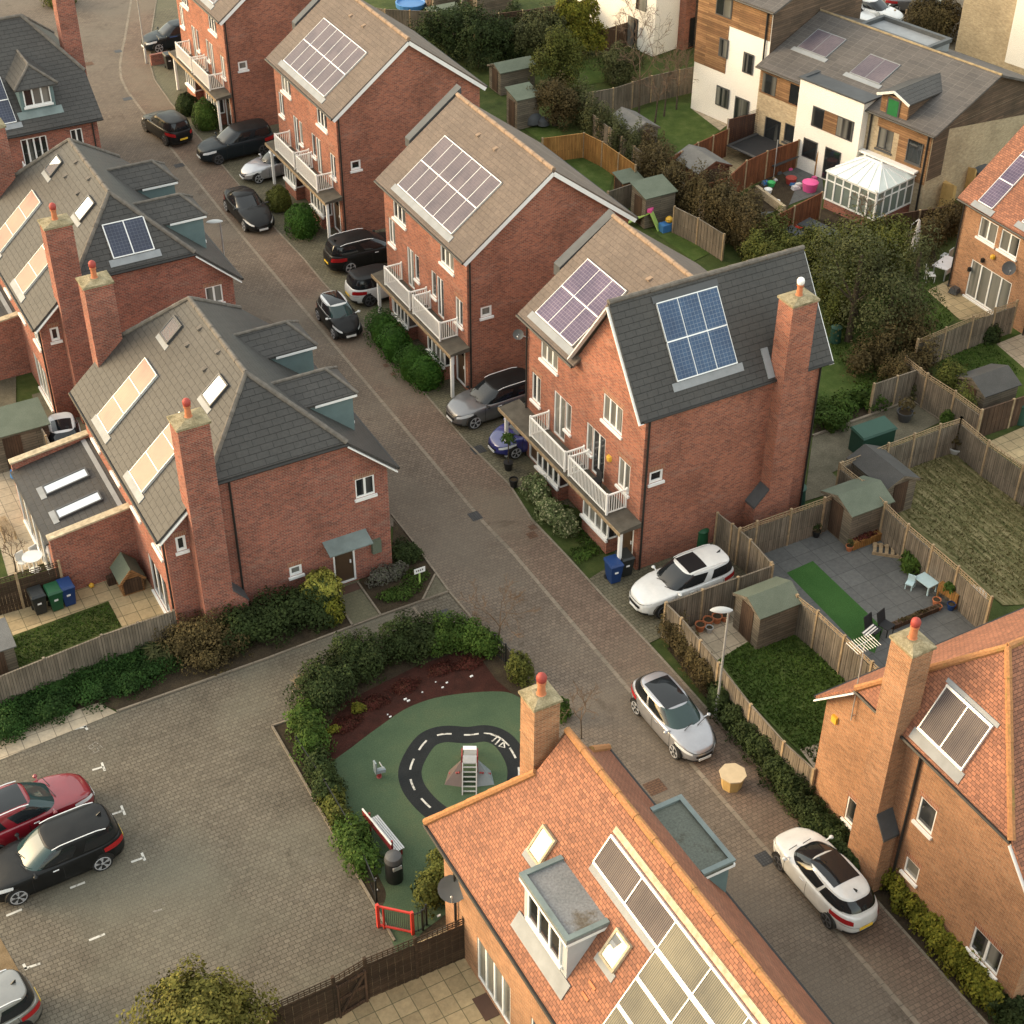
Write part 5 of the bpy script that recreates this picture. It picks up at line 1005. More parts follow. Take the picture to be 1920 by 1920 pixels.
def far_right_house():
    wx, y0, y1 = 56.45, 40.0, 53.4; h = thing('orange_roofed_house', 'brick house with orange roof, narrow solar strips and wide patio doors at the right edge', 'house', (wx, y0, 0)); W = WX(wx); a, b = Z(1420, 0), Z(1420, 480); bm = M['brick_orange']
    w = [W.rect(a(1612, 1562), a(1710, 1755)), W.rect(a(1765, 1645), a(1868, 1840)), W.rect(b(1535, 75), b(1790, 390))]; w[0] = (*w[0][:2], 3.6, 4.75); w[1] = (*w[1][:2], 3.6, 4.75); w[2] = (*w[2][:2], .1, 2.25)
    wall(h, W, -y1, -y0, 0, 5.25, w, bm)
    for r, n in zip(w, (2, 2, 4)): window(h, W, r, n)
    xr, rz = 61.2, 9.6; N = Plane((0, y1, 0), (-1, 0, 0), (0, 0, 1)); wall(h, N, -66, -wx, 0, 5.25, [], bm, [(-66, 5.25), (-wx, 5.25), (-xr, 9.4)]); S = WY(y0); wall(h, S, wx, 66, 0, 5.25, [], bm, [(wx, 5.25), (66, 5.25), (xr, 9.4)])
    slope(h, [(wx - .3, y1 + .25, 5.2), (wx - .3, y0 - .2, 5.2), (xr, y0 - .2, rz), (xr, y1 + .25, rz)], M['tile_orange']); slope(h, [(66.3, y0 - .2, 5.2), (66.3, y1 + .25, 5.2), (xr, y1 + .25, rz), (xr, y0 - .2, rz)], M['tile_orange']); ridge(h, [((xr, y0, rz), (xr, y1 + .2, rz))], M['ridge_orange'])
    gutter(h, [((wx - .35, y1 + .2, 5.1), (wx - .35, y0, 5.1))]); gutter(h, [((wx - .07, y1 - .1, 0), (wx - .07, y1 - .1, 5.1)), ((wx - .07, 47.6, 0), (wx - .07, 47.6, 5.1))], .045, 'downpipe')
    sl = Plane((wx - .3, 0, 5.2), (0, -1, 0), (xr - wx + .3, 0, rz - 5.2)); c = [sl.hit(*a(*q)) for q in ((1595, 1450), (1690, 1495))]; array_pv(h, sl, (c[0][0], c[1][0] + .1, c[0][1], c[0][1] + 4.6), 1, 3, M['pv_purple']); c = sl.hit(*a(1910, 1600)); array_pv(h, sl, (c[0], c[0] + 3, c[1], c[1] + 1.6), 3, 1, M['pv_purple'])
    s, t = W.hit(*b(1855, 75)); dish(h, W.pt(s, t, .4), (-.5, -.75, .4), .36, armto=W.pt(s, t - .1, 0)); s, t = W.hit(*a(1700, 1860)); q = MB(); q.lathe(W.pt(s, t, .06), [(.12, 0), (.14, .05), (.14, .16), (.1, .2)], 8); q.build('alarm_box', M['yellow'], h)
    for (u, v) in ((1535, 95), (1630, 30)): s, t = W.hit(*b(u, v)); MB().pbox(W, s - .07, s + .07, t - .1, t + .12, .0, .16).build('wall_lamp', M['black'], h)
    return h
FR = far_right_house()
def slate_house():
    y0, y1, x0, x1 = 84.4, 95.2, 2.0, 19.6; h = thing('slate_roofed_house', 'brick house with dark slate roof and a hipped white framed dormer at the top left', 'house', (x1, y0, 0)); S = WY(y0); a = Z(0, 0); bm = M['brick_old']
    w = [S.rect(a(140, 985), a(365, 1150)), S.rect(a(500, 925), a(600, 1000))]; w[0] = (*w[0][:2], 2.75, 4.8); w[1] = (*w[1][:2], 3.5, 4.8); wall(h, S, x0, x1, 0, 5.3, w, bm); window(h, S, w[0], 4); window(h, S, w[1], 2)
    railing(h, [(w[0][0] - .1, y0), (w[0][0] - .1, y0 - .9), (w[0][1] + .2, y0 - .9), (w[0][1] + .2, y0)], 2.5, 3.5); MB().box(w[0][0] - .3, w[0][1] + .4, y0 - 1, y0 - .002, 2.36, 2.49).build('canopy', M['canopy'], h)
    E = Plane((x1, 0, 0), (0, 1, 0), (0, 0, 1)); wall(h, E, y0, y1, 0, 5.3, [], bm, [(y0, 5.3), (y1, 5.3), (92.8, 7.1), (86.9, 7.1)])
    ez, rz, ry, rx = 5.3, 9.7, 89.8, 17.6; hz = 7.2; hy = 84.1 + (hz - ez) / (rz - ez) * (ry - 84.1); tm = M['tile_slate']
    slope(h, [(x0, 84.1, ez), (19.9, 84.1, ez), (19.9, hy, hz), (rx, ry, rz), (x0, ry, rz)], tm); slope(h, [(19.9, hy, hz), (19.9, 2 * ry - hy, hz), (rx, ry, rz)], tm, name='hip_roof'); slope(h, [(19.9, 95.5, ez), (x0, 95.5, ez), (x0, ry, rz), (rx, ry, rz), (19.9, 2 * ry - hy, hz)], tm)
    ridge(h, [((x0, ry, rz), (rx, ry, rz)), ((rx, ry, rz), (19.9, hy, hz)), ((rx, ry, rz), (19.9, 2 * ry - hy, hz))], M['ridge_slate']); gutter(h, [((x0, 84.05, ez - .1), (19.9, 84.05, ez - .1))]); gutter(h, [((x1 - .3, y0 - .07, 0), (x1 - .3, y0 - .07, 5.2))], .045, 'downpipe')
    sl = Plane((0, 84.1, ez), (1, 0, 0), (0, ry - 84.1, rz - ez)); zr = lambda y: ez + (y - 84.1) * (rz - ez) / (ry - 84.1)
    s, t = sl.hit(*a(285, 790)); p = sl.pt(s, t); xf0, xf1, yf, ze, zt = p.x - .95, p.x + .95, p.y, p.z + 1.45, p.z + 2.35; ybe = 84.1 + (ze - ez) / (rz - ez) * (ry - 84.1); ybt = 84.1 + (zt - ez) / (rz - ez) * (ry - 84.1); xm = p.x
    q = MB(); q.poly([(xf0, yf, zr(yf)), (xf1, yf, zr(yf)), (xf1, yf, ze), (xf0, yf, ze)])
    for x in (xf0, xf1): q.poly([(x, yf, zr(yf)), (x, ybe, ze), (x, yf, ze)])
    d = q.build('dormer', M['cladding'], h); window(d, WY(yf), (xf0 + .2, xf1 - .2, p.z + .3, ze - .12), 3, d0=0, name='dormer_window')
    o = .25; MB().plate([(xf0 - o, yf - o, ze - .05), (xm, yf + .75, zt), (xm, ybt + .1, zt), (xf0 - o, ybe, ze - .05)][::-1], (0, 0, -.07)).build('dormer_roof', tm, d); MB().plate([(xf1 + o, yf - o, ze - .05), (xm, yf + .75, zt), (xm, ybt + .1, zt), (xf1 + o, ybe, ze - .05)], (0, 0, -.07)).build('dormer_roof', tm, d); MB().plate([(xf0 - o, yf - o, ze - .05), (xf1 + o, yf - o, ze - .05), (xm, yf + .75, zt)], (0, 0, -.07)).build('dormer_roof', tm, d)
    ridge(d, [((xm, yf + .75, zt), (xm, ybt, zt)), ((xm, yf + .75, zt), (xf0 - o, yf - o, ze)), ((xm, yf + .75, zt), (xf1 + o, yf - o, ze))], M['ridge_slate'], .08)
    MB().pbox(sl, s - 1.25, s + 1.25, t - .45, t + .05, 0, .03).build('flashing', M['lead_green'], h)
    r = sl.rect(a(-60, 880), a(115, 880)); r2 = sl.rect(a(0, 560), a(115, 880)); array_pv(h, sl, (r2[1] - 2.2, r2[1], r2[2], r2[3]), 2, 2, M['pv_dark'])
    chimney(h, 19.3, 20.35, 88.1, 89.0, 0, 11.3, M['brick_old'], pots=((.5, .5),)); return h
SH = slate_house()
# ---------------- the modern white, timber and buff terrace
MO = Vector((60.4, 60.4, 0)); ma = R_(12); E1 = Vector((-math.sin(ma), math.cos(ma), 0)); E2 = Vector((math.cos(ma), math.sin(ma), 0))
def ml(s, t, z=0.0): return MO + E1 * s + E2 * t + Vector((0, 0, z))
class MBm(MB):
    def lb(s, s0, s1, t0, t1, z0, z1, mi=0): return s.hexa([ml(s0, t0, z0), ml(s0, t1, z0), ml(s1, t1, z0), ml(s1, t0, z0), ml(s0, t0, z1), ml(s0, t1, z1), ml(s1, t1, z1), ml(s1, t0, z1)], mi)
def FAC(t): return Plane(MO + E2 * t, -E1, (0, 0, 1))          # s = -local s
def SIDE(s): return Plane(MO + E1 * s, E2, (0, 0, 1))
def modern_terrace():
    h = thing('modern_buff_house', 'modern buff brick and timber house with a protruding white box and grey roof', 'house', ml(0, 0))
    F, S = FAC(0), SIDE(0); a = Z(1420, 0); ez, rz, rt = 5.15, 7.25, 5.3
    w = [F.rect(a(880, 900), a(968, 1060)), F.rect(a(1095, 1010), a(1178, 1160))]
    f0 = [(-12.2, -10.9, .1, 2.1), (-10.6, -9.6, 1.0, 2.2)]; w = [(r[0], r[1], 3.0, 4.3) for r in w]
    wall(h, F, -13.0, 0, 0, ez, w + f0, M['brick_buff'])
    for r in w + f0: window(h, F, r, 2 if r in w else 1, frame='frame_grey')
    MBm().lb(9.45, 12.9, -.04, -.002, 3.45, 4.85).build('timber_panel', M['timber'], h)
    for (s0, s1) in ((-12.7, -11.6), (-10.5, -9.6)): MB().pbox(F, s0, s1, 3.55, 4.75, .042, .06).build('window', M['window'], h)
    MBm().lb(.05, 2.25, -.035, -.002, 1.95, 5.1).build('timber_panel', M['timber'], h); r = w[1]; MB().pbox(F, r[0], r[1], 3.0, 4.3, .036, .05).build('window', M['window'], h); strip(h, [(F.pt(r[0], 3.0, .05), F.pt(r[0], 4.3, .05)), (F.pt(r[1], 3.0, .05), F.pt(r[1], 4.3, .05)), (F.pt(r[0], 3.0, .05), F.pt(r[1], 3.0, .05))], .07, .06, M['frame_grey'], 'window_frame')
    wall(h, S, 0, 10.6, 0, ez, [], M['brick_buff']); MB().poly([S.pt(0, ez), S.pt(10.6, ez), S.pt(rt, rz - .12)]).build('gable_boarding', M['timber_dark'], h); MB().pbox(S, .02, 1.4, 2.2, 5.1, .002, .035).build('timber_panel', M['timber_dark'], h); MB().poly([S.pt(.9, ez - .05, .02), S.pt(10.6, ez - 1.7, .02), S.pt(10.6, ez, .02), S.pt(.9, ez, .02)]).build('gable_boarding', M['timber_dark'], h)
    B = Plane(ml(0, 10.6), E1, (0, 0, 1)); wall(h, B, 0, 13, 0, ez, [], M['brick_buff'])
    t = M['tile_grey']; slope(h, [ml(13.1, -.3, ez), ml(-.3, -.3, ez), ml(-.3, rt, rz), ml(13.1, rt, rz)], t); slope(h, [ml(-.3, 10.9, ez), ml(13.1, 10.9, ez), ml(13.1, rt, rz), ml(-.3, rt, rz)], t); ridge(h, [(ml(-.3, rt, rz), ml(4.9, rt, rz)), (ml(4.9, rt, rz), ml(13.1, rt, rz))], M['ridge_tan'], .08)
    gutter(h, [(ml(-.3, -.36, ez - .08), ml(13.1, -.36, ez - .08)), (ml(.25, -.07, 0), ml(.25, -.07, 5)), (ml(4.3, -.07, 0), ml(4.3, -.07, 5))], .06)
    # white box
    q = MBm(); q.lb(4.6, 9.4, -.55, .0, 0, 5.55); q.lb(4.6, 9.4, 0.002, 1.2, 5.05, 5.55); q.build('white_box', M['render_white'], h); q = MBm(); q.lb(4.5, 9.5, -.65, -.35, 5.552, 5.65); q.lb(4.5, 4.8, -.35, 1.5, 5.552, 5.65); q.lb(9.2, 9.5, -.35, 1.5, 5.552, 5.65); q.lb(4.8, 9.2, -.35, 1.4, 5.552, 5.58); q.build('box_capping', M['lead_dark'], h)
    G = FAC(-.55); r = G.rect(a(412, 705), a(685, 985)); zz = (3.0, 4.25); n = (r[1] - r[0]) / 5
    f = MB().pbox(G, r[0], r[1], *zz, .001, .03).build('window', M['frame_grey'], h); MB().pbox(G, r[0] + .06, r[0] + n * 1.4, zz[0] + .07, zz[1] - .06, .03, .04).build('pane', M['window'], f); MB().pbox(G, r[1] - n * 1.9, r[1] - .06, zz[0] + .07, zz[1] - .06, .03, .04).build('pane', M['window'], f); MB().pbox(G, r[0] + n * 1.45, r[1] - n * 1.95, zz[0] + .02, zz[1] - .02, .03, .045).build('boarding', M['timber'], f)
    for (s0, s1, z0, z1) in ((-8.6, -7.5, .9, 2.1), (-6.9, -5.7, .1, 2.1)): f = MB().pbox(G, s0, s1, z0, z1, .001, .03).build('window', M['frame_grey'], h); MB().pbox(G, s0 + .07, s1 - .07, z0 + .07, z1 - .07, .03, .04).build('pane', M['window'], f)
    # dormer with a curved bargeboard
    zr = lambda tt: ez + (tt + .3) * (rz - ez) / (rt + .3); q = MBm(); s0, s1 = 1.95, 3.85; q.lb(s0, s1, -.02, .1, 4.3, 6.35); dq = q.build('dormer', M['timber'], h)
    DF = FAC(-.02); f = MB().pbox(DF, -3.4, -2.5, 5.0, 6.25, .002, .05).build('dormer_window', M['frame_grey'], dq); MB().pbox(DF, -3.3, -2.6, 5.1, 6.15, .05, .06).build('pane', M['curtain_green'], f)
    q = MB()
    for s in (s0 + .02, s1 - .02): q.poly([ml(s, .1, zr(.1)), ml(s, .1, 6.35), ml(s, 3.0, 6.35), ml(s, 3.0, zr(3.0))])
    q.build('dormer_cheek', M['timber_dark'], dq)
    sm = (s0 + s1) / 2; q = MB(); q.plate([ml(s0 - .2, -.25, 6.3), ml(sm, -.25, 6.75), ml(sm, 4.3, 6.75), ml(s0 - .2, 3.3, 6.3)][::-1], (0, 0, -.08)); q.plate([ml(s1 + .2, -.25, 6.3), ml(sm, -.25, 6.75), ml(sm, 4.3, 6.75), ml(s1 + .2, 3.3, 6.3)], (0, 0, -.08)); q.build('dormer_roof', M['tile_slate'], dq)
    strip(dq, [(ml(s0 - .2, -.27, 6.24), ml(sm, -.27, 6.7)), (ml(s1 + .2, -.27, 6.24), ml(sm, -.27, 6.7))], .05, .14, M['white_dull'], 'bargeboard')
    sl = Plane(ml(0, -.3, ez), -E1, E2 * (rt + .3) + Vector((0, 0, rz - ez)))
    for c in (((295, 350), (635, 280)), ((680, 530), (1015, 470))):
        p = sl.hit(*a(*c[0])); q2 = sl.hit(*a(*c[1])); m = ((p[0] + q2[0]) / 2, (p[1] + q2[1]) / 2); array_pv(h, sl, (m[0] - 1.1, m[0] + 1.1, m[1] - .95, m[1] + .95), 2, 1, M['pv_mauve'], frame='lead', h=.05)
    # flat roofed dormer on the street side
    q = MBm(); q.lb(5.2, 10.2, rt + .35, rt + 2.6, rz - .9, rz - .35); fd = q.build('flat_dormer', M['lead'], h); q = MBm(); q.lb(5.1, 10.3, rt + .3, rt + .55, rz - .348, rz - .1); q.lb(5.1, 10.3, rt + 2.4, rt + 2.65, rz - .348, rz - .1); q.lb(5.1, 5.35, rt + .55, rt + 2.4, rz - .348, rz - .1); q.lb(10.05, 10.3, rt + .55, rt + 2.4, rz - .348, rz - .1); q.build('dormer_rim', M['lead_dark'], fd)
    return h
MT = modern_terrace()
def modern_tall():
    h = thing('modern_white_house', 'tall white rendered and timber clad house next to the buff one', 'house', ml(13.2, 1)); s0, s1, t0, t1 = 13.2, 19.3, .9, 9.5; F = FAC(t0); a = Z(960, 0)
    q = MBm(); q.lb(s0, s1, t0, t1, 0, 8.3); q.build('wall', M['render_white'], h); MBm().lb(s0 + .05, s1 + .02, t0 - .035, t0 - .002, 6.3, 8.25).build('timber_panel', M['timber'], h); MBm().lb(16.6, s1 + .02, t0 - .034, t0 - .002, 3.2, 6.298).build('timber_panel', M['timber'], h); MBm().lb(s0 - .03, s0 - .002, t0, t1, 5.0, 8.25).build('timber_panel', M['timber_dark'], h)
    for (p, q_, z0, z1) in (((1475, 30), (1580, 160), 6.75, 8.0), ((1495, 325), (1550, 450), 4.2, 5.4), ((1480, 595), (1560, 755), 1.0, 2.3), ((1670, 410), (1730, 560), 3.8, 5.1), ((1615, 670), (1700, 850), .1, 2.1)):
        r = F.rect(a(*p), a(*q_)); f = MB().pbox(F, r[0], r[1], z0, z1, .036, .07).build('window', M['frame_grey'], h); MB().pbox(F, r[0] + .08, (r[0] + r[1]) / 2 - .03, z0 + .08, z1 - .08, .07, .08).build('pane', M['window'], f); MB().pbox(F, (r[0] + r[1]) / 2 + .03, r[1] - .08, z0 + .08, z1 - .08, .07, .08).build('pane', M['window'], f)
    slope(h, [ml(s1 + .3, t0 - .4, 8.3), ml(s0 - .4, t0 - .4, 8.3), ml(s0 - .4, 5.6, 10), ml(s1 + .3, 5.6, 10)], M['tile_grey']); slope(h, [ml(s0 - .4, t1 + .3, 8.3), ml(s1 + .3, t1 + .3, 8.3), ml(s1 + .3, 5.6, 10), ml(s0 - .4, 5.6, 10)], M['tile_grey']); MB().poly([ml(s0 - .02, t0, 8.2), ml(s0 - .02, t1, 8.2), ml(s0 - .02, 5.6, 9.9)]).build('gable_boarding', M['timber_dark'], h)
    gutter(h, [(ml(s0 - .4, t0 - .45, 8.2), ml(s1, t0 - .45, 8.2)), (ml(s0 + .35, t0 - .1, 0), ml(s0 + .35, t0 - .1, 8.2))]); sl = Plane(ml(0, t0 - .4, 8.3), -E1, E2 * 5.1 + Vector((0, 0, 1.7))); array_pv(h, sl, (-17.2, -14.6, 1.8, 4), 2, 1, M['pv_mauve'], frame='lead', h=.05); return h
modern_tall()
def white_red():
    c = gp(1224, 106); h = thing('red_brick_modern_house', 'red brick house with white rendered bays, cut by the top edge', 'house', c); f = lambda s, t, z: c + E1 * s + E2 * t + Vector((0, 0, z))
    def lb(s0, s1, t0, t1, z0, z1, m, nm): return MB().hexa([f(s0, t0, z0), f(s0, t1, z0), f(s1, t1, z0), f(s1, t0, z0), f(s0, t0, z1), f(s0, t1, z1), f(s1, t1, z1), f(s1, t0, z1)]).build(nm, M[m], h)
    lb(0, 3.6, 0, 2.4, 0, 5.2, 'render_white', 'white_bay'); lb(-.15, 3.7, -.15, 2.5, 5.202, 5.35, 'tile_grey', 'bay_roof'); lb(3.6, 9, 1.0, 2.4, 0, 7, 'render_white', 'white_wall'); lb(-.6, 9, 2.402, 8, 0, 9.0, 'brick_red', 'wall'); lb(-2.6, -.602, 3.4, 8, 0, 9, 'timber_dark', 'timber_bay')
    for (s0, z0, z1, t) in ((.9, 2.9, 4.4, 0), (1.6, .1, 2.2, 0), (5.0, 3.2, 4.6, 1.0)): lb(s0, s0 + 1.0, t - .05, t - .002, z0, z1, 'window', 'window')
    for (t0, z0, z1) in ((2.9, .1, 2.2), (3.0, 4.2, 6.0)): MB().hexa([f(-.65, t0, z0), f(-.65, t0 + .9, z0), f(-.602, t0 + .9, z0), f(-.602, t0, z0), f(-.65, t0, z1), f(-.65, t0 + .9, z1), f(-.602, t0 + .9, z1), f(-.602, t0, z1)]).build('window', M['window'], h)
    return h
white_red()
_c = gp(1790, 95); BB = thing('buff_apartment_block', 'tall buff brick and white block cut by the top right corner', 'building', _c)
_f = lambda s, t, z: _c + E1 * s + E2 * t + Vector((0, 0, z))
def _blk(s0, s1, t0, t1, z0, z1, m, nm): MB().hexa([_f(s0, t0, z0), _f(s0, t1, z0), _f(s1, t1, z0), _f(s1, t0, z0), _f(s0, t0, z1), _f(s0, t1, z1), _f(s1, t1, z1), _f(s1, t0, z1)]).build(nm, M[m], BB)
_blk(-4.2, 0, 0, 9, 0, 11, 'brick_buff', 'wall'); _blk(-18, -4.202, -.15, 9, 0, 11, 'render_white', 'rendered_wall'); _blk(-18.3, .3, -.3, 9.3, 11.002, 11.2, 'lead', 'roof'); _blk(-18, -4.2, -.16, -.152, 0, .5, 'brick_buff', 'plinth')
# ------------------------------------------------------------------ ground, roads, gardens
def sheet(name, px, mat, z, kind='structure', world=False):
    pts = [(p[0], p[1], z) for p in px] if world else [(*gp(*p)[:2], z) for p in px]
    o = mesh_obj(name, pts, [tuple(range(len(pts)))], M[mat])
    if o.data.polygons[0].normal.z < 0: o.data.flip_normals()
    me = o.data; uv = me.uv_layers[0].data
    for l in me.loops: c = me.vertices[l.vertex_index].co; uv[l.index].uv = (c.x, c.y)
    return tag(o, kind=kind)
def strips(name, lines, w, mat, z, dash=None, world=False):
    mb = MB()
    for ln in lines:
        pts = [Vector((p[0], p[1], 0)) if world else gp(*p) for p in ln]
        for i, p in enumerate(pts): p.z = z
        L, R = [], []
        for i, p in enumerate(pts):
            d = (pts[min(i + 1, len(pts) - 1)] - pts[max(i - 1, 0)]).normalized(); n = Vector((-d.y, d.x, 0)) * w / 2; L.append(p + n); R.append(p - n)
        for i in range(len(pts) - 1): mb.quad(R[i], R[i + 1], L[i + 1], L[i])
    o = mb.build(name, M[mat]); return tag(o, kind='structure')
def kerb(name, lines, w, h, mat='kerb', world=False):
    mb = MB()
    for ln in lines:
        pts = [Vector((p[0], p[1], h / 2)) if world else gp(*p) + Vector((0, 0, h / 2)) for p in ln]
        for a, b in zip(pts, pts[1:]): mb.bar(a, b, w, h)
    return tag(mb.build(name, M[mat]), kind='structure')
def smooth(pts, n=8, closed=False):
    P = [Vector((p[0], p[1], 0)) for p in pts]; out = []; N = len(P); rngi = range(N if closed else N - 1)
    for i in rngi:
        p0, p1, p2, p3 = (P[(i - 1) % N], P[i], P[(i + 1) % N], P[(i + 2) % N]) if closed else (P[max(i - 1, 0)], P[i], P[i + 1], P[min(i + 2, N - 1)])
        for k in range(n):
            t = k / n; out.append(.5 * ((2 * p1) + (p2 - p0) * t + (2 * p0 - 5 * p1 + 4 * p2 - p3) * t * t + (3 * p1 - p0 - 3 * p2 + p3) * t ** 3))
    if not closed: out.append(P[-1])
    return [(p.x, p.y) for p in out]
sheet('ground', [(-400, -300), (500, -300), (500, 700), (-400, 700)], 'grass', -.03, world=True)
sheet('parking_court', [(-260, 1520), (219, 1335), (842, 1110), (930, 1210), (990, 1290), (1020, 1600), (900, 1800), (500, 1930), (300, 2150), (-260, 2150)], 'paving', 0.0)
CH_ = [(1760, 1965), (1717, 1917), (1298, 1434), (1179, 1293), (960, 1035), (907, 980), (700, 734), (485, 480), (420, 402), (338, 300), (263, 203), (238, 170), (227, 146), (225, 122), (229, 95), (234, 73), (246, 0), (250, -40)]
KB = [(300, -40), (290, 20), (284, 60), (281, 120), (290, 150), (320, 193), (400, 290), (519, 432), (568, 484), (605, 529), (803, 746), (870, 824), (956, 910), (996, 973), (1056, 1036), (1129, 1116), (1215, 1207), (1249, 1244), (1439, 1457), (1647, 1693), (1847, 1917), (1890, 1965)]
chw = [tuple(gp(*p)[:2]) for p in CH_]; kbw = [tuple(gp(*p)[:2]) for p in KB]
sheet('road', chw + [(12, 140), (12, 100), (19.0, 84), (19.0, 45.5), tuple(gp(734, 985)[:2]), tuple(gp(842, 1110)[:2]), tuple(gp(920, 1202)[:2]), tuple(gp(990, 1290)[:2]), (19.0, 30), (19.0, 8)], 'road', .004, world=True)
sheet('pavement', chw + kbw, 'pave_pink', .008, world=True)
sheet('driveway', [tuple(gp(*p)[:2]) for p in KB[:13]] + [(28.7, 46), (29.5, 60), (36, 80), (34, 140), (26, 140)], 'pave_ochre', .0, world=True)
sheet('driveway', [(1105, 1085), (1160, 1050), (1192, 1060), (1350, 1000), (1445, 1080), (1249, 1190), (1215, 1207), (1129, 1116)], 'pave_ochre', .0055)
strips('channel_strip', [CH_], .16, 'kerb', .014)
kerb('edging', [KB], .09, .03)
kerb('edging', [[(219, 1335), (500, 1236), (714, 1155), (842, 1110)], [(734, 965), (779, 1022), (842, 1110), (920, 1202), (945, 1225)], [(545, 1350), (510, 1362), (575, 1475), (640, 1590), (690, 1677), (740, 1765)], [(816, 1078), (792, 1127)], [(671, 1093), (714, 1154)], [(641, 1142), (662, 1175)]], .08, .07)
strips('edging', [[(775, 1138), (805, 1180)]], .1, 'kerb', .012)
# planting beds and paths by the left house
sheet('soil_bed', [(738, 976), (779, 1022), (816, 1075), (792, 1127), (714, 1154), (671, 1093), (735, 1040)], 'soil', .012); sheet('gravel_corner', [(816, 1078), (842, 1110), (792, 1127)], 'slab_moss', .013); sheet('path', [(625, 1085), (641, 1142), (662, 1175), (714, 1155), (671, 1085)], 'pave_ochre', .012)
sheet('soil_bed', [(320, 1140), (440, 1110), (640, 1085), (662, 1174), (500, 1235), (219, 1333), (190, 1300)], 'soil', .008); sheet('soil_bed', [(-80, 1300), (330, 1150), (330, 1270), (215, 1330), (185, 1318), (-80, 1410)], 'soil', .004)
sheet('slab_path', [(-80, 1407), (117, 1340), (185, 1318), (219, 1336), (-80, 1458)], 'slab_pale', .012)
sheet('patio', [(-60, 1125), (100, 1095), (260, 1050), (330, 1150), (190, 1205), (-60, 1290)], 'slab', .004); sheet('lawn', [(-40, 1215), (203, 1127), (229, 1176), (25, 1260), (-60, 1290)], 'grass', .009)
sheet('patio', [(-60, 880), (50, 880), (130, 1040), (0, 1085), (-80, 1110)], 'slab_pale', .004); sheet('lawn', [(-60, 1030), (-2, 1020), (15, 1080), (-60, 1100)], 'grass', .009); sheet('yard', [(60, 740), (200, 700), (200, 860), (90, 880)], 'slab_moss', .004); sheet('patio', [(-80, 690), (30, 690), (30, 800), (-80, 800)], 'slab_moss', .003)
sheet('gravel', [(-80, 1640), (0, 1758), (38, 1825), (20, 1920), (-80, 1960)], 'gravel', .012)
sheet('patio', [(490, 1912), (872, 1722), (905, 1790), (1000, 1960), (440, 1990)], 'slab', .012)
# playground
sheet('soil_bed', [(510, 1362), (560, 1340), (600, 1280), (700, 1220), (800, 1190), (900, 1195), (950, 1215), (1000, 1290), (1010, 1420), (980, 1550), (880, 1710), (760, 1775), (740, 1765)], 'soil', .012)
sheet('mulch_bed', [(618, 1450), (598, 1400), (640, 1320), (700, 1290), (780, 1250), (860, 1222), (905, 1240), (930, 1275), (960, 1300), (923, 1310), (766, 1340), (662, 1420)], 'mulch', .016)
rub = smooth([(618, 1437), (662, 1400), (714, 1361), (766, 1327), (831, 1306), (923, 1297), (968, 1305), (1000, 1340), (1010, 1450), (960, 1560), (900, 1640), (840, 1710), (790, 1750), (752, 1795), (728, 1745), (712, 1712), (722, 1690), (723, 1672), (712, 1648), (690, 1600), (645, 1535), (626, 1475)], 5, True)
sheet('playground_surface', rub, 'rubber', .02)
TRK = [tuple(gp(*p)[:2]) for p in [(818, 1524), (790, 1498), (773, 1472), (769, 1444), (782, 1413), (803, 1387), (834, 1377), (876, 1379), (912, 1376), (941, 1387), (962, 1413), (973, 1444), (968, 1482), (948, 1515), (905, 1540), (855, 1545)]]
trk = smooth(TRK, 8, True); strips('play_track', [trk + [trk[0]]], .84, 'rubber_black', .024, world=True)
def along(pts, spans):
    P = [Vector((*p, 0)) for p in pts]; acc = [0]
    for a, b in zip(P, P[1:]): acc.append(acc[-1] + (b - a).length)
    out = []
    for s0, s1 in spans:
        q = []
        for k in range(4):
            s = s0 + (s1 - s0) * k / 3; i = max(0, min(len(P) - 2, next((j for j, v in enumerate(acc) if v > s), len(P) - 1) - 1)); q.append(tuple(P[i].lerp(P[i + 1], (s - acc[i]) / max(1e-6, acc[i + 1] - acc[i]))[:2]))
        out.append(q)
    return out
tl = sum((Vector((*b, 0)) - Vector((*a, 0))).length for a, b in zip(trk, trk[1:]))
n_ = int(tl / 1.0); strips('track_dashes', along(trk + [trk[0]], [(.3 + i * tl / n_, .3 + i * tl / n_ + .55) for i in range(n_) if i not in (9, 10)]), .075, 'mark', .028, world=True)
z3 = Z(480, 960); strips('track_arrow', [[z3(*p) for p in q] for q in ([(1640, 1596), (1690, 1600), (1745, 1617), (1698, 1655)], [(1765, 1632), (1722, 1678)], [(1768, 1635), (1822, 1686)], [(1785, 1660), (1748, 1690), (1790, 1700), (1785, 1660)])], .06, 'mark', .0281)
# parking bay marks
a1, a4 = Z(0, 960), Z(0, 1420)
strips('bay_marks', [[f(*p) for p in q] for f, q in ((a1, [(530, 1565), (625, 1545)]), (a1, [(605, 1535), (630, 1568)]), (a1, [(115, 1718), (210, 1685)]), (a4, [(665, 92), (745, 68)]), (a4, [(732, 38), (755, 98)]), (a4, [(795, 415), (885, 385)]), (a4, [(872, 348), (900, 415)]), (a4, [(945, 755), (1035, 722)]), (a4, [(1020, 688), (1045, 745)]), (a4, [(505, 942), (612, 900)]), (a4, [(45, 1142), (158, 1095)]), (a4, [(642, 1318), (755, 1272)]), (a4, [(175, 1522), (290, 1485)]), (a4, [(168, 1488), (190, 1530)]))], .085, 'mark', .006)
strips('bay_marks', [[a4(1100, 1112), (a4(1165, 1095))], [a4(1172, 1045), a4(1190, 1062)]], .07, 'mark_faint', .006)
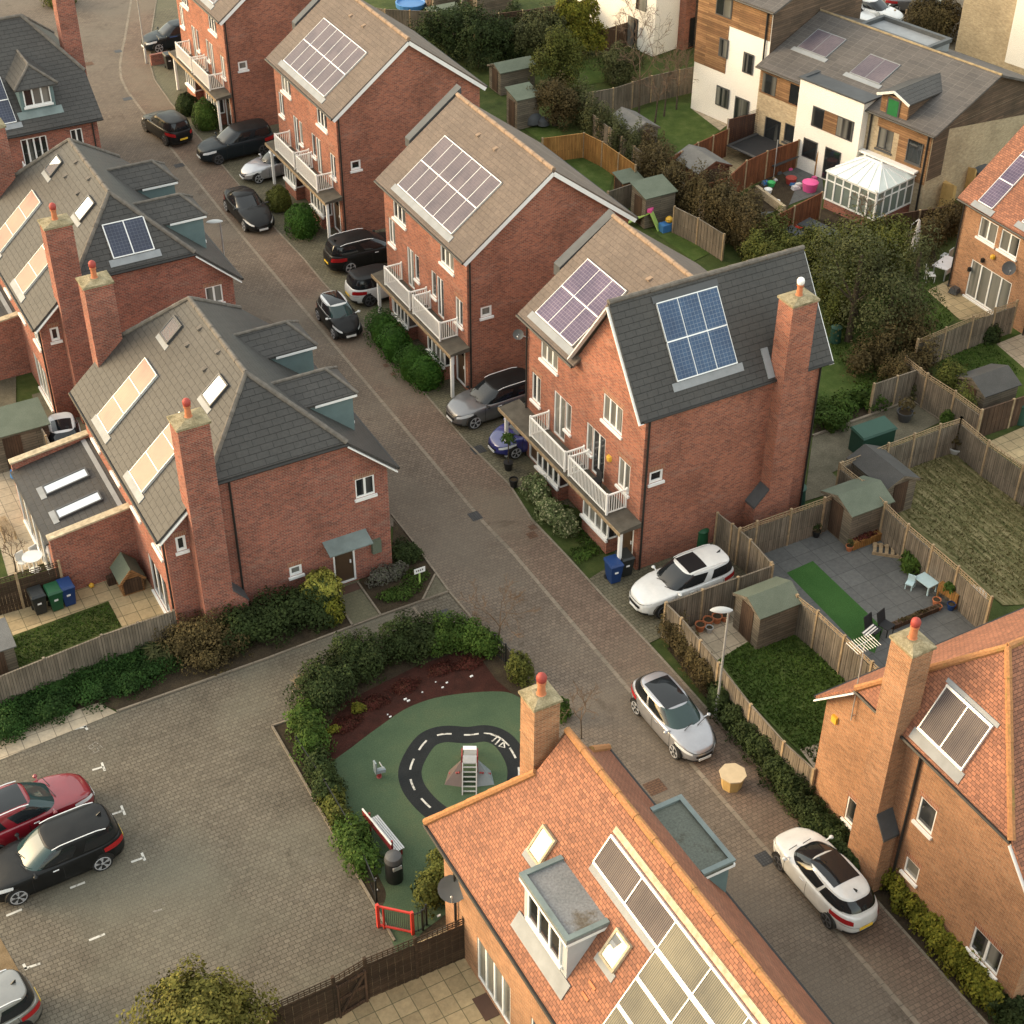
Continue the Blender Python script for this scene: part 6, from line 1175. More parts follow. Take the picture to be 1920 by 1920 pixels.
def glyph(txt, org, ux, uy, s):
    SEG = {'9': [[(.9, .5), (.1, .5), (.1, 1), (.9, 1), (.9, 0), (.2, 0)]], '2': [[(.1, 1), (.9, 1), (.9, .55), (.1, .45), (.1, 0), (.9, 0)]], '6': [[(.8, 1), (.1, 1), (.1, 0), (.9, 0), (.9, .5), (.1, .5)]], '5': [[(.9, 1), (.1, 1), (.1, .55), (.9, .5), (.9, 0), (.1, 0)]]}
    o = []
    for i, ch in enumerate(txt):
        for ln in SEG[ch]: o.append([tuple((org + ux * (x * s * .6 + i * s * .8) + uy * (y * s))[:2]) for x, y in ln])
    return o
strips('bay_number', glyph('65', gp(*a1(632, 1690)), Vector((.35, -1, 0)).normalized(), Vector((1, .35, 0)).normalized(), .34), .045, 'mark_faint', .006, world=True)
# covers in the road
def cover(px, w, l, mat, ang=0):
    c = gp(*px); a = R_(ang); u, v = Vector((math.cos(a), math.sin(a), 0)) * w / 2, Vector((-math.sin(a), math.cos(a), 0)) * l / 2; o = mesh_obj('manhole_cover', [tuple(c + q + Vector((0, 0, .016))) for q in (-u - v, u - v, u + v, -u + v)], [(0, 1, 2, 3)], M[mat]); return o
for i, (p, w, l, m, lb) in enumerate((((891, 968), .5, .6, 'iron', 'dark iron cover in the road beside the pale channel line, near the corner house'), (z3(1350, 745), .62, .62, 'iron', 'square iron cover in the grey paving in front of the side door path'), ((480 + 1600 / 3.84, 480 + 1395 / 3.84), .62, .6, 'iron', 'iron cover beside the front of the dark blue car'), (Z(960, 960)(148, 112), .32, .32, 'cover_brown', 'small rust brown cover above a larger one on the pavement'), (Z(960, 960)(145, 168), .42, .42, 'cover_brown', 'rust brown cover on the pavement by the corner house flower bed'), (Z(960, 1420)(1030, 215), .7, .62, 'cover_brown', 'brown paved cover in the road next to the orange roof edge'), (Z(960, 1420)(1815, 730), .5, .55, 'iron', 'dark gully grate by the nose of the white crossover'), (Z(0, 0)(850, 370), .5, .5, 'iron', 'gully grate in the far bend of the road'), (Z(0, 0)(640, 460), .6, .6, 'cover_brown', 'rusty cover in the far road by the slate roof'), (Z(0, 0)(918, 712), .6, .5, 'iron', 'worn cover in the road behind the parked black car'), (Z(0, 0)(1290, 1192), .6, .5, 'iron', 'cover in the road left of the silver car'), (Z(480, 480)(935, 790), .25, .3, 'cover_brown', 'little brown cover by the clipped hedge'), (Z(480, 480)(988, 853), .25, .3, 'cover_brown', 'little brown cover in the pavement beside the second clipped bush'))):
    tag(cover(p, w, l, m), lb, 'manhole cover', 'covers let into the paving')
# gardens to the right
sheet('lawn', [(1345, 1238), (1420, 1192), (1482, 1160), (1590, 1262), (1560, 1330), (1540, 1450), (1400, 1310)], 'grass_bright', .004); sheet('patio', [(1249, 1150), (1400, 1085), (1480, 1160), (1420, 1192), (1345, 1238)], 'slab_pale', .002); sheet('patio', [(1500, 1405), (1545, 1390), (1560, 1440), (1530, 1445)], 'slab_pale', .008)
sheet('patio', [(1405, 1000), (1547, 945), (1620, 905), (1665, 955), (1860, 1135), (1830, 1200), (1640, 1255), (1500, 1130), (1445, 1080)], 'slab_grey', .004); sheet('play_turf', [(1475, 1074), (1524, 1052), (1656, 1178), (1640, 1225), (1607, 1210)], 'turf_art', .009)
sheet('lawn', [(1660, 880), (1800, 800), (1990, 960), (1990, 1130), (1880, 1135), (1690, 975)], 'grass_dry', .002); sheet('lawn', [(1680, 900), (1770, 850), (1960, 1010)], 'grass_dry', .006)
sheet('yard', [(1508, 940), (1524, 818), (1709, 751), (1766, 790), (1560, 886), (1590, 915)], 'slab_moss', .004); kerb('yard_kerb', [[(1524, 818), (1709, 751), (1766, 790)]], .12, .08); sheet('soil_bed', [(1530, 790), (1625, 730), (1730, 680), (1800, 770), (1766, 785), (1709, 748), (1526, 814)], 'soil', .0)
sheet('lawn', [(1530, 640), (1600, 560), (1730, 470), (1790, 600), (1735, 640), (1740, 690), (1620, 730), (1535, 775)], 'grass_bright', -.006); sheet('patio', [(1738, 545), (1790, 520), (1850, 560), (1875, 590), (1800, 600)], 'slab', .006); sheet('lawn', [(1725, 650), (1920, 590), (1960, 700), (1920, 745), (1850, 765)], 'grass_bright', -.004); sheet('patio', [(1868, 645), (1935, 618), (1960, 700), (1920, 690)], 'slab_pale', .004); sheet('patio', [(1850, 830), (1990, 770), (1990, 900), (1920, 875)], 'slab', .004)
sheet('lawn', [(1120, 240), (1240, 190), (1330, 195), (1350, 245), (1275, 290), (1180, 250)], 'grass_bright', .0); sheet('patio', [(1298, 205), (1318, 195), (1375, 225), (1350, 245)], 'slab_pale', .004); sheet('patio', [(1305, 295), (1370, 265), (1460, 270), (1380, 335), (1350, 335)], 'slab', .004)
sheet('yard', [(1430, 345), (1480, 300), (1540, 320), (1545, 360), (1490, 380), (1420, 410), (1380, 390)], 'slab_grey', .006); sheet('soil_bed', [(1390, 400), (1400, 360), (1460, 320), (1495, 345), (1475, 395)], 'soil', .01); sheet('yard', [(1440, 440), (1520, 390), (1640, 400), (1740, 420), (1760, 500), (1600, 520), (1480, 480)], 'soil', -.008)
sheet('lawn', [(1060, 300), (1110, 285), (1150, 330), (1140, 370), (1100, 345)], 'grass_bright', .0); sheet('lawn', [(1220, 430), (1290, 410), (1340, 470), (1300, 490)], 'grass_bright', .0); sheet('lawn', [(975, 235), (1040, 225), (1060, 262), (1010, 262)], 'grass_bright', .0); sheet('lawn', [(1080, 115), (1150, 105), (1160, 150), (1090, 160)], 'grass_bright', .0)
sheet('far_car_park', [(1480, -30), (1660, -60), (1900, 20), (1800, 100), (1600, 40)], 'paving', -.004); sheet('far_yard', [(-100, -60), (120, -60), (110, 60), (-100, 60)], 'paving', .0)
sheet('drive_lawn', [(60, -40), (130, -40), (125, 20), (100, 20)], 'grass', .008)
# ------------------------------------------------------------------ cars
def at_wheel(px, head, front, side, L, W):
    """centre of a car from one visible wheel"""
    p = gp(px[0], px[1], .34); a = R_(head); h = Vector((math.cos(a), math.sin(a), 0)); r = Vector((math.sin(a), -math.cos(a), 0)); p.z = 0
    return p - h * (L * .305 if front else -L * .295) - r * (W / 2 if side == 'R' else -W / 2)
zA, zB, zC, zD = Z(480, 480), Z(960, 960), Z(1420, 1420), Z(0, 1420); z0 = Z(0, 0)
car('parked_car', 'silver hatchback with a black glass roof parked on the road beside the lamp post', (25.06, 32.83), -90, 'car_silver', 4.25, 1.77, 1.46, 'hatch', glass='greenglass', pano=.8, tailm='lamp_red')
car('parked_car', 'white crossover with a dark glass roof parked between the two orange tiled houses', (25.36, 24.2), 90, 'car_white', 4.45, 1.82, 1.53, 'hatch', pano=.66, rimm='rim_dark', cladding=True, fin=True)
car('parked_car', 'big white estate car with an open black sunroof on the drive of the corner house', (29.5, 38.95), 180, 'car_white', 4.6, 1.85, 1.66, 'suv', pano='small', rails='car_white', rimm='rim_dark', fin=True)
car('parked_car', 'dark grey car with a pale windscreen in the drive beyond the corner house', at_wheel(zA(1585, 1210), 182, True, 'L', 4.65, 1.9), 182, 'car_grey', 4.65, 1.9, 1.66, 'suv', rails='chrome', hoodm=None, body2='car_black')
car('parked_car', 'dark blue car with its bonnet showing beside the porch of the corner house', Vector((29.5, 51.35, 0)), 181, 'car_blue', 4.4, 1.8, 1.42, 'hatch')
car('parked_car', 'tiny black and white city car parked on the pavement facing the camera', at_wheel(zA(545, 560), -92, True, 'R', 3.45, 1.62), -92, 'car_black', 3.45, 1.62, 1.46, 'hatch', roofm='car_white', body2='car_white', pano='full', glass='greenglass')
car('parked_car', 'white coupe style car with black roof backed out from under a porch canopy', at_wheel(zA(825, 328), -1, False, 'R', 4.35, 1.9), -1, 'car_white', 4.35, 1.9, 1.62, 'suv', roofm='car_black', rimm='rim_dark', cladding=True, body2='car_black')
car('parked_car', 'black estate car with a chrome window line, nose in between two terrace houses', at_wheel(zA(685, 92), 0, False, 'R', 5.0, 1.95), 0, 'car_black', 5.0, 1.95, 1.72, 'suv', rails='chrome', fin=True)
car('parked_car', 'black coupe parked on the street facing the camera, opposite the glazed dormers', at_wheel(z0(1745, 1630), -90, True, 'R', 4.7, 1.9), -90, 'car_black', 4.7, 1.9, 1.42, 'coupe', glass='screen')
car('parked_car', 'silver rounded small car in a drive under the second porch canopy', at_wheel(z0(1870, 1292), 181, True, 'L', 4.2, 1.75), 181, 'car_silver', 4.2, 1.75, 1.5, 'beetle')
car('parked_car', 'dark navy off roader with a pale windscreen, nose out beside the farthest clipped bushes', at_wheel(z0(1580, 1155), 182, True, 'L', 4.9, 1.95), 182, 'car_navy', 4.9, 1.95, 1.8, 'suv', roofm='car_black', rimm='rim_dark')
car('parked_car', 'black car seen from behind with a yellow number plate at the bend of the street', at_wheel(z0(1180, 1015), 100, False, 'L', 4.4, 1.88), 100, 'car_black', 4.4, 1.88, 1.64, 'suv', rimm='rim_dark')
car('parked_car', 'dark green black car beside bins and a low wall in the farthest drive', gp(325, 68, .7).xy.to_3d(), 181, 'car_navy', 4.6, 1.85, 1.7, 'suv')
car('parked_car', 'dark red car with silver roof rails in the parking court', at_wheel(zD(560, 375), 19, True, 'R', 4.65, 1.84), 5, 'car_red', 4.65, 1.84, 1.72, 'suv', rails='chrome', pano='full', glass='greenglass', rimm='rim_dark')
car('parked_car', 'black car with bright roof rails beside the red one in the parking court', (3.05, 37.27), 182, 'car_black', 4.75, 1.94, 1.71, 'suv', rails='chrome', fin=True, glass='greenglass')
car('parked_car', 'grey car cut by the left edge of the parking court, showing its red tail light', gp(-85, 1935, .8).xy.to_3d() + Vector((.35, .1, 0)), 186, 'car_taupe', 4.4, 1.83, 1.6, 'suv', rails='chrome', fin=True)
car('parked_car', 'white car tucked between the two half hipped houses', (10.2, 60.6), -100, 'car_white', 3.6, 1.65, 1.5, 'hatch', pano='small')
car('parked_car', 'white car nearest the grey flat dormer in the far car park', gp(1592, 28, .7).xy.to_3d(), -66, 'car_white', 4.4, 1.8, 1.65, 'suv', group='cars in the far car park')
car('parked_car', 'white car with a dark windscreen second in the far car park', gp(1638, 22, .7).xy.to_3d(), -66, 'car_white', 4.6, 1.85, 1.7, 'suv', group='cars in the far car park')
car('parked_car', 'dark car by the low posts of the far car park', gp(1712, 4, .6).xy.to_3d(), -30, 'car_grey', 4.5, 1.85, 1.55, 'hatch', group='cars in the far car park')
# ------------------------------------------------------------------ street furniture, gardens, planting
def W_(p, z=0.0): q = gp(p[0], p[1], z); return (q.x, q.y)
def top(pts, h): return [W_(p, h) for p in pts]
# street lamps
def street_lamp(label, base, h, aim):
    t = thing('street_lamp', label, 'lamp post', (base[0], base[1], 0), group='street lamps'); b = Vector((base[0], base[1], 0)); MB().tube([b, b + Vector((0, 0, 1.0)), b + Vector((0, 0, 1.05))], [.085, .085, .05], 10).tube([b + Vector((0, 0, 1.0)), b + Vector((0, 0, h))], [.05, .04], 10).build('column', M['steel'], t, smooth=True)
    a = Vector((math.cos(R_(aim)), math.sin(R_(aim)), .12)).normalized(); c = b + Vector((0, 0, h + .02)); n = Vector((0, 0, 1)); s = a.cross(n).normalized(); g = []
    for i in range(9):
        f = i / 8; w = .17 * math.sin(math.pi * min(1, max(0.02, f * .96 + .03))) ** .6; p = c + a * (-.15 + .85 * f); g.append([p + s * w * math.cos(k * math.pi / 6) + Vector((0, 0, .11 * math.sin(k * math.pi / 6) * (w / .17))) * (1 if k <= 6 else .35) for k in range(13)])
    MB().grid(g).build('lantern', M['dish_pale'], t, smooth=True); return t
_l = gp(1342, 1345); street_lamp('grey street lamp with a pale oval lantern beside the roadside hedge', _l, 5.35, 160)
_b = gp(*z0(1560, 1950)); street_lamp('street lamp whose pale head shows beyond the nearer half hipped roofs', W_((412, 414), 5.4), 5.35, 175)
_b = gp(*z0(1055, 455)); street_lamp('thin dark street lamp at the bend beside the farthest drive', _b, 6.0, 120)
# planter box on the road
_p = gp(*Z(960, 1420)(1578, 205)); t = thing('octagonal_box', 'pale octagonal timber box standing on the pavement near the silver car', 'planter', (_p.x, _p.y, 0)); MB().lathe(_p, [(.36, 0), (.44, .62)], 8).build('box_body', M['plywood_side'], t); MB().lathe(_p + Vector((0, 0, .622)), [(.5, 0), (.5, .05)], 8).build('lid', M['plywood'], t)
# playground furniture
def bench():
    a, b = gp(685, 1540, .45), gp(735, 1602, .45); d = (b - a).normalized(); n = Vector((d.y, -d.x, 0))
    if n.x < 0: n = -n
    t = thing('park_bench', 'slatted grey metal bench with a red edged back in the playground', 'bench', (a.x, a.y, 0)); q = MB(); 
    for k in range(6): o = n * (.1 + k * .075); q.bar(a + o, b + o, .055, .035)
    for i in range(22): p = a.lerp(b, (i + .5) / 22); q.bar(p + n * .08 + Vector((0, 0, -.02)), p + n * .5 + Vector((0, 0, -.02)), .03, .02)
    q.build('seat', M['steel'], t); q = MB(); 
    for z in (.2, .32, .42): q.bar(a - d * .15 + Vector((0, 0, z)), b + Vector((0, 0, z)), .03, .09)
    q.build('backrest', M['maroon'], t); MB().bar(a - d * .15 + Vector((0, 0, .5)), b + Vector((0, 0, .5)), .05, .05).build('top_rail', M['white_dull'], t)
    for f in (.08, .92):
        p = a.lerp(b, f); p.z = 0; MB().bar(p + n * .1, p + n * .1 + Vector((0, 0, .95)), .06, .06).bar(p + n * .45, p + n * .45 + Vector((0, 0, .42)), .06, .06).build('leg', M['maroon'], t)
bench()
_p = gp(740, 1648); t = thing('litter_bin', 'black domed litter bin at the end of the playground bench', 'litter bin', (_p.x, _p.y, 0)); MB().lathe(_p, [(.27, 0), (.3, .05), (.3, .95), (.28, 1.0)], 20).build('body', M['black'], t, smooth=True); MB().lathe(_p + Vector((0, 0, 1.002)), [(.31, 0), (.31, .06), (.27, .2), (.12, .28), (0, .29)], 20).build('hood', M['frame_grey'], t, smooth=True); MB().box(_p.x - .16, _p.x + .16, _p.y - .318, _p.y - .27, .78, .93).build('slot', M['steel'], t)
_p = gp(711, 1457); t = thing('spring_rocker', 'small grey and red spring seat standing alone on the green playground surface', 'play equipment', (_p.x, _p.y, 0)); MB().lathe(_p, [(.1, 0), (.1, .03), (.07, .05), (.09, .1), (.07, .15), (.09, .2), (.07, .25), (.08, .3)], 10).build('spring', M['maroon'], t); MB().hexa([(_p.x - .14, _p.y - .1, .3), (_p.x + .2, _p.y - .16, .3), (_p.x + .2, _p.y + .05, .3), (_p.x - .14, _p.y + .1, .3), (_p.x - .12, _p.y - .08, .42), (_p.x + .22, _p.y - .14, .42), (_p.x + .22, _p.y + .03, .42), (_p.x - .12, _p.y + .08, .42)]).build('seat', M['climb_grey'], t); MB().box(_p.x - .16, _p.x - .1, _p.y - .1, _p.y + .1, .3, .85).build('backboard', M['climb_grey'], t); MB().tube([_p + Vector((.1, -.2, .6)), _p + Vector((.1, .14, .6))], .02, 6).build('handle', M['steel'], t)
def slide():
    c = gp(881, 1462); t = thing('play_tower', 'toddler slide with ladder, red frame and grey climbing wings inside the toy road loop', 'play equipment', (c.x, c.y, 0), R_(-29)); t.scale = (.92, .92, .82); v = lambda x, y, z: Vector((x, y, z))
    for s, nm in ((-1, 'climb_brown'), (1, 'climb_grey')):
        MB().plate([v(s * .28, -.42, 0), v(s * 1.0, -.3, 0), v(s * .85, .45, 0), v(s * .27, .3, .98)][::s], (0, 0, -.03)).plate([v(s * .28, -.42, 0.02), v(s * .27, .3, .99), v(s * .3, -.05, .95)], (0, 0, -.02)).build('climbing_wing', M[nm], t, local=True); q = MB()
        for k in range(5): q.lathe(v(s * (.42 + .09 * k), -.1 + .07 * k, .56 - .1 * k), [(.045, 0), (.05, .03), (.02, .06)], 8)
        q.build('hand_hold', M['maroon'], t, local=True)
    q = MB()
    for k in range(6): y0 = -.72 + k * .115; q.box(-.25, .25, y0, y0 + .06, .1 + k * .165, .13 + k * .165)
    for s in (-1, 1): q.bar(v(s * .27, -.8, 0), v(s * .27, 0, 1.1), .045, .06)
    q.build('ladder', M['steel'], t, local=True); MB().box(-.27, .27, -.02, .4, 1.02, 1.07).build('platform', M['steel'], t, local=True); q = MB()
    for s in (-1, 1):
        for y in (.0, .4): q.box(s * .3 - .025, s * .3 + .025, y - .025, y + .025, 0, 1.5)
        q.bar(v(s * .3, 0, 1.48), v(s * .3, .4, 1.48), .04, .04); q.bar(v(s * .3, 0, 1.25), v(s * .3, .4, 1.25), .03, .03)
    q.build('frame', M['maroon'], t, local=True)
    for k in range(1): MB().plate([v(-.25, .41, 1.06), v(.25, .41, 1.06), v(.25, 1.5, .25), v(-.25, 1.5, .25)], (0, 0, -.03)).build('chute', M['steel'], t, local=True)
    MB().box(-.26, .26, .3, .5, 1.5, 1.54).build('top_panel', M['alu'], t, local=True)
slide()
def red_gate():
    a, b = gp(710, 1738), gp(774, 1752); d = (b - a).normalized(); t = thing('playground_gate', 'bright red barred gate at the playground entrance', 'gate', (a.x, a.y, 0)); q = MB(); up = Vector((0, 0, 1))
    q.bar(a, a + up * 1.15, .1, .1); q.bar(b, b + up * 1.15, .1, .1); q.bar(a + up * 1.08, b + up * 1.08, .06, .06); q.bar(a + up * .12, b + up * .12, .06, .06); q.bar(a + d * .2, a + d * .2 + up * 1.05, .06, .06); q.build('frame', M['red'], t); q = MB()
    for i in range(14): p = a.lerp(b, .2 + .8 * i / 14); q.bar(p + up * .12, p + up * 1.06, .015, .015)
    q.build('bars', M['frame_grey'], t)
red_gate()
def rails(label, pts, h=1.0, mat='black'):
    P = [gp(*p) for p in pts]; t = thing('railing', label, 'railing', (P[0].x, P[0].y, 0), group='playground railings'); up = Vector((0, 0, 1)); q = MB()
    for a, b in zip(P, P[1:]):
        n = max(2, int((b - a).length / .13)); q.bar(a + up * h, b + up * h, .03, .03); q.bar(a + up * .12, b + up * .12, .03, .03)
        for i in range(n + 1): p = a.lerp(b, i / n); q.bar(p + up * .05, p + up * h, .016, .016)
    q.build('bars', M[mat], t)
    for p in P: MB().bar(p, p + up * (h + .08), .06, .06).build('post', M[mat], t)
rails('black bow railing at the road end of the playground hedge', [(928, 1228), (948, 1245), (965, 1262)]); rails('thin dark railing beside the red gate', [(776, 1752), (793, 1745), (800, 1735)]); rails('dark railing running inside the playground shrubs along the kerb', [(560, 1420), (612, 1500), (662, 1585), (706, 1690)])
# fences
fence('dark brown trellis topped fence between the foreground patio and parking court', [W_((515, 1960)), W_((632, 1907)), W_((690, 1872)), W_((872, 1795))], 1.75, 'fence_dark', trellis=.28, post='fence_dark')
_a, _b = Vector((*W_((632, 1907)), 0)), Vector((*W_((690, 1872)), 0)); _d = (_b - _a).normalized(); _n = Vector((_d.y, -_d.x, 0)); t = thing('garden_gate', 'dark boarded gate with a diagonal brace in the trellis fence', 'gate', _a); q = MB(); up = Vector((0, 0, 1)); _o = _n * .07
if _n.y > 0: _o = -_o
for (u, v) in ((.1, .1), (.85, .85), (1.5, 1.5)): q.bar(_a + _d * .1 + _o + up * u, _b - _d * .1 + _o + up * v, .05, .12)
q.bar(_a + _d * .1 + _o * 1.3 + up * .15, _b - _d * .1 + _o * 1.3 + up * 1.45, .05, .1); q.bar(_a + _d * .08 + _o, _a + _d * .08 + _o + up * 1.6, .1, .07); q.bar(_b - _d * .08 + _o, _b - _d * .08 + _o + up * 1.6, .1, .07); q.build('brace', M['fence_brown'], t)
fence('grey closeboard fence between the ivy bank and small left lawn', top([(-30, 1280), (190, 1192), (325, 1146)], 1.8), 1.8, post='fence')
fence('dark slatted trellis fence behind the three bins by the left house', top([(-20, 1094), (30, 1080), (110, 1056)], 1.7), 1.55, 'fence_dark', trellis=.25, post='wood')
fence('fence beside the lean-to store left of the half hipped house', top([(52, 757), (86, 818), (100, 848)], 1.8), 1.8)
_F1 = top([(1249, 1131), (1278, 1160), (1314, 1202), (1348, 1244), (1408, 1322), (1470, 1392), (1527, 1443)], 1.8)
fence('long grey closeboard fence behind the roadside hedge', _F1, 1.8)
fence('panelled fence along the drive next to the big white car', top([(1250, 1129), (1449, 1058)], 1.8), 1.75, wavy=.02); fence('short weathered fence stepping back from the corner house wall', top([(1346, 962), (1374, 983), (1408, 1012), (1447, 1055)], 1.8), 1.78)
fence('trellis topped fence behind the grey patio by the corner house', top([(1388, 990), (1420, 977), (1547, 933), (1618, 902)], 1.95), 1.65, trellis=.28); fence('trellis topped fence between the grey patio and striped lawn', top([(1576, 868), (1620, 902), (1704, 983), (1798, 1062), (1860, 1119)], 1.95), 1.65, trellis=.28)
fence('trellis topped fence between the mossy yard and the striped lawn', top([(1580, 866), (1667, 831), (1764, 795), (1803, 783)], 1.95), 1.65, trellis=.28); fence('trellis fence on the far side of the striped lawn', top([(1803, 783), (1855, 826), (1920, 871), (1990, 925)], 1.95), 1.65, trellis=.28)
fence('weathered fence behind the dark shrubs and the grey roofed shed', top([(1700, 668), (1740, 700), (1792, 733), (1842, 769)], 1.95), 1.65, trellis=.28); fence('fence with a trellis top below the wide patio doors at right', top([(1722, 636), (1826, 592), (1908, 563)], 1.95), 1.65, trellis=.28); fence('fence half lost in shrubs between the back lawn and mossy yard', top([(1640, 717), (1727, 688)], 1.8), 1.7)
fence('dark brown fence below the grey roofed shed at the right edge', top([(1842, 769), (1960, 730)], 1.6), 1.6, 'fence_brown'); fence('trellis topped fence between the bright lawn and grey patio', top([(1495, 1116), (1534, 1146), (1636, 1241), (1660, 1262)], 1.95), 1.7, trellis=.25)
fence('long weathered fence along the backs of the terrace gardens', top([(1104, 208), (1143, 240), (1190, 275), (1236, 308), (1322, 377)], 1.8), 1.8); fence('grey fence behind the bare trees near the white house', top([(1072, 180), (1150, 166), (1222, 143), (1325, 120)], 1.8), 1.8)
fence('sloping red brown fence near the trampoline', top([(1246, 302), (1309, 268), (1366, 242), (1366, 224), (1423, 211)], 1.8), 1.8, 'fence_red'); fence('long red brown fence between the trampoline garden and the littered one', top([(1301, 352), (1366, 333), (1400, 302), (1439, 284), (1498, 263)], 1.8), 1.8, 'fence_red'); fence('brown fence in front of the littered garden and conservatory', top([(1408, 421), (1460, 402), (1490, 387), (1542, 361)], 1.7), 1.7, 'fence_red')
fence('new orange fence round a small back lawn', top([(1017, 260), (1095, 250), (1130, 267), (1192, 310)], 1.6), 1.6, 'fence_orange'); fence('pale upright boarded fence below the ivy bank', top([(1265, 388), (1310, 410), (1358, 440)], 1.6), 1.6); fence('dark brown fence behind the conifers at the top', top([(890, 31), (980, 20), (1100, 2)], 1.8), 1.8, 'fence_brown'); fence('grey fence behind the green roofed sheds at the top', top([(700, 14), (722, 18), (862, 24), (868, -10)], 1.8), 1.8)
fence('fence beside the tall trees by the parasol', top([(1575, 440), (1660, 405), (1790, 385)], 1.7), 1.7, 'fence_brown'); fence('grey fence between the two green topped sheds behind the terrace', top([(1140, 360), (1200, 340)], 1.5), 1.5); fence('brown fence by the white rendered bay at the top', top([(1120, 60), (1190, 38)], 1.7), 1.7, 'fence_brown')
# sheds
shed('green felted shed on the grey patio with a plank wall', W_((1598, 990)), 0, 1.9, 2.1, 1.75, 'felt_green', rise=.4, group='garden sheds'); shed('dark grey felted shed backing onto the striped lawn', W_((1645, 935)), 90, 1.7, 2.5, 1.7, 'felt_dark', rise=.4, group='garden sheds'); shed('green felted shed behind the street lamp, beside the flower pots', W_((1432, 1182)), 0, 1.6, 1.9, 1.75, 'felt_green', rise=.4, group='garden sheds')
shed('grey felted shed on the lawn at the right edge', W_((1842, 760)), 0, 1.9, 2.1, 1.45, 'felt_dark', rise=.45, group='garden sheds'); shed('pale grey roofed shed with red brown walls by the patio', W_((1312, 345)), 92, 2.3, 2.5, 1.5, 'felt_grey', 'shed_red', rise=.5, group='garden sheds'); shed('grey and pale roofed shed against the long back fence', W_((1185, 275)), 92, 2.0, 2.5, 1.6, 'felt_grey', rise=.5, group='garden sheds')
shed('pent roofed shed with a green top beside the toy slide', W_((1222, 412)), 0, 1.5, 2.0, 1.9, 'felt_green', mono=True, rise=.3, group='garden sheds', name='tool_store'); shed('little green roofed wooden store in the orange fenced garden', W_((1176, 362)), 0, 1.0, 1.3, 1.0, 'felt_green', 'shed_orange', mono=True, rise=.2, group='garden sheds', name='tool_store'); shed('dark shed with a green top near the second house gable', W_((980, 232)), 0, 1.4, 1.6, 2.0, 'felt_green', mono=True, rise=.3, group='garden sheds')
shed('long low grey green shed near the farthest gable gardens', W_((960, 165)), 0, 1.6, 2.6, 1.6, 'felt_green', rise=.35, group='garden sheds'); shed('green flat topped store behind the second ridge', W_((835, 58)), 0, 1.3, 2.3, 1.5, 'felt_green', mono=True, rise=.15, group='garden sheds'); shed('green topped shed at the very top beside the round pool', W_((830, 14)), 0, 1.4, 2.2, 1.8, 'felt_green', mono=True, rise=.2, group='garden sheds'); shed('grey roofed garden building cut by the top edge', W_((915, 16)), 0, 2.2, 3.0, 1.9, 'felt_grey', rise=.3, group='garden sheds')
shed('lean-to store with a felted roof and slatted front left of the house', W_((25, 860)), 0, 1.7, 3.4, 1.9, 'felt_green', mono=True, rise=.3, group='garden sheds', doorat='side'); shed('pale felted shed at the left edge of the small lawn', W_((-8, 1258)), 0, 1.3, 1.6, 1.5, 'felt_grey', mono=True, rise=.25, group='garden sheds', doorat='side')
shed('orange wooden playhouse with a green felted roof beside the rear wall', W_((244, 1098)), 90, .9, 1.1, .8, 'felt_green', 'shed_orange', rise=.5, name='playhouse', cat='playhouse', doorat='end'); 
_c = W_((1632, 840)); t = thing('storage_box', 'dark green plastic garden store in the mossy yard', 'garden store', (_c[0], _c[1], 0), R_(0)); MB().hexa([(-.95, -.45, 0), (.95, -.45, 0), (.95, .45, 0), (-.95, .45, 0), (-.95, -.45, 1.05), (.95, -.45, 1.05), (.95, .45, 1.15), (-.95, .45, 1.15)]).build('body', M['dark_green'], t, local=True); MB().hexa([(-1.0, -.52, 1.06), (1.0, -.52, 1.06), (1.0, .5, 1.16), (-1.0, .5, 1.16), (-.95, -.45, 1.14), (.95, -.45, 1.14), (.95, .45, 1.25), (-.95, .45, 1.25)]).build('lid', M['dark_green'], t, local=True)
# bins
for lb, p, ang, c in (('dark grey wheelie bin at the left of three by the dark fence', (76, 1146), 2, 'bin_black'), ('green wheelie bin between the grey and blue ones', (107, 1139), 2, 'bin_green'), ('blue wheelie bin at the right of three by the brick wall', (130, 1130), 2, 'bin_blue'), ('blue wheelie bin at the corner house front step', (1149, 1088), -4, 'bin_blue'), ('black wheelie bin behind the blue one by the corner house', (1170, 1075), -4, 'bin_black'), ('dark bin beside the wall near the farthest balconies', (306, 96), 0, 'bin_black'), ('bin with a blue lid in the farthest drive', (326, 92), 0, 'bin_black'), ('black bin under the first canopy near the low brick wall', (318, 128), 0, 'bin_black')): wheelie_bin(lb, W_(p), ang, c, lid='bin_blue' if 'blue lid' in lb else None)
for lb, p, c, r, h in (('green lidded compost bin between the two left houses', (128, 815), 'bin_green', .35, .9), ('green compost bin behind the big white car', (1314, 1022), 'bin_green', .3, .8), ('dark green water butt at the chimney foot of the corner house', (1490, 945), 'dark_green', .45, .9), ('green water butt by the far right shed', (1912, 792), 'dark_green', .3, .95), ('dark teal barrel by the trunk of the tall garden tree', (1565, 640), 'dark_green', .3, .8)):
    q = W_(p); t = thing('compost_bin', label=lb, cat='garden bin', loc=(q[0], q[1], 0), group='garden barrels'); MB().lathe((0, 0, 0), [(r, 0), (r * .95, h * .5), (r * .86, h)], 16).build('body', M[c], t, smooth=True, local=True); MB().lathe((0, 0, h + .002), [(r * .95, 0), (r * .95, .05), (r * .5, .14), (0, .16)], 16).build('lid', M[c], t, smooth=True, local=True)
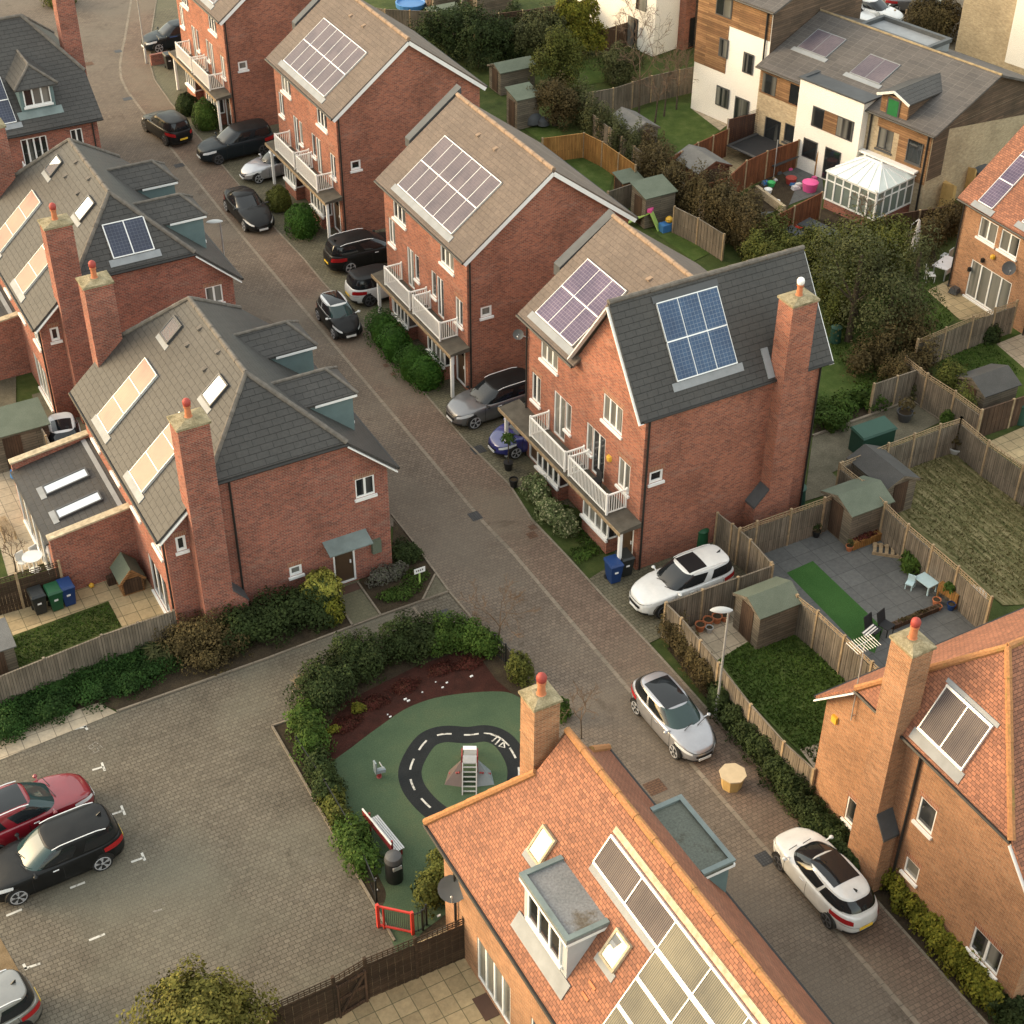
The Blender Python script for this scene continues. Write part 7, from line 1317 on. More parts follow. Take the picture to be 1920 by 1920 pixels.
_c = Vector((*W_((1000, 235)), 0)); tag(mesh_obj('bin_bags', *(lambda m: (m.v, m.f))(MB().lathe(_c, [(.3, 0), (.6, .2), (.55, .6), (.3, .85), (0, .9)], 12, sq=.8).lathe(_c + Vector((.5, -.4, 0)), [(.2, 0), (.45, .15), (.4, .45), (.15, .6), (0, .62)], 12)), M['tarp'], smooth=True), 'heap under a black sheet beside the dark shed', 'covered heap')
# pots by the lamp post and on the grey patio
zB_ = Z(960, 960); zE = Z(1420, 960)
for lb, f, p, r, h, m, pl in (('terracotta pot nearest the fence in the row behind the street lamp', zB_, (1352, 850), .21, .34, 'pot', None), ('middle terracotta pot in the row behind the street lamp', zB_, (1408, 815), .21, .34, 'pot', None), ('terracotta pot next to the lamp post in the row of pots', zB_, (1473, 790), .21, .34, 'pot', None), ('terracotta pot against the green shed', zB_, (1530, 780), .17, .3, 'pot', None), ('grey pot in front of the terracotta ones', zB_, (1418, 862), .15, .26, 'dish_pale', None), ('round terracotta pot at the corner of the patio shed', zE, (660, 275), .16, .26, 'pot', 'leaf_greyg'), ('dark blue pot on the grey patio by the trellis', zE, (45, 265), .2, .4, 'bin_blue', None), ('dark pot with a shrub at the back of the grey patio', zE, (422, 175), .18, .32, 'black', 'leaf_dark'), ('rust red pot left of the wooden trough', zE, (1285, 665), .17, .28, 'pot', None), ('small rust red pot in front of its larger neighbour', zE, (1300, 700), .14, .2, 'pot', None), ('blue glazed pot by the orange roof', zE, (1390, 700), .17, .3, 'bin_blue', None), ('stone bowl planted under the striped lawn corner fence', Z(1420, 480), (1425, 1410), .38, .32, 'dish_pale', 'leaf_brown'), ('dark square tub with a brown plant in the mossy yard', Z(1420, 480), (1055, 1180), .38, .5, 'frame_grey', 'leaf_brown')): pot(lb, W_(f(*p)), r, h, m, pl)
for lb, p in (('black pot on the corner house forecourt', (963, 912)), ): pot(lb, W_(p), .2, .42, 'black', None)
_c = W_((953, 880)); t = thing('lollipop_tree', 'small clipped ball tree in a pot beside the dark blue car', 'potted tree', (_c[0], _c[1], 0)); MB().lathe((0, 0, 0), [(.16, 0), (.22, .4), (.19, .4)], 14).build('pot', M['black'], t, local=True); MB().tube([(0, 0, .3), (0, 0, 1.5)], .025, 6).build('trunk', M['bark'], t, local=True); leaf_obj('crown', leaf_arrays([(_c[0], _c[1], 1.65, .33, .33, .33)], 350, .08, .5, seed=5), M['leaf_mid'], t)
# things on the grey patio
q = gp(*zE(1240, 540)) + Vector((-.25, 0, 0)); t = thing('play_table', "pale blue child's table on the grey patio", 'table', (q.x, q.y, 0), R_(-85)); MB().box(-.42, .42, -.3, .3, .44, .49).build('tabletop', M['pale_blue'], t, local=True)
for sx in (-.36, .36):
    for sy in (-.24, .24): MB().box(sx - .03, sx + .03, sy - .03, sy + .03, 0, .438).build('leg', M['pale_blue'], t, local=True)
for lb, dx, dy, ro in (("pale blue child's chair on the lawn side of the small table", -.55, .35, -60), ("pale blue child's chair behind the small table", .5, .35, -40)):
    c = q + Vector((dx, dy, 0)); t = thing('play_chair', lb, 'chair', (c.x, c.y, 0), R_(ro), 'small blue chairs'); MB().box(-.16, .16, -.16, .16, .26, .3).build('seat', M['pale_blue'], t, local=True); MB().box(-.16, .16, .13, .17, .302, .6).build('backrest', M['pale_blue'], t, local=True)
    for sx in (-.13, .13):
        for sy in (-.13, .13): MB().box(sx - .02, sx + .02, sy - .02, sy + .02, 0, .258).build('leg', M['pale_blue'], t, local=True)
q = gp(*zE(1420, 610)) + Vector((-.4, -.1, 0)); t = thing('planter_trough', 'orange stained timber trough full of plants by the patio fence', 'planter', (q.x, q.y, 0), R_(-80)); MB().box(-.5, .5, -.22, .22, .35, .75).build('trough', M['fence_orange'], t, local=True)
for sx in (-.46, .46):
    for sy in (-.18, .18): MB().box(sx - .035, sx + .035, sy - .035, sy + .035, 0, .348).build('leg', M['fence_orange'], t, local=True)
leaf_obj('plants', leaf_arrays([(q.x, q.y, .82, .26, .48, .2)], 260, .09, .2, seed=8), M['leaf_mid'], t)
q = gp(*zE(770, 225)); t = thing('timber_planter', 'long orange timber planter under the shed wall', 'planter', (q.x, q.y, 0), R_(0)); MB().box(-.75, .75, -.18, .18, 0, .38).build('trough', M['fence_orange'], t, local=True); leaf_obj('plants', leaf_arrays([(q.x, q.y, .4, .7, .2, .14)], 160, .08, .2, seed=9), M['leaf_red'], t)
q = gp(*zE(950, 290)); t = thing('pallet_stack', 'weathered timber pallets leaning in the corner of the grey patio', 'pallets', (q.x, q.y, 0), R_(-42)); b = MB()
for k in range(6): b.box(-.7 + k * .25, -.55 + k * .25, -.35, .35, .12, .16)
b.box(-.72, .75, -.34, -.26, 0, .118); b.box(-.72, .75, .26, .34, 0, .118); b.build('slats', M['wood'], t, local=True)
q = gp(*zE(1110, 410)); shrub('spiky_plant', 'spiky strap leaved plant in the patio border', 'plant', [(q.x, q.y, .3, .5, .5, .5)], 240, .16, 'leaf_mid', core=None, shell=.2, asp=4)
a, b = gp(*zE(1110, 330)), gp(*zE(1330, 560)); d = (b - a).normalized(); tag(MB().bar(a + Vector((-.05, .0, .3)), b + Vector((-.05, .0, .3)), .05, .6).build('board', M['white']), 'long white board leaning along the patio fence', 'board')
for lb, p in (('black mesh chair back beside the turf strip, nearer the fence', (825, 900)), ('black mesh chair at the end of the turf strip', (918, 870))):
    q = gp(*zE(*p)); t = thing('garden_chair', lb, 'chair', (q.x, q.y, 0), R_(15), 'garden chairs'); MB().box(-.25, .25, -.25, .25, .4, .44).build('seat', M['net'], t, local=True); MB().hexa([(-.25, .22, .44), (.25, .22, .44), (.25, .25, .44), (-.25, .25, .44), (-.25, .36, .95), (.25, .36, .95), (.25, .39, .95), (-.25, .39, .95)]).build('backrest', M['net'], t, local=True)
    for sx in (-.22, .22):
        for sy in (-.22, .22): MB().box(sx - .015, sx + .015, sy - .015, sy + .015, 0, .398).build('leg', M['black'], t, local=True)
q = gp(*zE(1130, 770)); t = thing('log_edging', 'low timber edging planted with heathers at the end of the grey patio', 'planter', (q.x, q.y, 0), R_(0)); MB().box(-1.2, 1.2, -.12, .12, 0, .22).build('trough', M['fence_brown'], t, local=True); leaf_obj('plants', leaf_arrays([(q.x, q.y, .22, 1.15, .13, .1)], 190, .07, .2, seed=19), M['leaf_brown'], t)
MB(); q = gp(*zE(1530, 665)); tag(MB().lathe(q, [(.55, .0), (.5, .5), (.62, .52), (.62, .56)], 8).build('patio_cover', M['sand_slab']), 'pale octagonal cover by the orange roof edge', 'cover')
# washing / striped towel near the trellis
q = gp(*zE(800, 960), ); tag(MB().plate([q + Vector((-.35, -.2, .75)), q + Vector((.35, .0, .75)), q + Vector((.3, .3, .8)), q + Vector((-.4, .1, .8))], (0, 0, -.03)).build('striped_cushion', pv('striped_cloth', (.55, .53, .5), (.5, .48, .46), (.03, .03, .035), cw=9, ch=.12, ms=.03, rough=.9)), 'black and white striped lounger cushion beside the trellis fence', 'cushion')
# trampoline
q = gp(1437, 300); t = thing('trampoline', 'black netted rectangular trampoline on the yellow slabs', 'trampoline', (q.x, q.y, 0), R_(12)); MB().box(-1.5, 1.5, -1.9, 1.9, .68, .72).build('mat', M['net'], t, local=True); b = MB()
for s in (-1, 1): b.box(s * 1.5 - .1, s * 1.5 + .1, -2, 2, .721, .78); b.box(-1.4, 1.4, s * 1.9 - .1, s * 1.9 + .1, .721, .779)
b.build('padding', M['frame_grey'], t, local=True)
for sx in (-1.6, 1.6):
    for sy in (-2.0, 2.0): MB().tube([(sx, sy, 0), (sx, sy, 2.5)], .03, 6).build('pole', M['steel'], t, local=True)
b = MB()
for k in range(41): b.bar((1.58, -2 + k * .1, .8), (1.58, -2 + k * .1, 2.4), .012, .012); b.bar((-1.58 + k * .079, 1.98, .8), (-1.58 + k * .079, 1.98, 2.4), .012, .012)
for k in range(13): b.bar((1.58, -2, .8 + k * .133), (1.58, 2, .8 + k * .133), .012, .012); b.bar((-1.58, 1.98, .8 + k * .133), (1.58, 1.98, .8 + k * .133), .012, .012)
b.build('netting', M['net'], t, local=True)
# conservatory
def conservatory():
    t = thing('conservatory', 'white framed conservatory with a glazed hipped roof against the buff house', 'conservatory', ml(2.5, -1.6)); s0, s1, t0, t1 = .75, 4.35, -3.4, -.02; zw, ze = .55, 2.25
    q = MBm(); q.lb(s0, s1, t0, t0 + .12, 0, zw); q.lb(s0, s0 + .12, t0 + .121, t1, 0, zw); q.lb(s1 - .12, s1, t0 + .121, t1, 0, zw); q.build('dwarf_wall', M['brick_old'], t)
    f = MB(); g = MB()
    def side(P, a, b, n, door=None):
        for i in range(n + 1): x = a + (b - a) * i / n; f.pbox(P, x - .05, x + .05, zw, ze, -.06, .04)
        for z, w in ((zw, .1), (ze - .5, .07), (ze - .08, .12)): f.pbox(P, a, b, z, z + w, -.055, .035)
        g.pbox(P, a, b, zw + .05, ze - .05, -.02, .0)
    side(FAC(t0), -s1, -s0, 6); side(SIDE(s0), t0, t1, 5); side(Plane(MO + E1 * s1, -E2, (0, 0, 1)), -t1, -t0, 5); fo = f.build('frame', M['white'], t); g.build('pane', M['conserv'], t)
    zr = 3.05; rt = (t0 + t1) / 2 - .0; c = [ml(s0 - .1, t0 - .1, ze + .06), ml(s1 + .1, t0 - .1, ze + .06), ml(s1 + .1, t1, ze + .06), ml(s0 - .1, t1, ze + .06)]; r0, r1 = ml(s0 + 1.2, rt, zr), ml(s1 - 1.2, rt, zr)
    for pts in ([c[1], c[0], r0, r1], [c[0], c[3], r0], [c[2], c[1], r1], [c[3], c[2], r1, r0]): MB().plate(pts, (0, 0, -.03)).build('glass_roof', M['conroof'], t)
    b = MB()
    for e, (p0, p1), (k0, k1), n in (('a', (c[0], c[1]), (r0, r1), 5), ('b', (c[3], c[2]), (r0, r1), 5)):
        for i in range(n + 1): b.bar(p0.lerp(p1, i / n) + Vector((0, 0, .02)), k0.lerp(k1, i / n) + Vector((0, 0, .03)), .05, .06)
    for (p0, p1, r) in ((c[0], c[3], r0), (c[1], c[2], r1)):
        for i in (1, 2, 3): b.bar(p0.lerp(p1, i / 4) + Vector((0, 0, .02)), r + Vector((0, 0, .03)), .05, .06)
    b.bar(r0 + Vector((0, 0, .04)), r1 + Vector((0, 0, .04)), .12, .14)
    for r in (r0, r1): b.lathe(r, [(.05, 0), (.03, .25), (0, .4)], 6)
    b.build('glazing_bars', M['white'], t); q = MBm(); q.lb(s0 - .2, s1 + .2, -.45, -.03, ze + .3, ze + .42); q.build('box_gutter', M['white'], t)
M['conroof'] = plain('polycarbonate_roof', (.62, .66, .62), .3, .5, var=.08); conservatory()
# parasol, patio set by the right house
q = gp(1700, 490); t = thing('parasol', 'closed pale cantilever parasol behind the tall trees', 'parasol', (q.x, q.y, 0)); MB().tube([(0, 0, 0), (-.35, -.1, 1.2), (-.1, 0, 2.3), (.35, 0, 2.5)], .03, 6).build('arm', M['steel'], t, local=True); MB().lathe((.4, 0, .5), [(.2, 0), (.25, .2), (.16, 1.2), (.06, 1.9), (0, 2.0)], 9).build('cover', M['cloth'], t, local=True)
q = gp(1770, 515); t = thing('garden_table', 'rectangular table under a pale cloth on the right hand patio', 'table', (q.x, q.y, 0), R_(20)); MB().box(-.75, .75, -.42, .42, .7, .74).build('tabletop', M['cloth'], t, local=True); MB().plate([(-.77, -.44, .745), (.77, -.44, .745), (.77, .44, .745), (-.77, .44, .745)], (0, 0, .01)).box(-.77, .77, -.455, -.44, .45, .755).build('cloth', M['cloth'], t, local=True)
for sx in (-.65, .65):
    for sy in (-.34, .34): MB().box(sx - .03, sx + .03, sy - .03, sy + .03, 0, .698).build('leg', M['steel'], t, local=True)
for lb, p, ro in (('white wire chair at the near end of the cloth covered table', (1742, 527), 60), ('grey lounge chair beyond the cloth covered table', (1772, 492), 200)):
    q = gp(*p); t = thing('garden_chair', lb, 'chair', (q.x, q.y, 0), R_(ro), 'garden chairs'); m = 'white_dull' if 'white' in lb else 'dish_pale'; MB().box(-.25, .25, -.25, .25, .4, .44).build('seat', M[m], t, local=True); MB().box(-.25, .25, .22, .26, .442, .92).build('backrest', M[m], t, local=True)
    for sx in (-.22, .22):
        for sy in (-.22, .22): MB().box(sx - .02, sx + .02, sy - .02, sy + .02, 0, .398).build('leg', M[m], t, local=True)
q = gp(1790, 549); t = thing('lawn_mower', 'small dark mower parked by the brick wall on the right hand patio', 'mower', (q.x, q.y, 0), R_(20)); MB().hexa([(-.35, -.25, .08), (.35, -.25, .08), (.35, .25, .08), (-.35, .25, .08), (-.25, -.18, .35), (.3, -.18, .28), (.3, .18, .28), (-.25, .18, .35)]).build('deck', M['frame_grey'], t, local=True); MB().tube([(-.3, -.2, .2), (-.8, -.2, .8), (-.8, .2, .8), (-.3, .2, .2)], .015, 5).build('handle', M['black'], t, local=True)
# bench and white round table at the far left
q = gp(12, 1000); t = thing('garden_bench', 'weathered timber bench on the slabs at the left edge', 'bench', (q.x, q.y, 0), R_(95)); b = MB()
for k in range(5): b.box(-.65, .65, -.25 + k * .1, -.17 + k * .1, .42, .45)
b.build('seat', M['wood'], t, local=True); b = MB()
for k in range(9): b.box(-.62 + k * .15, -.56 + k * .15, .26, .29, .47, .9)
b.box(-.65, .65, .255, .295, .9, .96); b.build('backrest', M['wood'], t, local=True)
for sx in (-.6, .6): MB().box(sx - .03, sx + .03, -.25, -.19, 0, .418).box(sx - .03, sx + .03, .22, .28, 0, .6).build('leg', M['wood'], t, local=True)
q = gp(66, 1068); t = thing('round_table', 'white round garden table behind the trellis fence', 'table', (q.x, q.y, 0)); MB().lathe((0, 0, .7), [(.42, 0), (.42, .03)], 20).build('tabletop', M['white'], t, local=True); MB().lathe((0, 0, 0), [(.25, 0), (.04, .1), (.04, .698)], 10).build('leg', M['white'], t, local=True)
for lb, p in (('white plastic chair left of the round table', (46, 1068)), ('white plastic chair right of the round table', (72, 1056))):
    q = gp(*p); t = thing('garden_chair', lb, 'chair', (q.x, q.y, 0), R_(20), 'garden chairs'); MB().lathe((0, 0, .42), [(.2, 0), (.2, .03)], 14).build('seat', M['white'], t, local=True); MB().box(-.2, .2, .17, .2, .452, .85).build('backrest', M['white'], t, local=True)
    for sx in (-.16, .16): MB().box(sx - .02, sx + .02, -.15, -.11, 0, .418).box(sx - .02, sx + .02, .11, .15, 0, .417).build('leg', M['white'], t, local=True)
# toys
q = gp(36, 895); t = thing('ride_on_toy', 'blue and green plastic toy by the corner of the rear room', 'toy', (q.x, q.y, 0)); MB().lathe((0, 0, 0), [(.2, 0), (.38, .15), (.34, .4), (.1, .5), (0, .5)], 12).build('tub', M['toy_blue'], t, local=True); MB().hexa([(-.05, -.3, .3), (.12, -.3, .3), (.2, .2, .5), (.05, .2, .5), (-.05, -.3, .4), (.12, -.3, .4), (.2, .2, .75), (.05, .2, .75)]).build('wing', M['toy_green'], t, local=True)
q = gp(218, 1092); tag(MB().box(q.x - .35, q.x + .35, q.y - .12, q.y + .12, 0, .42).build('planter_box', M['fence_brown']), 'small timber box between the playhouse and brick wall', 'planter'); q = gp(172, 1101); tag(MB().lathe(q, [(.05, 0), (.11, .06), (.11, .14), (.05, .2), (0, .2)], 10).build('ball', M['yellow'], smooth=True), 'small yellow ball on the slabs by the brick wall', 'ball')
q = gp(1218, 428); t = thing('toy_slide', 'lime green toddler slide with a red top next to the pent shed', 'toy', (q.x, q.y, 0), R_(40)); MB().hexa([(-.2, -.6, 0), (.2, -.6, 0), (.2, -.52, 0), (-.2, -.52, 0), (-.2, -.05, 1.1), (.2, -.05, 1.1), (.2, .03, 1.1), (-.2, .03, 1.1)]).build('ladder', M['lime'], t, local=True); MB().hexa([(-.2, 0, 1.0), (.2, 0, 1.0), (.2, 1.3, .1), (-.2, 1.3, .1), (-.2, 0, 1.06), (.2, 0, 1.06), (.2, 1.3, .16), (-.2, 1.3, .16)]).build('chute', M['lime'], t, local=True); MB().box(-.22, .22, -.1, .15, 1.07, 1.25).build('top', M['pink'], t, local=True)
q = gp(1248, 432); t = thing('toy_digger', 'blue toy with a yellow ball on it next to the toddler slide', 'toy', (q.x, q.y, 0)); MB().box(-.35, .35, -.25, .25, 0, .45).build('body', M['toy_blue'], t, local=True); MB().lathe((.2, 0, .46), [(.1, 0), (.22, .1), (.22, .25), (.1, .36), (0, .36)], 10).build('wheel', M['yellow'], t, local=True)
z4 = Z(1420, 0)
for i, (nm, p, r, m, lb) in enumerate((('toy_tent', (375, 1370), .5, 'pink', 'bright pink toy heap beside the conservatory'), ('bucket', (135, 1225), .2, 'white', 'white bucket on the littered slabs'), ('toy_bucket', (98, 1340), .25, 'toy_green', 'green plastic toy on the littered soil'), ('flower_pot', (240, 1320), .35, 'potred', 'brown tub among the litter'), ('toy_bucket', (75, 1390), .25, 'white', 'white and blue toy near the low wall'), ('toy_bucket', (135, 1470), .22, 'white', 'white pail at the edge of the littered soil'), ('storage_tub', (348, 1565), .28, 'pale_blue', 'pale blue tub beside the post'), ('flower_pot', (165, 1660), .25, 'yellow', 'yellow tub in the overgrown garden'))):
    q = gp(*z4(*p)); tag(MB().lathe(q, [(r * .8, 0), (r, r * 1.1), (r * .85, r * 1.15), (0, r * .7 if r < .4 else r * 1.5)], 10).build(nm, M[m], smooth=True), lb, 'garden clutter', 'clutter in the littered garden')
for i in range(16):
    q = gp(1435 + rng.uniform(0, 100), 315 + rng.uniform(-12, 40)); s = rng.uniform(.08, .25); tag(MB().hexa([(q.x - s, q.y - s * .7, 0), (q.x + s, q.y - s * .7, 0), (q.x + s, q.y + s * .7, 0), (q.x - s, q.y + s * .7, 0), (q.x - s * .8, q.y - s * .5, s), (q.x + s * .9, q.y - s * .6, s * .8), (q.x + s * .7, q.y + s * .6, s), (q.x - s * .9, q.y + s * .5, s * 1.1)]).build('clutter', M[('white_dull', 'wood', 'toy_blue', 'pink', 'tarp', 'cloth')[i % 6]]), 'small scrap lying about the littered slabs by the white box house', 'garden clutter', 'clutter in the littered garden')
q = gp(*z4(295, 1665)); t = thing('camping_chair', 'red folding chair in the overgrown garden', 'chair', (q.x, q.y, 0), R_(30)); MB().hexa([(-.35, -.3, .35), (.35, -.3, .35), (.35, .25, .3), (-.35, .25, .3), (-.35, -.3, .4), (.35, -.3, .4), (.35, .25, .35), (-.35, .25, .35)]).build('seat', M['red'], t, local=True); MB().hexa([(-.35, .22, .35), (.35, .22, .35), (.35, .27, .35), (-.35, .27, .35), (-.38, .45, .95), (.38, .45, .95), (.38, .5, .95), (-.38, .5, .95)]).build('backrest', M['red'], t, local=True); MB().bar((-.3, -.3, 0), (.3, .3, .6), .03, .03).bar((.3, -.3, 0), (-.3, .3, .6), .03, .03).build('leg', M['steel'], t, local=True)
for lb, p, w, l, m, z in (('flat grey boards and sheeting lying in the overgrown garden', (430, 1690), 1.2, 2.6, 'tarp', .5), ('grey sheet covering a heap beside the dark roof ridge', (230, 1730), 1.3, 1.6, 'tarp', .6), ('tall orange board leaning by the conservatory', (445, 1250), .9, .1, 'fence_orange', 1.6), ('plywood sheets stacked against the white box wall', (360, 1130), .9, .12, 'plywood_side', 1.6), ('yellow plywood sheets against the buff gable wall', (1345, 1500), .3, 1.0, 'plywood_side', 1.7), ('dark covered lean-to by the buff gable', (1560, 1370), 1.6, 2.4, 'tarp', 1.6), ('plywood panel under the dark lean-to', (1480, 1400), .15, 1.2, 'plywood_side', 1.9)):
    q = gp(*z4(*p)); a = R_(12); t = MB().hexa([(-w / 2, -l / 2, 0), (w / 2, -l / 2, 0), (w / 2, l / 2, 0), (-w / 2, l / 2, 0), (-w * .48, -l * .47, z), (w * .45, -l * .48, z * .9), (w * .47, l * .46, z * .96), (-w * .46, l * .48, z * .9)]).build('timber_sheets' if 'ply' in lb or 'board' in lb else 'covered_heap', M[m]); t.location = (q.x, q.y, 0); t.rotation_euler = (0, 0, a); tag(t, lb, 'garden clutter', 'clutter in the littered garden')
a, b = gp(*z4(-10, 1390)), gp(*z4(190, 1540)); tag(MB().bar(a + Vector((0, 0, .25)), b + Vector((0, 0, .25)), .22, .5).build('garden_wall', M['brick_buff']), 'low buff block wall edging the littered garden', 'wall')
for i, p in enumerate(((975, 130), (1060, 130), (1150, 115), (1250, 75), (1345, 30))):
    q = gp(*z4(p[0], p[1] + 45)); tag(MB().box(q.x - .06, q.x + .06, q.y - .06, q.y + .06, 0, 1.1).build('bollard', M['wood']), 'short timber post edging the far car park', 'bollard', 'posts of the far car park')
q = gp(853, 2); tag(MB().lathe(gp(770, 12), [(1.1, 0), (1.15, .35), (1.05, .37), (1.0, .25)], 20).build('paddling_pool', M['toy_blue']), 'round dark blue paddling pool at the top edge', 'paddling pool')
q = gp(1245, 165); t = thing('washing_line', 'rotary drier hung with pale washing by the white bay', 'clothes drier', (*W_((1203, 92)), 0)); MB().tube([(0, 0, 0), (0, 0, 1.9)], .03, 6).build('pole', M['steel'], t, local=True); b = MB()
for k in range(5): b.plate([(-.5 + k * .22, -.4, 1.0 + .1 * (k % 2)), (-.32 + k * .22, -.4, 1.0), (-.32 + k * .22, -.38, 1.75), (-.5 + k * .22, -.38, 1.75)], (0, .02, 0))
b.build('washing', M['cloth'], t, local=True)
q = gp(*Z(960, 0)(1308, 650)); t = thing('round_mirror', 'round bamboo hoop hung on the grey fence', 'garden ornament', (q.x, q.y - .1, 0)); MB().lathe((0, 0, 1.2), [(.42, -.02), (.5, 0), (.42, .02)], 20, axis='x').build('rim', M['wood'], t, local=True)
_s = gp(480 + 1180 / 3.84, 960 + 530 / 3.84); t = thing('sign_post', 'small white sign on a pale post in the flower bed by the road', 'sign', _s); MB().box(_s.x - .03, _s.x + .03, _s.y - .03, _s.y + .03, 0, .75).build('post', M['lime'], t); MB().box(_s.x - .25, _s.x + .25, _s.y - .045, _s.y - .031, .72, .98).build('panel', M['white'], t)
q = MB(); 
for k in range(4): q.box(_s.x - .17 + k * .09, _s.x - .12 + k * .09, _s.y - .049, _s.y - .046, .82, .9)
q.build('lettering', M['frame_grey'], t)
tag(MB().box(_s.x, _s.x + .01, _s.y, _s.y + .01, -.02, -.01).build('stake', M['wood'], t)) if False else None
a = gp(*z0(1090, 470)); tag(MB().box(a.x, a.x + 1.3, a.y - .12, a.y + .12, 0, .75).build('low_wall', M['brick_old']), 'low brick wall beside the bins in the farthest drive', 'wall')
MB_ = MB().box(17.35, 18.15, 45.55, 46.0, .014, .03).build('door_mat', M['mat_brown']); tag(MB_, 'brown door mat under the green door canopy', 'door mat')
q = gp(*Z(480, 1420)(1665, 1795)); m_ = MB().box(-.3, .3, -.45, .45, .014, .04).build('door_mat', M['mat_brown']); m_.location = (q.x, q.y, 0); tag(m_, 'brown door mat outside the foreground french doors', 'door mat')
t = thing('balcony_chair', 'dark folded chair on the right hand balcony of the corner house', 'chair', (28.25, 43.9, 2.66)); MB().box(-.25, .25, -.2, .2, .35, .4).build('seat', M['net'], t, local=True); MB().box(.2, .25, -.2, .2, .402, .85).build('backrest', M['net'], t, local=True)
for sy in (-.17, .17): MB().box(-.22, -.18, sy - .02, sy + .02, 0, .348).box(.18, .22, sy - .02, sy + .02, 0, .347).build('leg', M['net'], t, local=True)
for lb, y in (('dark pot beside the folded chair on the balcony', 43.2), ('dark pot at the open end of the corner house balcony', 42.6)): pot(lb, (28.1, y), .16, .3, 'black', 'leaf_brown', z=2.66)
# ------------------------------------------------------------------ planting
def B(px, rx, ry, rz, z=None, zc=None):
    q = gp(*px); return (q.x, q.y, zc if zc is not None else rz * .45, rx, ry, rz)
# clipped bushes before the terrace
for lb, px, r, m in (('large clipped green bush nearest the city car', [(720, 640), (742, 668)], (.95, 1.2, 1.25), 'leaf_hedge'), ('second clipped green bush beside the bay window', [(775, 705), (800, 722)], (.95, 1.05, 1.2), 'leaf_hedge'), ('clipped round bush in front of the second house', [(568, 438)], (1.0, 1.15, 1.25), 'leaf_hedge'), ('brownish clipped bush beside the second house porch', [(525, 392)], (.75, .8, 1.0), 'leaf_olive'), ('bright green bush before the farthest bay window', [(388, 240)], (.9, 1.0, 1.3), 'leaf_mid'), ('dark low bush beside the black car at the bend', [(352, 212)], (.8, .8, .9), 'leaf_dark')):
    shrub('clipped_bush', lb, 'bush', [B(p, *r) for p in px], 1500, .1, m, 'bushes before the terrace', lump=.1, shell=.75, core=.8)
shrub('flowering_bush', 'loose dark bush with pale flowers along the corner house front', 'bush', [B((1005, 935), .6, .9, .9), B((1030, 975), .6, .8, .8)], 1400, .11, 'blossom', 'bushes before the terrace'); shrub('flowering_bush', 'paler flowering bush beside the corner house bay', 'bush', [B((1062, 1000), .6, .6, .85)], 700, .11, 'blossom', 'bushes before the terrace'); shrub('ground_plants', 'low weedy plants under the bay window', 'plants', [B((1095, 1040), .7, .5, .15)], 200, .1, 'leaf_mid', core=None)
# around the left house
shrub('dark_hedge', 'broad dark hedge along the parking side of the left house', 'hedge', [B((505, 1185), 1.5, .95, 1.15), B((570, 1160), 1.3, .9, 1.1), B((455, 1200), 1.2, .9, 1.1), B((610, 1165), .8, .7, .8)], 4200, .13, 'leaf_dark', lump=.22); shrub('brown_hedge', 'reddish brown bare hedge at the corner of the left house', 'hedge', [B((385, 1210), 1.5, 1.0, 1.2), B((345, 1230), 1.0, .9, 1.0), B((425, 1222), 1.1, .8, .9), B((395, 1250), 1.0, .6, .7)], 3200, .1, 'leaf_brown', shell=.25, core=.5, lump=.3)
shrub('variegated_bush', 'yellow variegated bush beside the left house door', 'bush', [(gp(605, 1140).x, gp(605, 1140).y, .95, .85, .7, .85)], 1300, .13, 'leaf_varieg', lump=.18); shrub('yellow_bush', 'yellow green bush below the variegated one', 'bush', [B((625, 1165), .6, .45, .8)], 600, .11, 'leaf_yellow'); shrub('lavender', 'grey lavender patch against the left house wall', 'plants', [B((715, 1090), .7, .4, .5), B((745, 1080), .5, .4, .45)], 700, .09, 'leaf_lav', core=.4); shrub('bed_plants', 'low green plants in the bed by the small sign', 'plants', [B((755, 1115), .8, .45, .25), B((780, 1085), .6, .5, .2), B((730, 1120), .5, .4, .2)], 700, .09, 'leaf_mid', core=None); shrub('dark_shrub', 'dark shrub at the road corner of the left house', 'bush', [B((757, 1045), .6, .7, .55), B((775, 1045), .4, .5, .45)], 900, .1, 'leaf_dark')
shrub('ivy_bank', 'sprawling bank of ivy between the grey fence and parking court', 'ground cover', [B((x, y), 1.15, .85, .5) for x, y in ((-10, 1350), (50, 1322), (105, 1300), (160, 1275), (215, 1255), (260, 1235), (240, 1285), (180, 1300), (20, 1370), (280, 1260), (100, 1335))], 9000, .1, 'leaf_ivy', lump=.3); shrub('spiky_plant', 'spiky plant between the ivy and the brown hedge', 'plant', [B((298, 1245), .6, .6, .6)], 260, .16, 'leaf_greyg', core=None, shell=.1, asp=5)
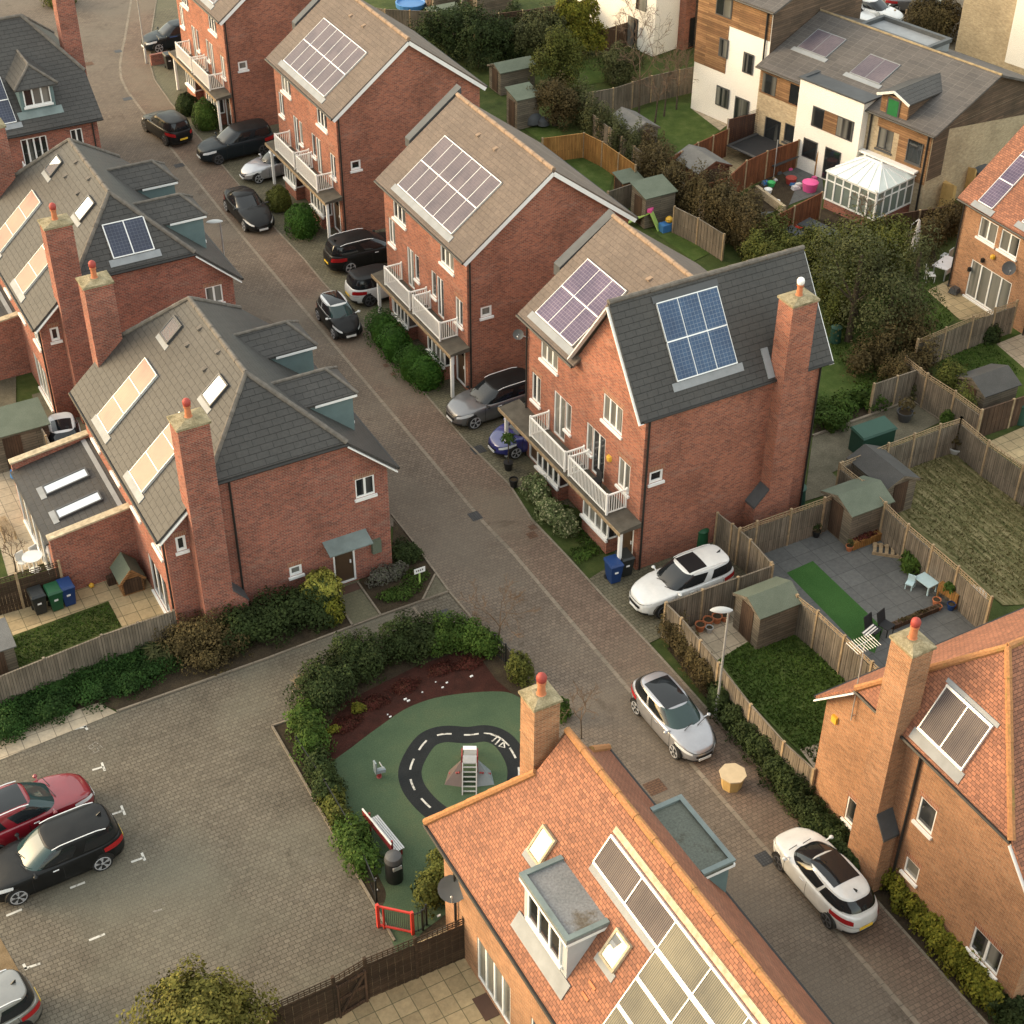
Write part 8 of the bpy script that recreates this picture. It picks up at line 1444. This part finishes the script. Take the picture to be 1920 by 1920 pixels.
# the playground belt
for lb, px, r, m, n in (('dark shrub nearest the door side of the playground belt', [(660, 1260), (690, 1255)], (1.1, .95, 1.15), 'leaf_dark', 2400), ('big dark shrub in the middle of the playground belt', [(625, 1300), (600, 1320)], (1.1, 1.05, 1.15), 'leaf_dark', 2400), ('rounded shrub near the top of the playground belt', [(755, 1225), (790, 1215)], (1.05, .95, 1.1), 'leaf_dark', 2300), ('mid green shrub towards the road in the playground belt', [(830, 1215), (855, 1208)], (.8, .7, 1.0), 'leaf_mid', 1700), ('bright shrub at the road end of the playground belt', [(888, 1212), (912, 1225)], (.6, .6, .85), 'leaf_mid', 1200), ('shrub at the kerb corner of the playground', [(575, 1375), (585, 1410)], (.7, .75, .95), 'leaf_mid', 1600), ('long shrub beside the toy road end of the kerb', [(600, 1455), (615, 1490)], (.6, .7, .8), 'leaf_dark', 1300), ('thin shrub half way along the playground kerb', [(625, 1515), (640, 1545)], (.5, .6, .6), 'leaf_olive', 800), ('bush behind the playground bench', [(660, 1585), (680, 1625), (668, 1600)], (.65, .75, .85), 'leaf_mid', 1700), ('yellowish bush beside the chimney at the playground end', [(975, 1275)], (.5, .6, .9), 'leaf_olive', 700), ('bush squeezed between the chimney and the road', [(1052, 1345)], (.4, .4, .6), 'leaf_mid', 400), ('bush under the satellite dish', [(825, 1675), (808, 1690), (835, 1640)], (.65, .65, .95), 'leaf_olive', 1600)): shrub('playground_shrub', lb, 'shrub', [B(p, *r) for p in px], n, .11, m, 'shrubs round the playground', lump=.25)
shrub('low_red_plants', 'dark red low planting in the mulch bed of the playground', 'plants', [B((x, y), .7, .4, .12) for x, y in ((700, 1320), (760, 1290), (830, 1255), (880, 1245), (650, 1360))], 1500, .07, 'leaf_red', core=None, kind='stuff'); shrub('small_green_plant', 'little bright green plant in the mulch bed', 'plant', [B((672, 1333), .3, .25, .25)], 160, .09, 'leaf_yellow', core=None); shrub('small_green_plant', 'green seedlings at the left of the mulch bed', 'plant', [B((625, 1372), .35, .2, .18)], 120, .08, 'leaf_yellow', core=None)
for i in range(12):
    p = [(727, 1341), (732, 1345), (766, 1315), (817, 1280), (830, 1290), (884, 1269), (705, 1648), (706, 1670), (823, 1718), (792, 1299), (838, 1281), (760, 1312)][i]; q = gp(*p); s = .03 + .018 * (i % 3); tag(MB().hexa([(q.x - s, q.y - s * .6, .02), (q.x + s, q.y - s * .5, .02), (q.x + s, q.y + s * .6, .02), (q.x - s, q.y + s * .4, .02), (q.x - s, q.y - s * .6, .05), (q.x + s * .8, q.y - s * .5, .07), (q.x + s, q.y + s * .5, .05), (q.x - s * .9, q.y + s * .4, .06)]).build('litter', M['white']), 'scrap of pale litter in the planting round the playground', 'litter', 'litter round the playground')
bare_tree('bare young tree at the road end of the playground railing', gp(929, 1222), 3.6, seed=3, r=.035, depth=5); bare_tree('bare sapling by the chimney on the road side', gp(1090, 1385), 2.6, seed=9, r=.025, depth=4); bare_tree('dead tuft of twigs among the kerb end shrubs', gp(568, 1320), 1.5, seed=4, r=.02, depth=4, mat='wood'); bare_tree('small bare tree beside the round white table', gp(30, 1075), 2.2, seed=14, r=.03, depth=4)
# right side of the road
shrub('brown_hedge', 'brown leaved hedge along the roadside fence beside the lamp post', 'hedge', [B((x, y), .55, .75, .95) for x, y in ((1262, 1205), (1283, 1232), (1305, 1262), (1325, 1288))], 3000, .1, 'leaf_brown', shell=.3, core=.5, lump=.25); shrub('roadside_hedge', 'dark green hedge along the roadside fence below the lamp post', 'hedge', [B((x, y), .65, .8, .85) for x, y in ((1352, 1330), (1378, 1362), (1405, 1398), (1430, 1428), (1455, 1462), (1485, 1500))], 5200, .11, 'leaf_dark', lump=.25); shrub('roadside_hedge', 'dark green hedge against the orange brick wall beside the white crossover', 'hedge', [B((x, y), .6, .8, .62) for x, y in ((1512, 1530), (1540, 1562), (1568, 1595), (1592, 1622))], 3600, .11, 'leaf_dark', lump=.25)
for lb, ps, m in (('yellow green bush next to the chimney foot of the right house', ((1672, 1655), (1690, 1690)), 'leaf_yellow'), ('yellow green bush in the middle of the right house wall', ((1725, 1725), (1745, 1755)), 'leaf_yellow'), ('yellow green bush below the twin window of the right house', ((1772, 1785), (1795, 1815)), 'leaf_yellow'), ('yellow green bush towards the bottom right corner', ((1825, 1850), (1850, 1880)), 'leaf_yellow'), ('dark green bush cut by the bottom right corner', ((1885, 1905), (1915, 1940)), 'leaf_dark')): shrub('wall_bush', lb, 'bush', [B(p, .55, .65, .78) for p in ps], 1300, .12, m, 'bushes along the right house wall', lump=.3)
sheet('soil_bed', [(1250, 1215), (1440, 1460), (1648, 1695), (1848, 1918), (1900, 1965), (1990, 1965), (1660, 1650), (1520, 1460), (1300, 1200)], 'soil', .006)
# big evergreen at the bottom left
q = gp(385, 2010); tree('rounded evergreen tree with yellowish leaves at the bottom edge', (q.x, q.y, 0), [(q.x, q.y, 2.2, 1.7, 1.7, 1.5), (q.x - 1.0, q.y - .2, 1.7, 1.2, 1.2, 1.1), (q.x + .95, q.y - .3, 1.7, 1.2, 1.2, 1.1), (q.x + .15, q.y + .6, 2.6, 1.0, 1.0, .8), (q.x - .5, q.y - .9, 2.1, 1.3, 1.2, 1.2)], 11000, .12, 'leaf_gold', seed=3, lump=.3, shell=.45)
# back gardens
def gtree(lb, px, h, blobs, n, size, mat, seed, **k):
    q = gp(*px); r0 = max(b[3] for b in blobs); tree(lb, (q.x, q.y, 0), [(q.x + a, q.y + b, h * c, r, r * .95, r * d) for a, b, c, r, d in blobs] + [(q.x + .3, q.y - .3, h * .2, r0 * .9, r0 * .85, r0 * .8)], int(n * 1.25), size, mat, seed=seed, group='garden trees', **k)
gtree('tall grey green tree beyond the corner house ridge', (1590, 640), 6.2, [(0, 0, .8, 1.9, 1.1), (-1.3, .6, .6, 1.5, 1), (1.2, .3, .62, 1.5, 1), (.2, -.9, .55, 1.5, 1), (-.6, 1.6, .75, 1.3, 1)], 1700, .13, 'leaf_greyg', 21, shell=.08); gtree('dark shrubby tree right of the tall grey green one', (1655, 660), 4.6, [(0, 0, .7, 1.5, 1.1), (.9, -.5, .5, 1.3, 1), (-1.0, -.4, .5, 1.3, 1), (.3, 1.0, .6, 1.2, 1)], 1700, .13, 'leaf_greyg', 22, shell=.12); gtree('thin olive tree near the right hand patio', (1700, 612), 5.4, [(0, 0, .8, 1.2, 1.3), (.6, .6, .6, 1.1, 1.2), (-.5, -.4, .5, 1.1, 1.2)], 900, .12, 'leaf_greyg', 23, shell=.08); gtree('loose green tree in front of the conservatory', (1590, 500), 2.5, [(0, 0, .75, 1.6, .9), (1.4, 0, .6, 1.4, .9), (-1.4, .5, .6, 1.4, .9), (.4, -1.0, .5, 1.3, .9)], 1500, .12, 'leaf_olive', 24, shell=.1); gtree('olive leaved tree beside the parasol', (1660, 505), 2.7, [(0, 0, .7, 1.3, .9), (-.9, .4, .5, 1.1, .9)], 2600, .13, 'leaf_olive', 25, shell=.2)
gtree('yellow green conifer left of a pair at the top', (1062, 110), 5.2, [(0, 0, .3, 1.4, 1.0), (0, 0, .6, 1.05, 1.1), (.05, 0, .88, .55, 1.2)], 3600, .15, 'leaf_yellow', 31, shell=.5); gtree('yellow green conifer right of a pair at the top', (1098, 100), 4.4, [(0, 0, .3, 1.3, 1.0), (0, 0, .65, 1.0, 1.1), (.1, 0, .9, .5, 1.1)], 3000, .15, 'leaf_yellow', 32, shell=.5); gtree('dull green shrub tree left of the conifers', (1010, 120), 4.0, [(0, 0, .6, 1.5, 1), (-1.1, .3, .45, 1.3, 1), (1.0, -.2, .5, 1.3, 1)], 4200, .14, 'leaf_greyg', 33); gtree('feathery olive tree in front of the conifers', (1045, 175), 4.4, [(0, 0, .7, 1.1, 1.4), (.7, -.4, .5, 1.1, 1.2), (-.8, .2, .45, 1.2, 1.1)], 3600, .13, 'leaf_olive', 34, shell=.15)
gtree('dark rounded bush tree behind the second ridge', (840, 110), 3.6, [(0, 0, .55, 1.8, 1), (1.6, .4, .55, 1.6, 1), (-1.2, .5, .5, 1.3, 1)], 5000, .14, 'leaf_dark', 35); gtree('dark tree behind the second house gable', (900, 125), 3.8, [(0, 0, .6, 1.6, 1), (1.3, -.3, .5, 1.4, 1)], 3600, .14, 'leaf_dark', 36); gtree('brown shrub tree beside the black covered heap', (1040, 235), 3.2, [(0, 0, .6, 1.2, 1.1), (.8, -.6, .45, 1.1, 1), (-.4, .7, .5, 1.1, 1)], 3600, .12, 'leaf_brown', 37, shell=.15)
gtree('grey green bush against the grey fence', (1150, 155), 2.6, [(0, 0, .5, 1.4, .9), (1.3, -.3, .45, 1.1, .9)], 2600, .12, 'leaf_greyg', 38)
for lb, p, h, s in (('tall bare tree behind the long back fence', (1198, 215), 6.5, 41), ('multi stemmed bare tree in front of the white house', (1245, 218), 5.0, 42), ('second bare tree beside the grey fence', (1268, 205), 4.2, 43), ('spindly bare tree behind the white house lawn', (1228, 230), 3.6, 44), ('bare tree beside the white rendered bay', (1190, 120), 4.5, 45), ('bare reddish shrub at the conservatory corner', (1620, 440), 2.5, 46)): bare_tree(lb, gp(*p), h, 'bare garden trees', s, r=.05, depth=5, spread=.55)
shrub('ivy_mound', 'mass of brownish ivy over the long back fence, upper stretch', 'ivy', [B((x, y), .8, .8, 2.0) for x, y in ((1085, 235), (1110, 260), (1135, 275), (1160, 300), (1185, 318))], 4200, .13, 'leaf_greyg', 'ivy over the back fences', lump=.3, shell=.4); shrub('ivy_mound', 'mass of brownish ivy over the long back fence, middle stretch', 'ivy', [B((x, y), .95, .9, 2.0) for x, y in ((1215, 345), (1240, 362), (1262, 385), (1290, 405), (1225, 330))], 4600, .13, 'leaf_brown', 'ivy over the back fences', lump=.3, shell=.4); shrub('ivy_mound', 'thick dark ivy bank nearest the corner house ridge', 'ivy', [B((x, y), 1.0, 1.0, 2.1) for x, y in ((1310, 415), (1335, 432), (1360, 450), (1385, 465), (1410, 480), (1350, 415), (1400, 445))], 6000, .13, 'leaf_brown', 'ivy over the back fences', lump=.3, shell=.4); shrub('dark_bushes', 'tangled dark bushes behind the corner house ridge', 'bushes', [B((x, y), 1.2, 1.1, 1.6) for x, y in ((1420, 500), (1450, 515), (1480, 505), (1520, 500), (1440, 470))], 5000, .14, 'leaf_olive', lump=.3); shrub('dark_bushes', 'dark green bushes in shade beyond the orange fenced lawn', 'bushes', [B((x, y), 1.1, 1.0, 1.4) for x, y in ((960, 60), (985, 80), (940, 95), (960, 120))], 3600, .14, 'leaf_dark', lump=.3)
shrub('garden_border', 'rough green border between the back lawn and the mossy yard', 'border', [B((x, y), .9, .7, .6) for x, y in ((1545, 780), (1580, 770), (1615, 752), (1640, 760), (1560, 800))], 2800, .12, 'leaf_mid', lump=.3); shrub('brown_shrub', 'bare brown shrub at the corner of the two fences', 'bush', [B((1690, 735), .9, .8, 1.5), B((1670, 720), .8, .7, 1.2)], 1600, .1, 'leaf_brown', core=None, shell=.1); shrub('brown_shrub', 'straw coloured shrub hanging over the fence at right', 'bush', [B((1775, 745), .8, .9, 1.6), B((1800, 790), .7, .7, 1.4)], 1600, .11, 'leaf_olive', core=None, shell=.15); shrub('small_shrub', 'blue grey shrub in the yard corner', 'bush', [B((1715, 745), .5, .4, .8)], 500, .1, 'leaf_greyg', 'garden shrubs'); shrub('small_shrub', 'green bush at the kerb of the mossy yard', 'bush', [B((1775, 800), .45, .4, .6)], 450, .1, 'leaf_mid', 'garden shrubs'); shrub('small_shrub', 'brown fern beside the dark green store', 'bush', [B((1637, 872), .5, .5, .5)], 420, .11, 'leaf_brown', 'garden shrubs', core=None); shrub('small_shrub', 'dark shrub on the lawn below the right hand fence', 'bush', [B((1855, 640), .55, .5, .7)], 500, .11, 'leaf_dark', 'garden shrubs'); shrub('dark_bush', 'dark rounded bush in the far car park', 'bush', [B((1745, 70), 2.2, 2.0, 2.0)], 3500, .16, 'leaf_brown', lump=.15); shrub('front_hedge', 'green clump at the top by the slate roofed house', 'bush', [B((112, 8), 1.2, 1.5, 1.0)], 900, .15, 'leaf_olive')
shrub('garden_border', 'dark planting under the long red brown fence', 'border', [B((x, y), .8, .7, .8) for x, y in ((1380, 400), (1350, 380), (1410, 440))], 1800, .13, 'leaf_brown', lump=.3)
shrub('thicket', 'olive winter thicket round the foot of the tall grey green tree', 'thicket', [B((x, y), 1.1, 1.0, r) for x, y, r in ((1548, 575, 2.2), (1560, 618, 1.8), (1540, 530, 2.4), (1590, 600, 1.5), (1585, 545, 2.0))], 3600, .13, 'leaf_olive', core=.4, shell=.2, lump=.35); shrub('thicket', 'brown green winter thicket between the two back lawns', 'thicket', [B((x, y), 1.0, .9, r) for x, y, r in ((1640, 690, 1.7), (1675, 672, 2.0), (1712, 668, 1.8), (1725, 700, 1.4), (1610, 700, 1.2), (1690, 640, 1.6))], 3800, .13, 'leaf_brown', core=.4, shell=.2, lump=.35)
shrub('hedge_row', 'dark hedge below the tall parasol fence', 'hedge', [B((x, y), .9, .9, 1.5) for x, y in ((1750, 455), (1780, 440), (1810, 425), (1730, 480))], 2600, .13, 'leaf_brown', lump=.3)
def tufts(label, poly, n, mat, size=.06, seed=1):
    P = [gp(*p) for p in poly]; g = np.random.default_rng(seed); xs, ys = [p.x for p in P], [p.y for p in P]; pts = []
    while len(pts) < n:
        x, y = g.uniform(min(xs), max(xs)), g.uniform(min(ys), max(ys)); c = False
        for i in range(len(P)):
            a, b = P[i], P[i - 1]
            if (a.y > y) != (b.y > y) and x < (b.x - a.x) * (y - a.y) / (b.y - a.y) + a.x: c = not c
        if c: pts.append((x, y, .012))
    p = np.array(pts); a = g.uniform(0, 6.28, n); s = size * g.uniform(.5, 1.4, n); d = np.stack([np.cos(a), np.sin(a), np.zeros(n)], 1) * s[:, None]; u = np.stack([g.normal(size=n) * .5, g.normal(size=n) * .5, np.ones(n)], 1) * s[:, None] * .9
    tag(leaf_obj('grass', np.stack([p - d * .5, p + d * .5, p + d * .3 + u, p - d * .3 + u], 1).reshape(-1, 3), M[mat]), label, 'grass', kind='stuff')
tufts('rough grass of the lawn behind the roadside fence', [(1350, 1235), (1420, 1195), (1482, 1165), (1588, 1262), (1558, 1325), (1538, 1440), (1400, 1308)], 7000, 'leaf_mid', seed=1)
tufts('straw coloured grass on the mown lawn at right', [(1690, 900), (1790, 810), (1980, 960), (1980, 1110), (1880, 1125), (1700, 970)], 6000, 'leaf_straw', seed=2); tufts('grass on the small lawn at the left edge', [(-20, 1213), (203, 1130), (226, 1174), (25, 1255)], 3000, 'leaf_mid', .05, 3)
tufts('grass on the back lawn under the tall trees', [(1540, 650), (1600, 565), (1730, 475), (1788, 600), (1735, 640), (1740, 690), (1620, 728)], 6000, 'leaf_mid', seed=4); tufts('grass on the lawn below the right hand fence', [(1735, 652), (1858, 618), (1864, 650), (1912, 696), (1850, 758)], 3000, 'leaf_mid', seed=5); tufts('weeds in the bed beside the corner house', [(985, 915), (1010, 900), (1150, 1030), (1108, 1045)], 1200, 'leaf_mid', .07, 6)
# ------------------------------------------------------------------ camera, sun, sky
cam = bpy.data.cameras.new('Camera'); co = bpy.data.objects.new('Camera', cam); COL.objects.link(co)
r, d, f = RM; m = Matrix(((r[0], -d[0], -f[0], 0), (r[1], -d[1], -f[1], 0), (r[2], -d[2], -f[2], CAMZ), (0, 0, 0, 1))); co.matrix_world = m
cam.sensor_width = 36; cam.lens = 36 * FOC / 1920; cam.clip_end = 2000; SC.camera = co
SUN_AZ, SUN_EL = R_(-54), R_(19)       # azimuth measured from +y (up the street) clockwise
sd = Vector((math.sin(SUN_AZ) * math.cos(SUN_EL), math.cos(SUN_AZ) * math.cos(SUN_EL), math.sin(SUN_EL)))
L = bpy.data.lights.new('Sun', 'SUN'); L.energy = .75; L.angle = R_(32); L.color = (1.0, .86, .72); lo = bpy.data.objects.new('Sun', L); COL.objects.link(lo); lo.rotation_euler = (-sd).to_track_quat('-Z', 'Y').to_euler()
w = bpy.data.worlds.new('World'); SC.world = w; w.use_nodes = True; nt = w.node_tree; sky = nt.nodes.new('ShaderNodeTexSky'); sky.sky_type = 'NISHITA'; sky.sun_disc = False; sky.sun_elevation = SUN_EL; sky.sun_rotation = SUN_AZ; sky.dust_density = 3.0; sky.air_density = 1.2; sky.ozone_density = 1.0
wm = nt.nodes.new('ShaderNodeMix'); wm.data_type = 'RGBA'; wm.blend_type = 'MULTIPLY'; wm.inputs[0].default_value = 1.0; wm.inputs[7].default_value = (1.06, 1.0, .84, 1)
nt.links.new(sky.outputs[0], wm.inputs[6]); hz_ = nt.nodes.new('ShaderNodeMix'); hz_.data_type = 'RGBA'; hz_.inputs[0].default_value = .74; hz_.inputs[7].default_value = (.93, .86, .715, 1); nt.links.new(wm.outputs[2], hz_.inputs[6]); nt.links.new(hz_.outputs[2], nt.nodes['Background'].inputs[0])   # thin overcast over the clear sky; nt.nodes['Background'].inputs[1].default_value = .15
SC.view_settings.view_transform = 'Standard'; SC.view_settings.look = 'None'; SC.view_settings.gamma = 1; SC.view_settings.use_curve_mapping = False; SC.view_settings.exposure = .5
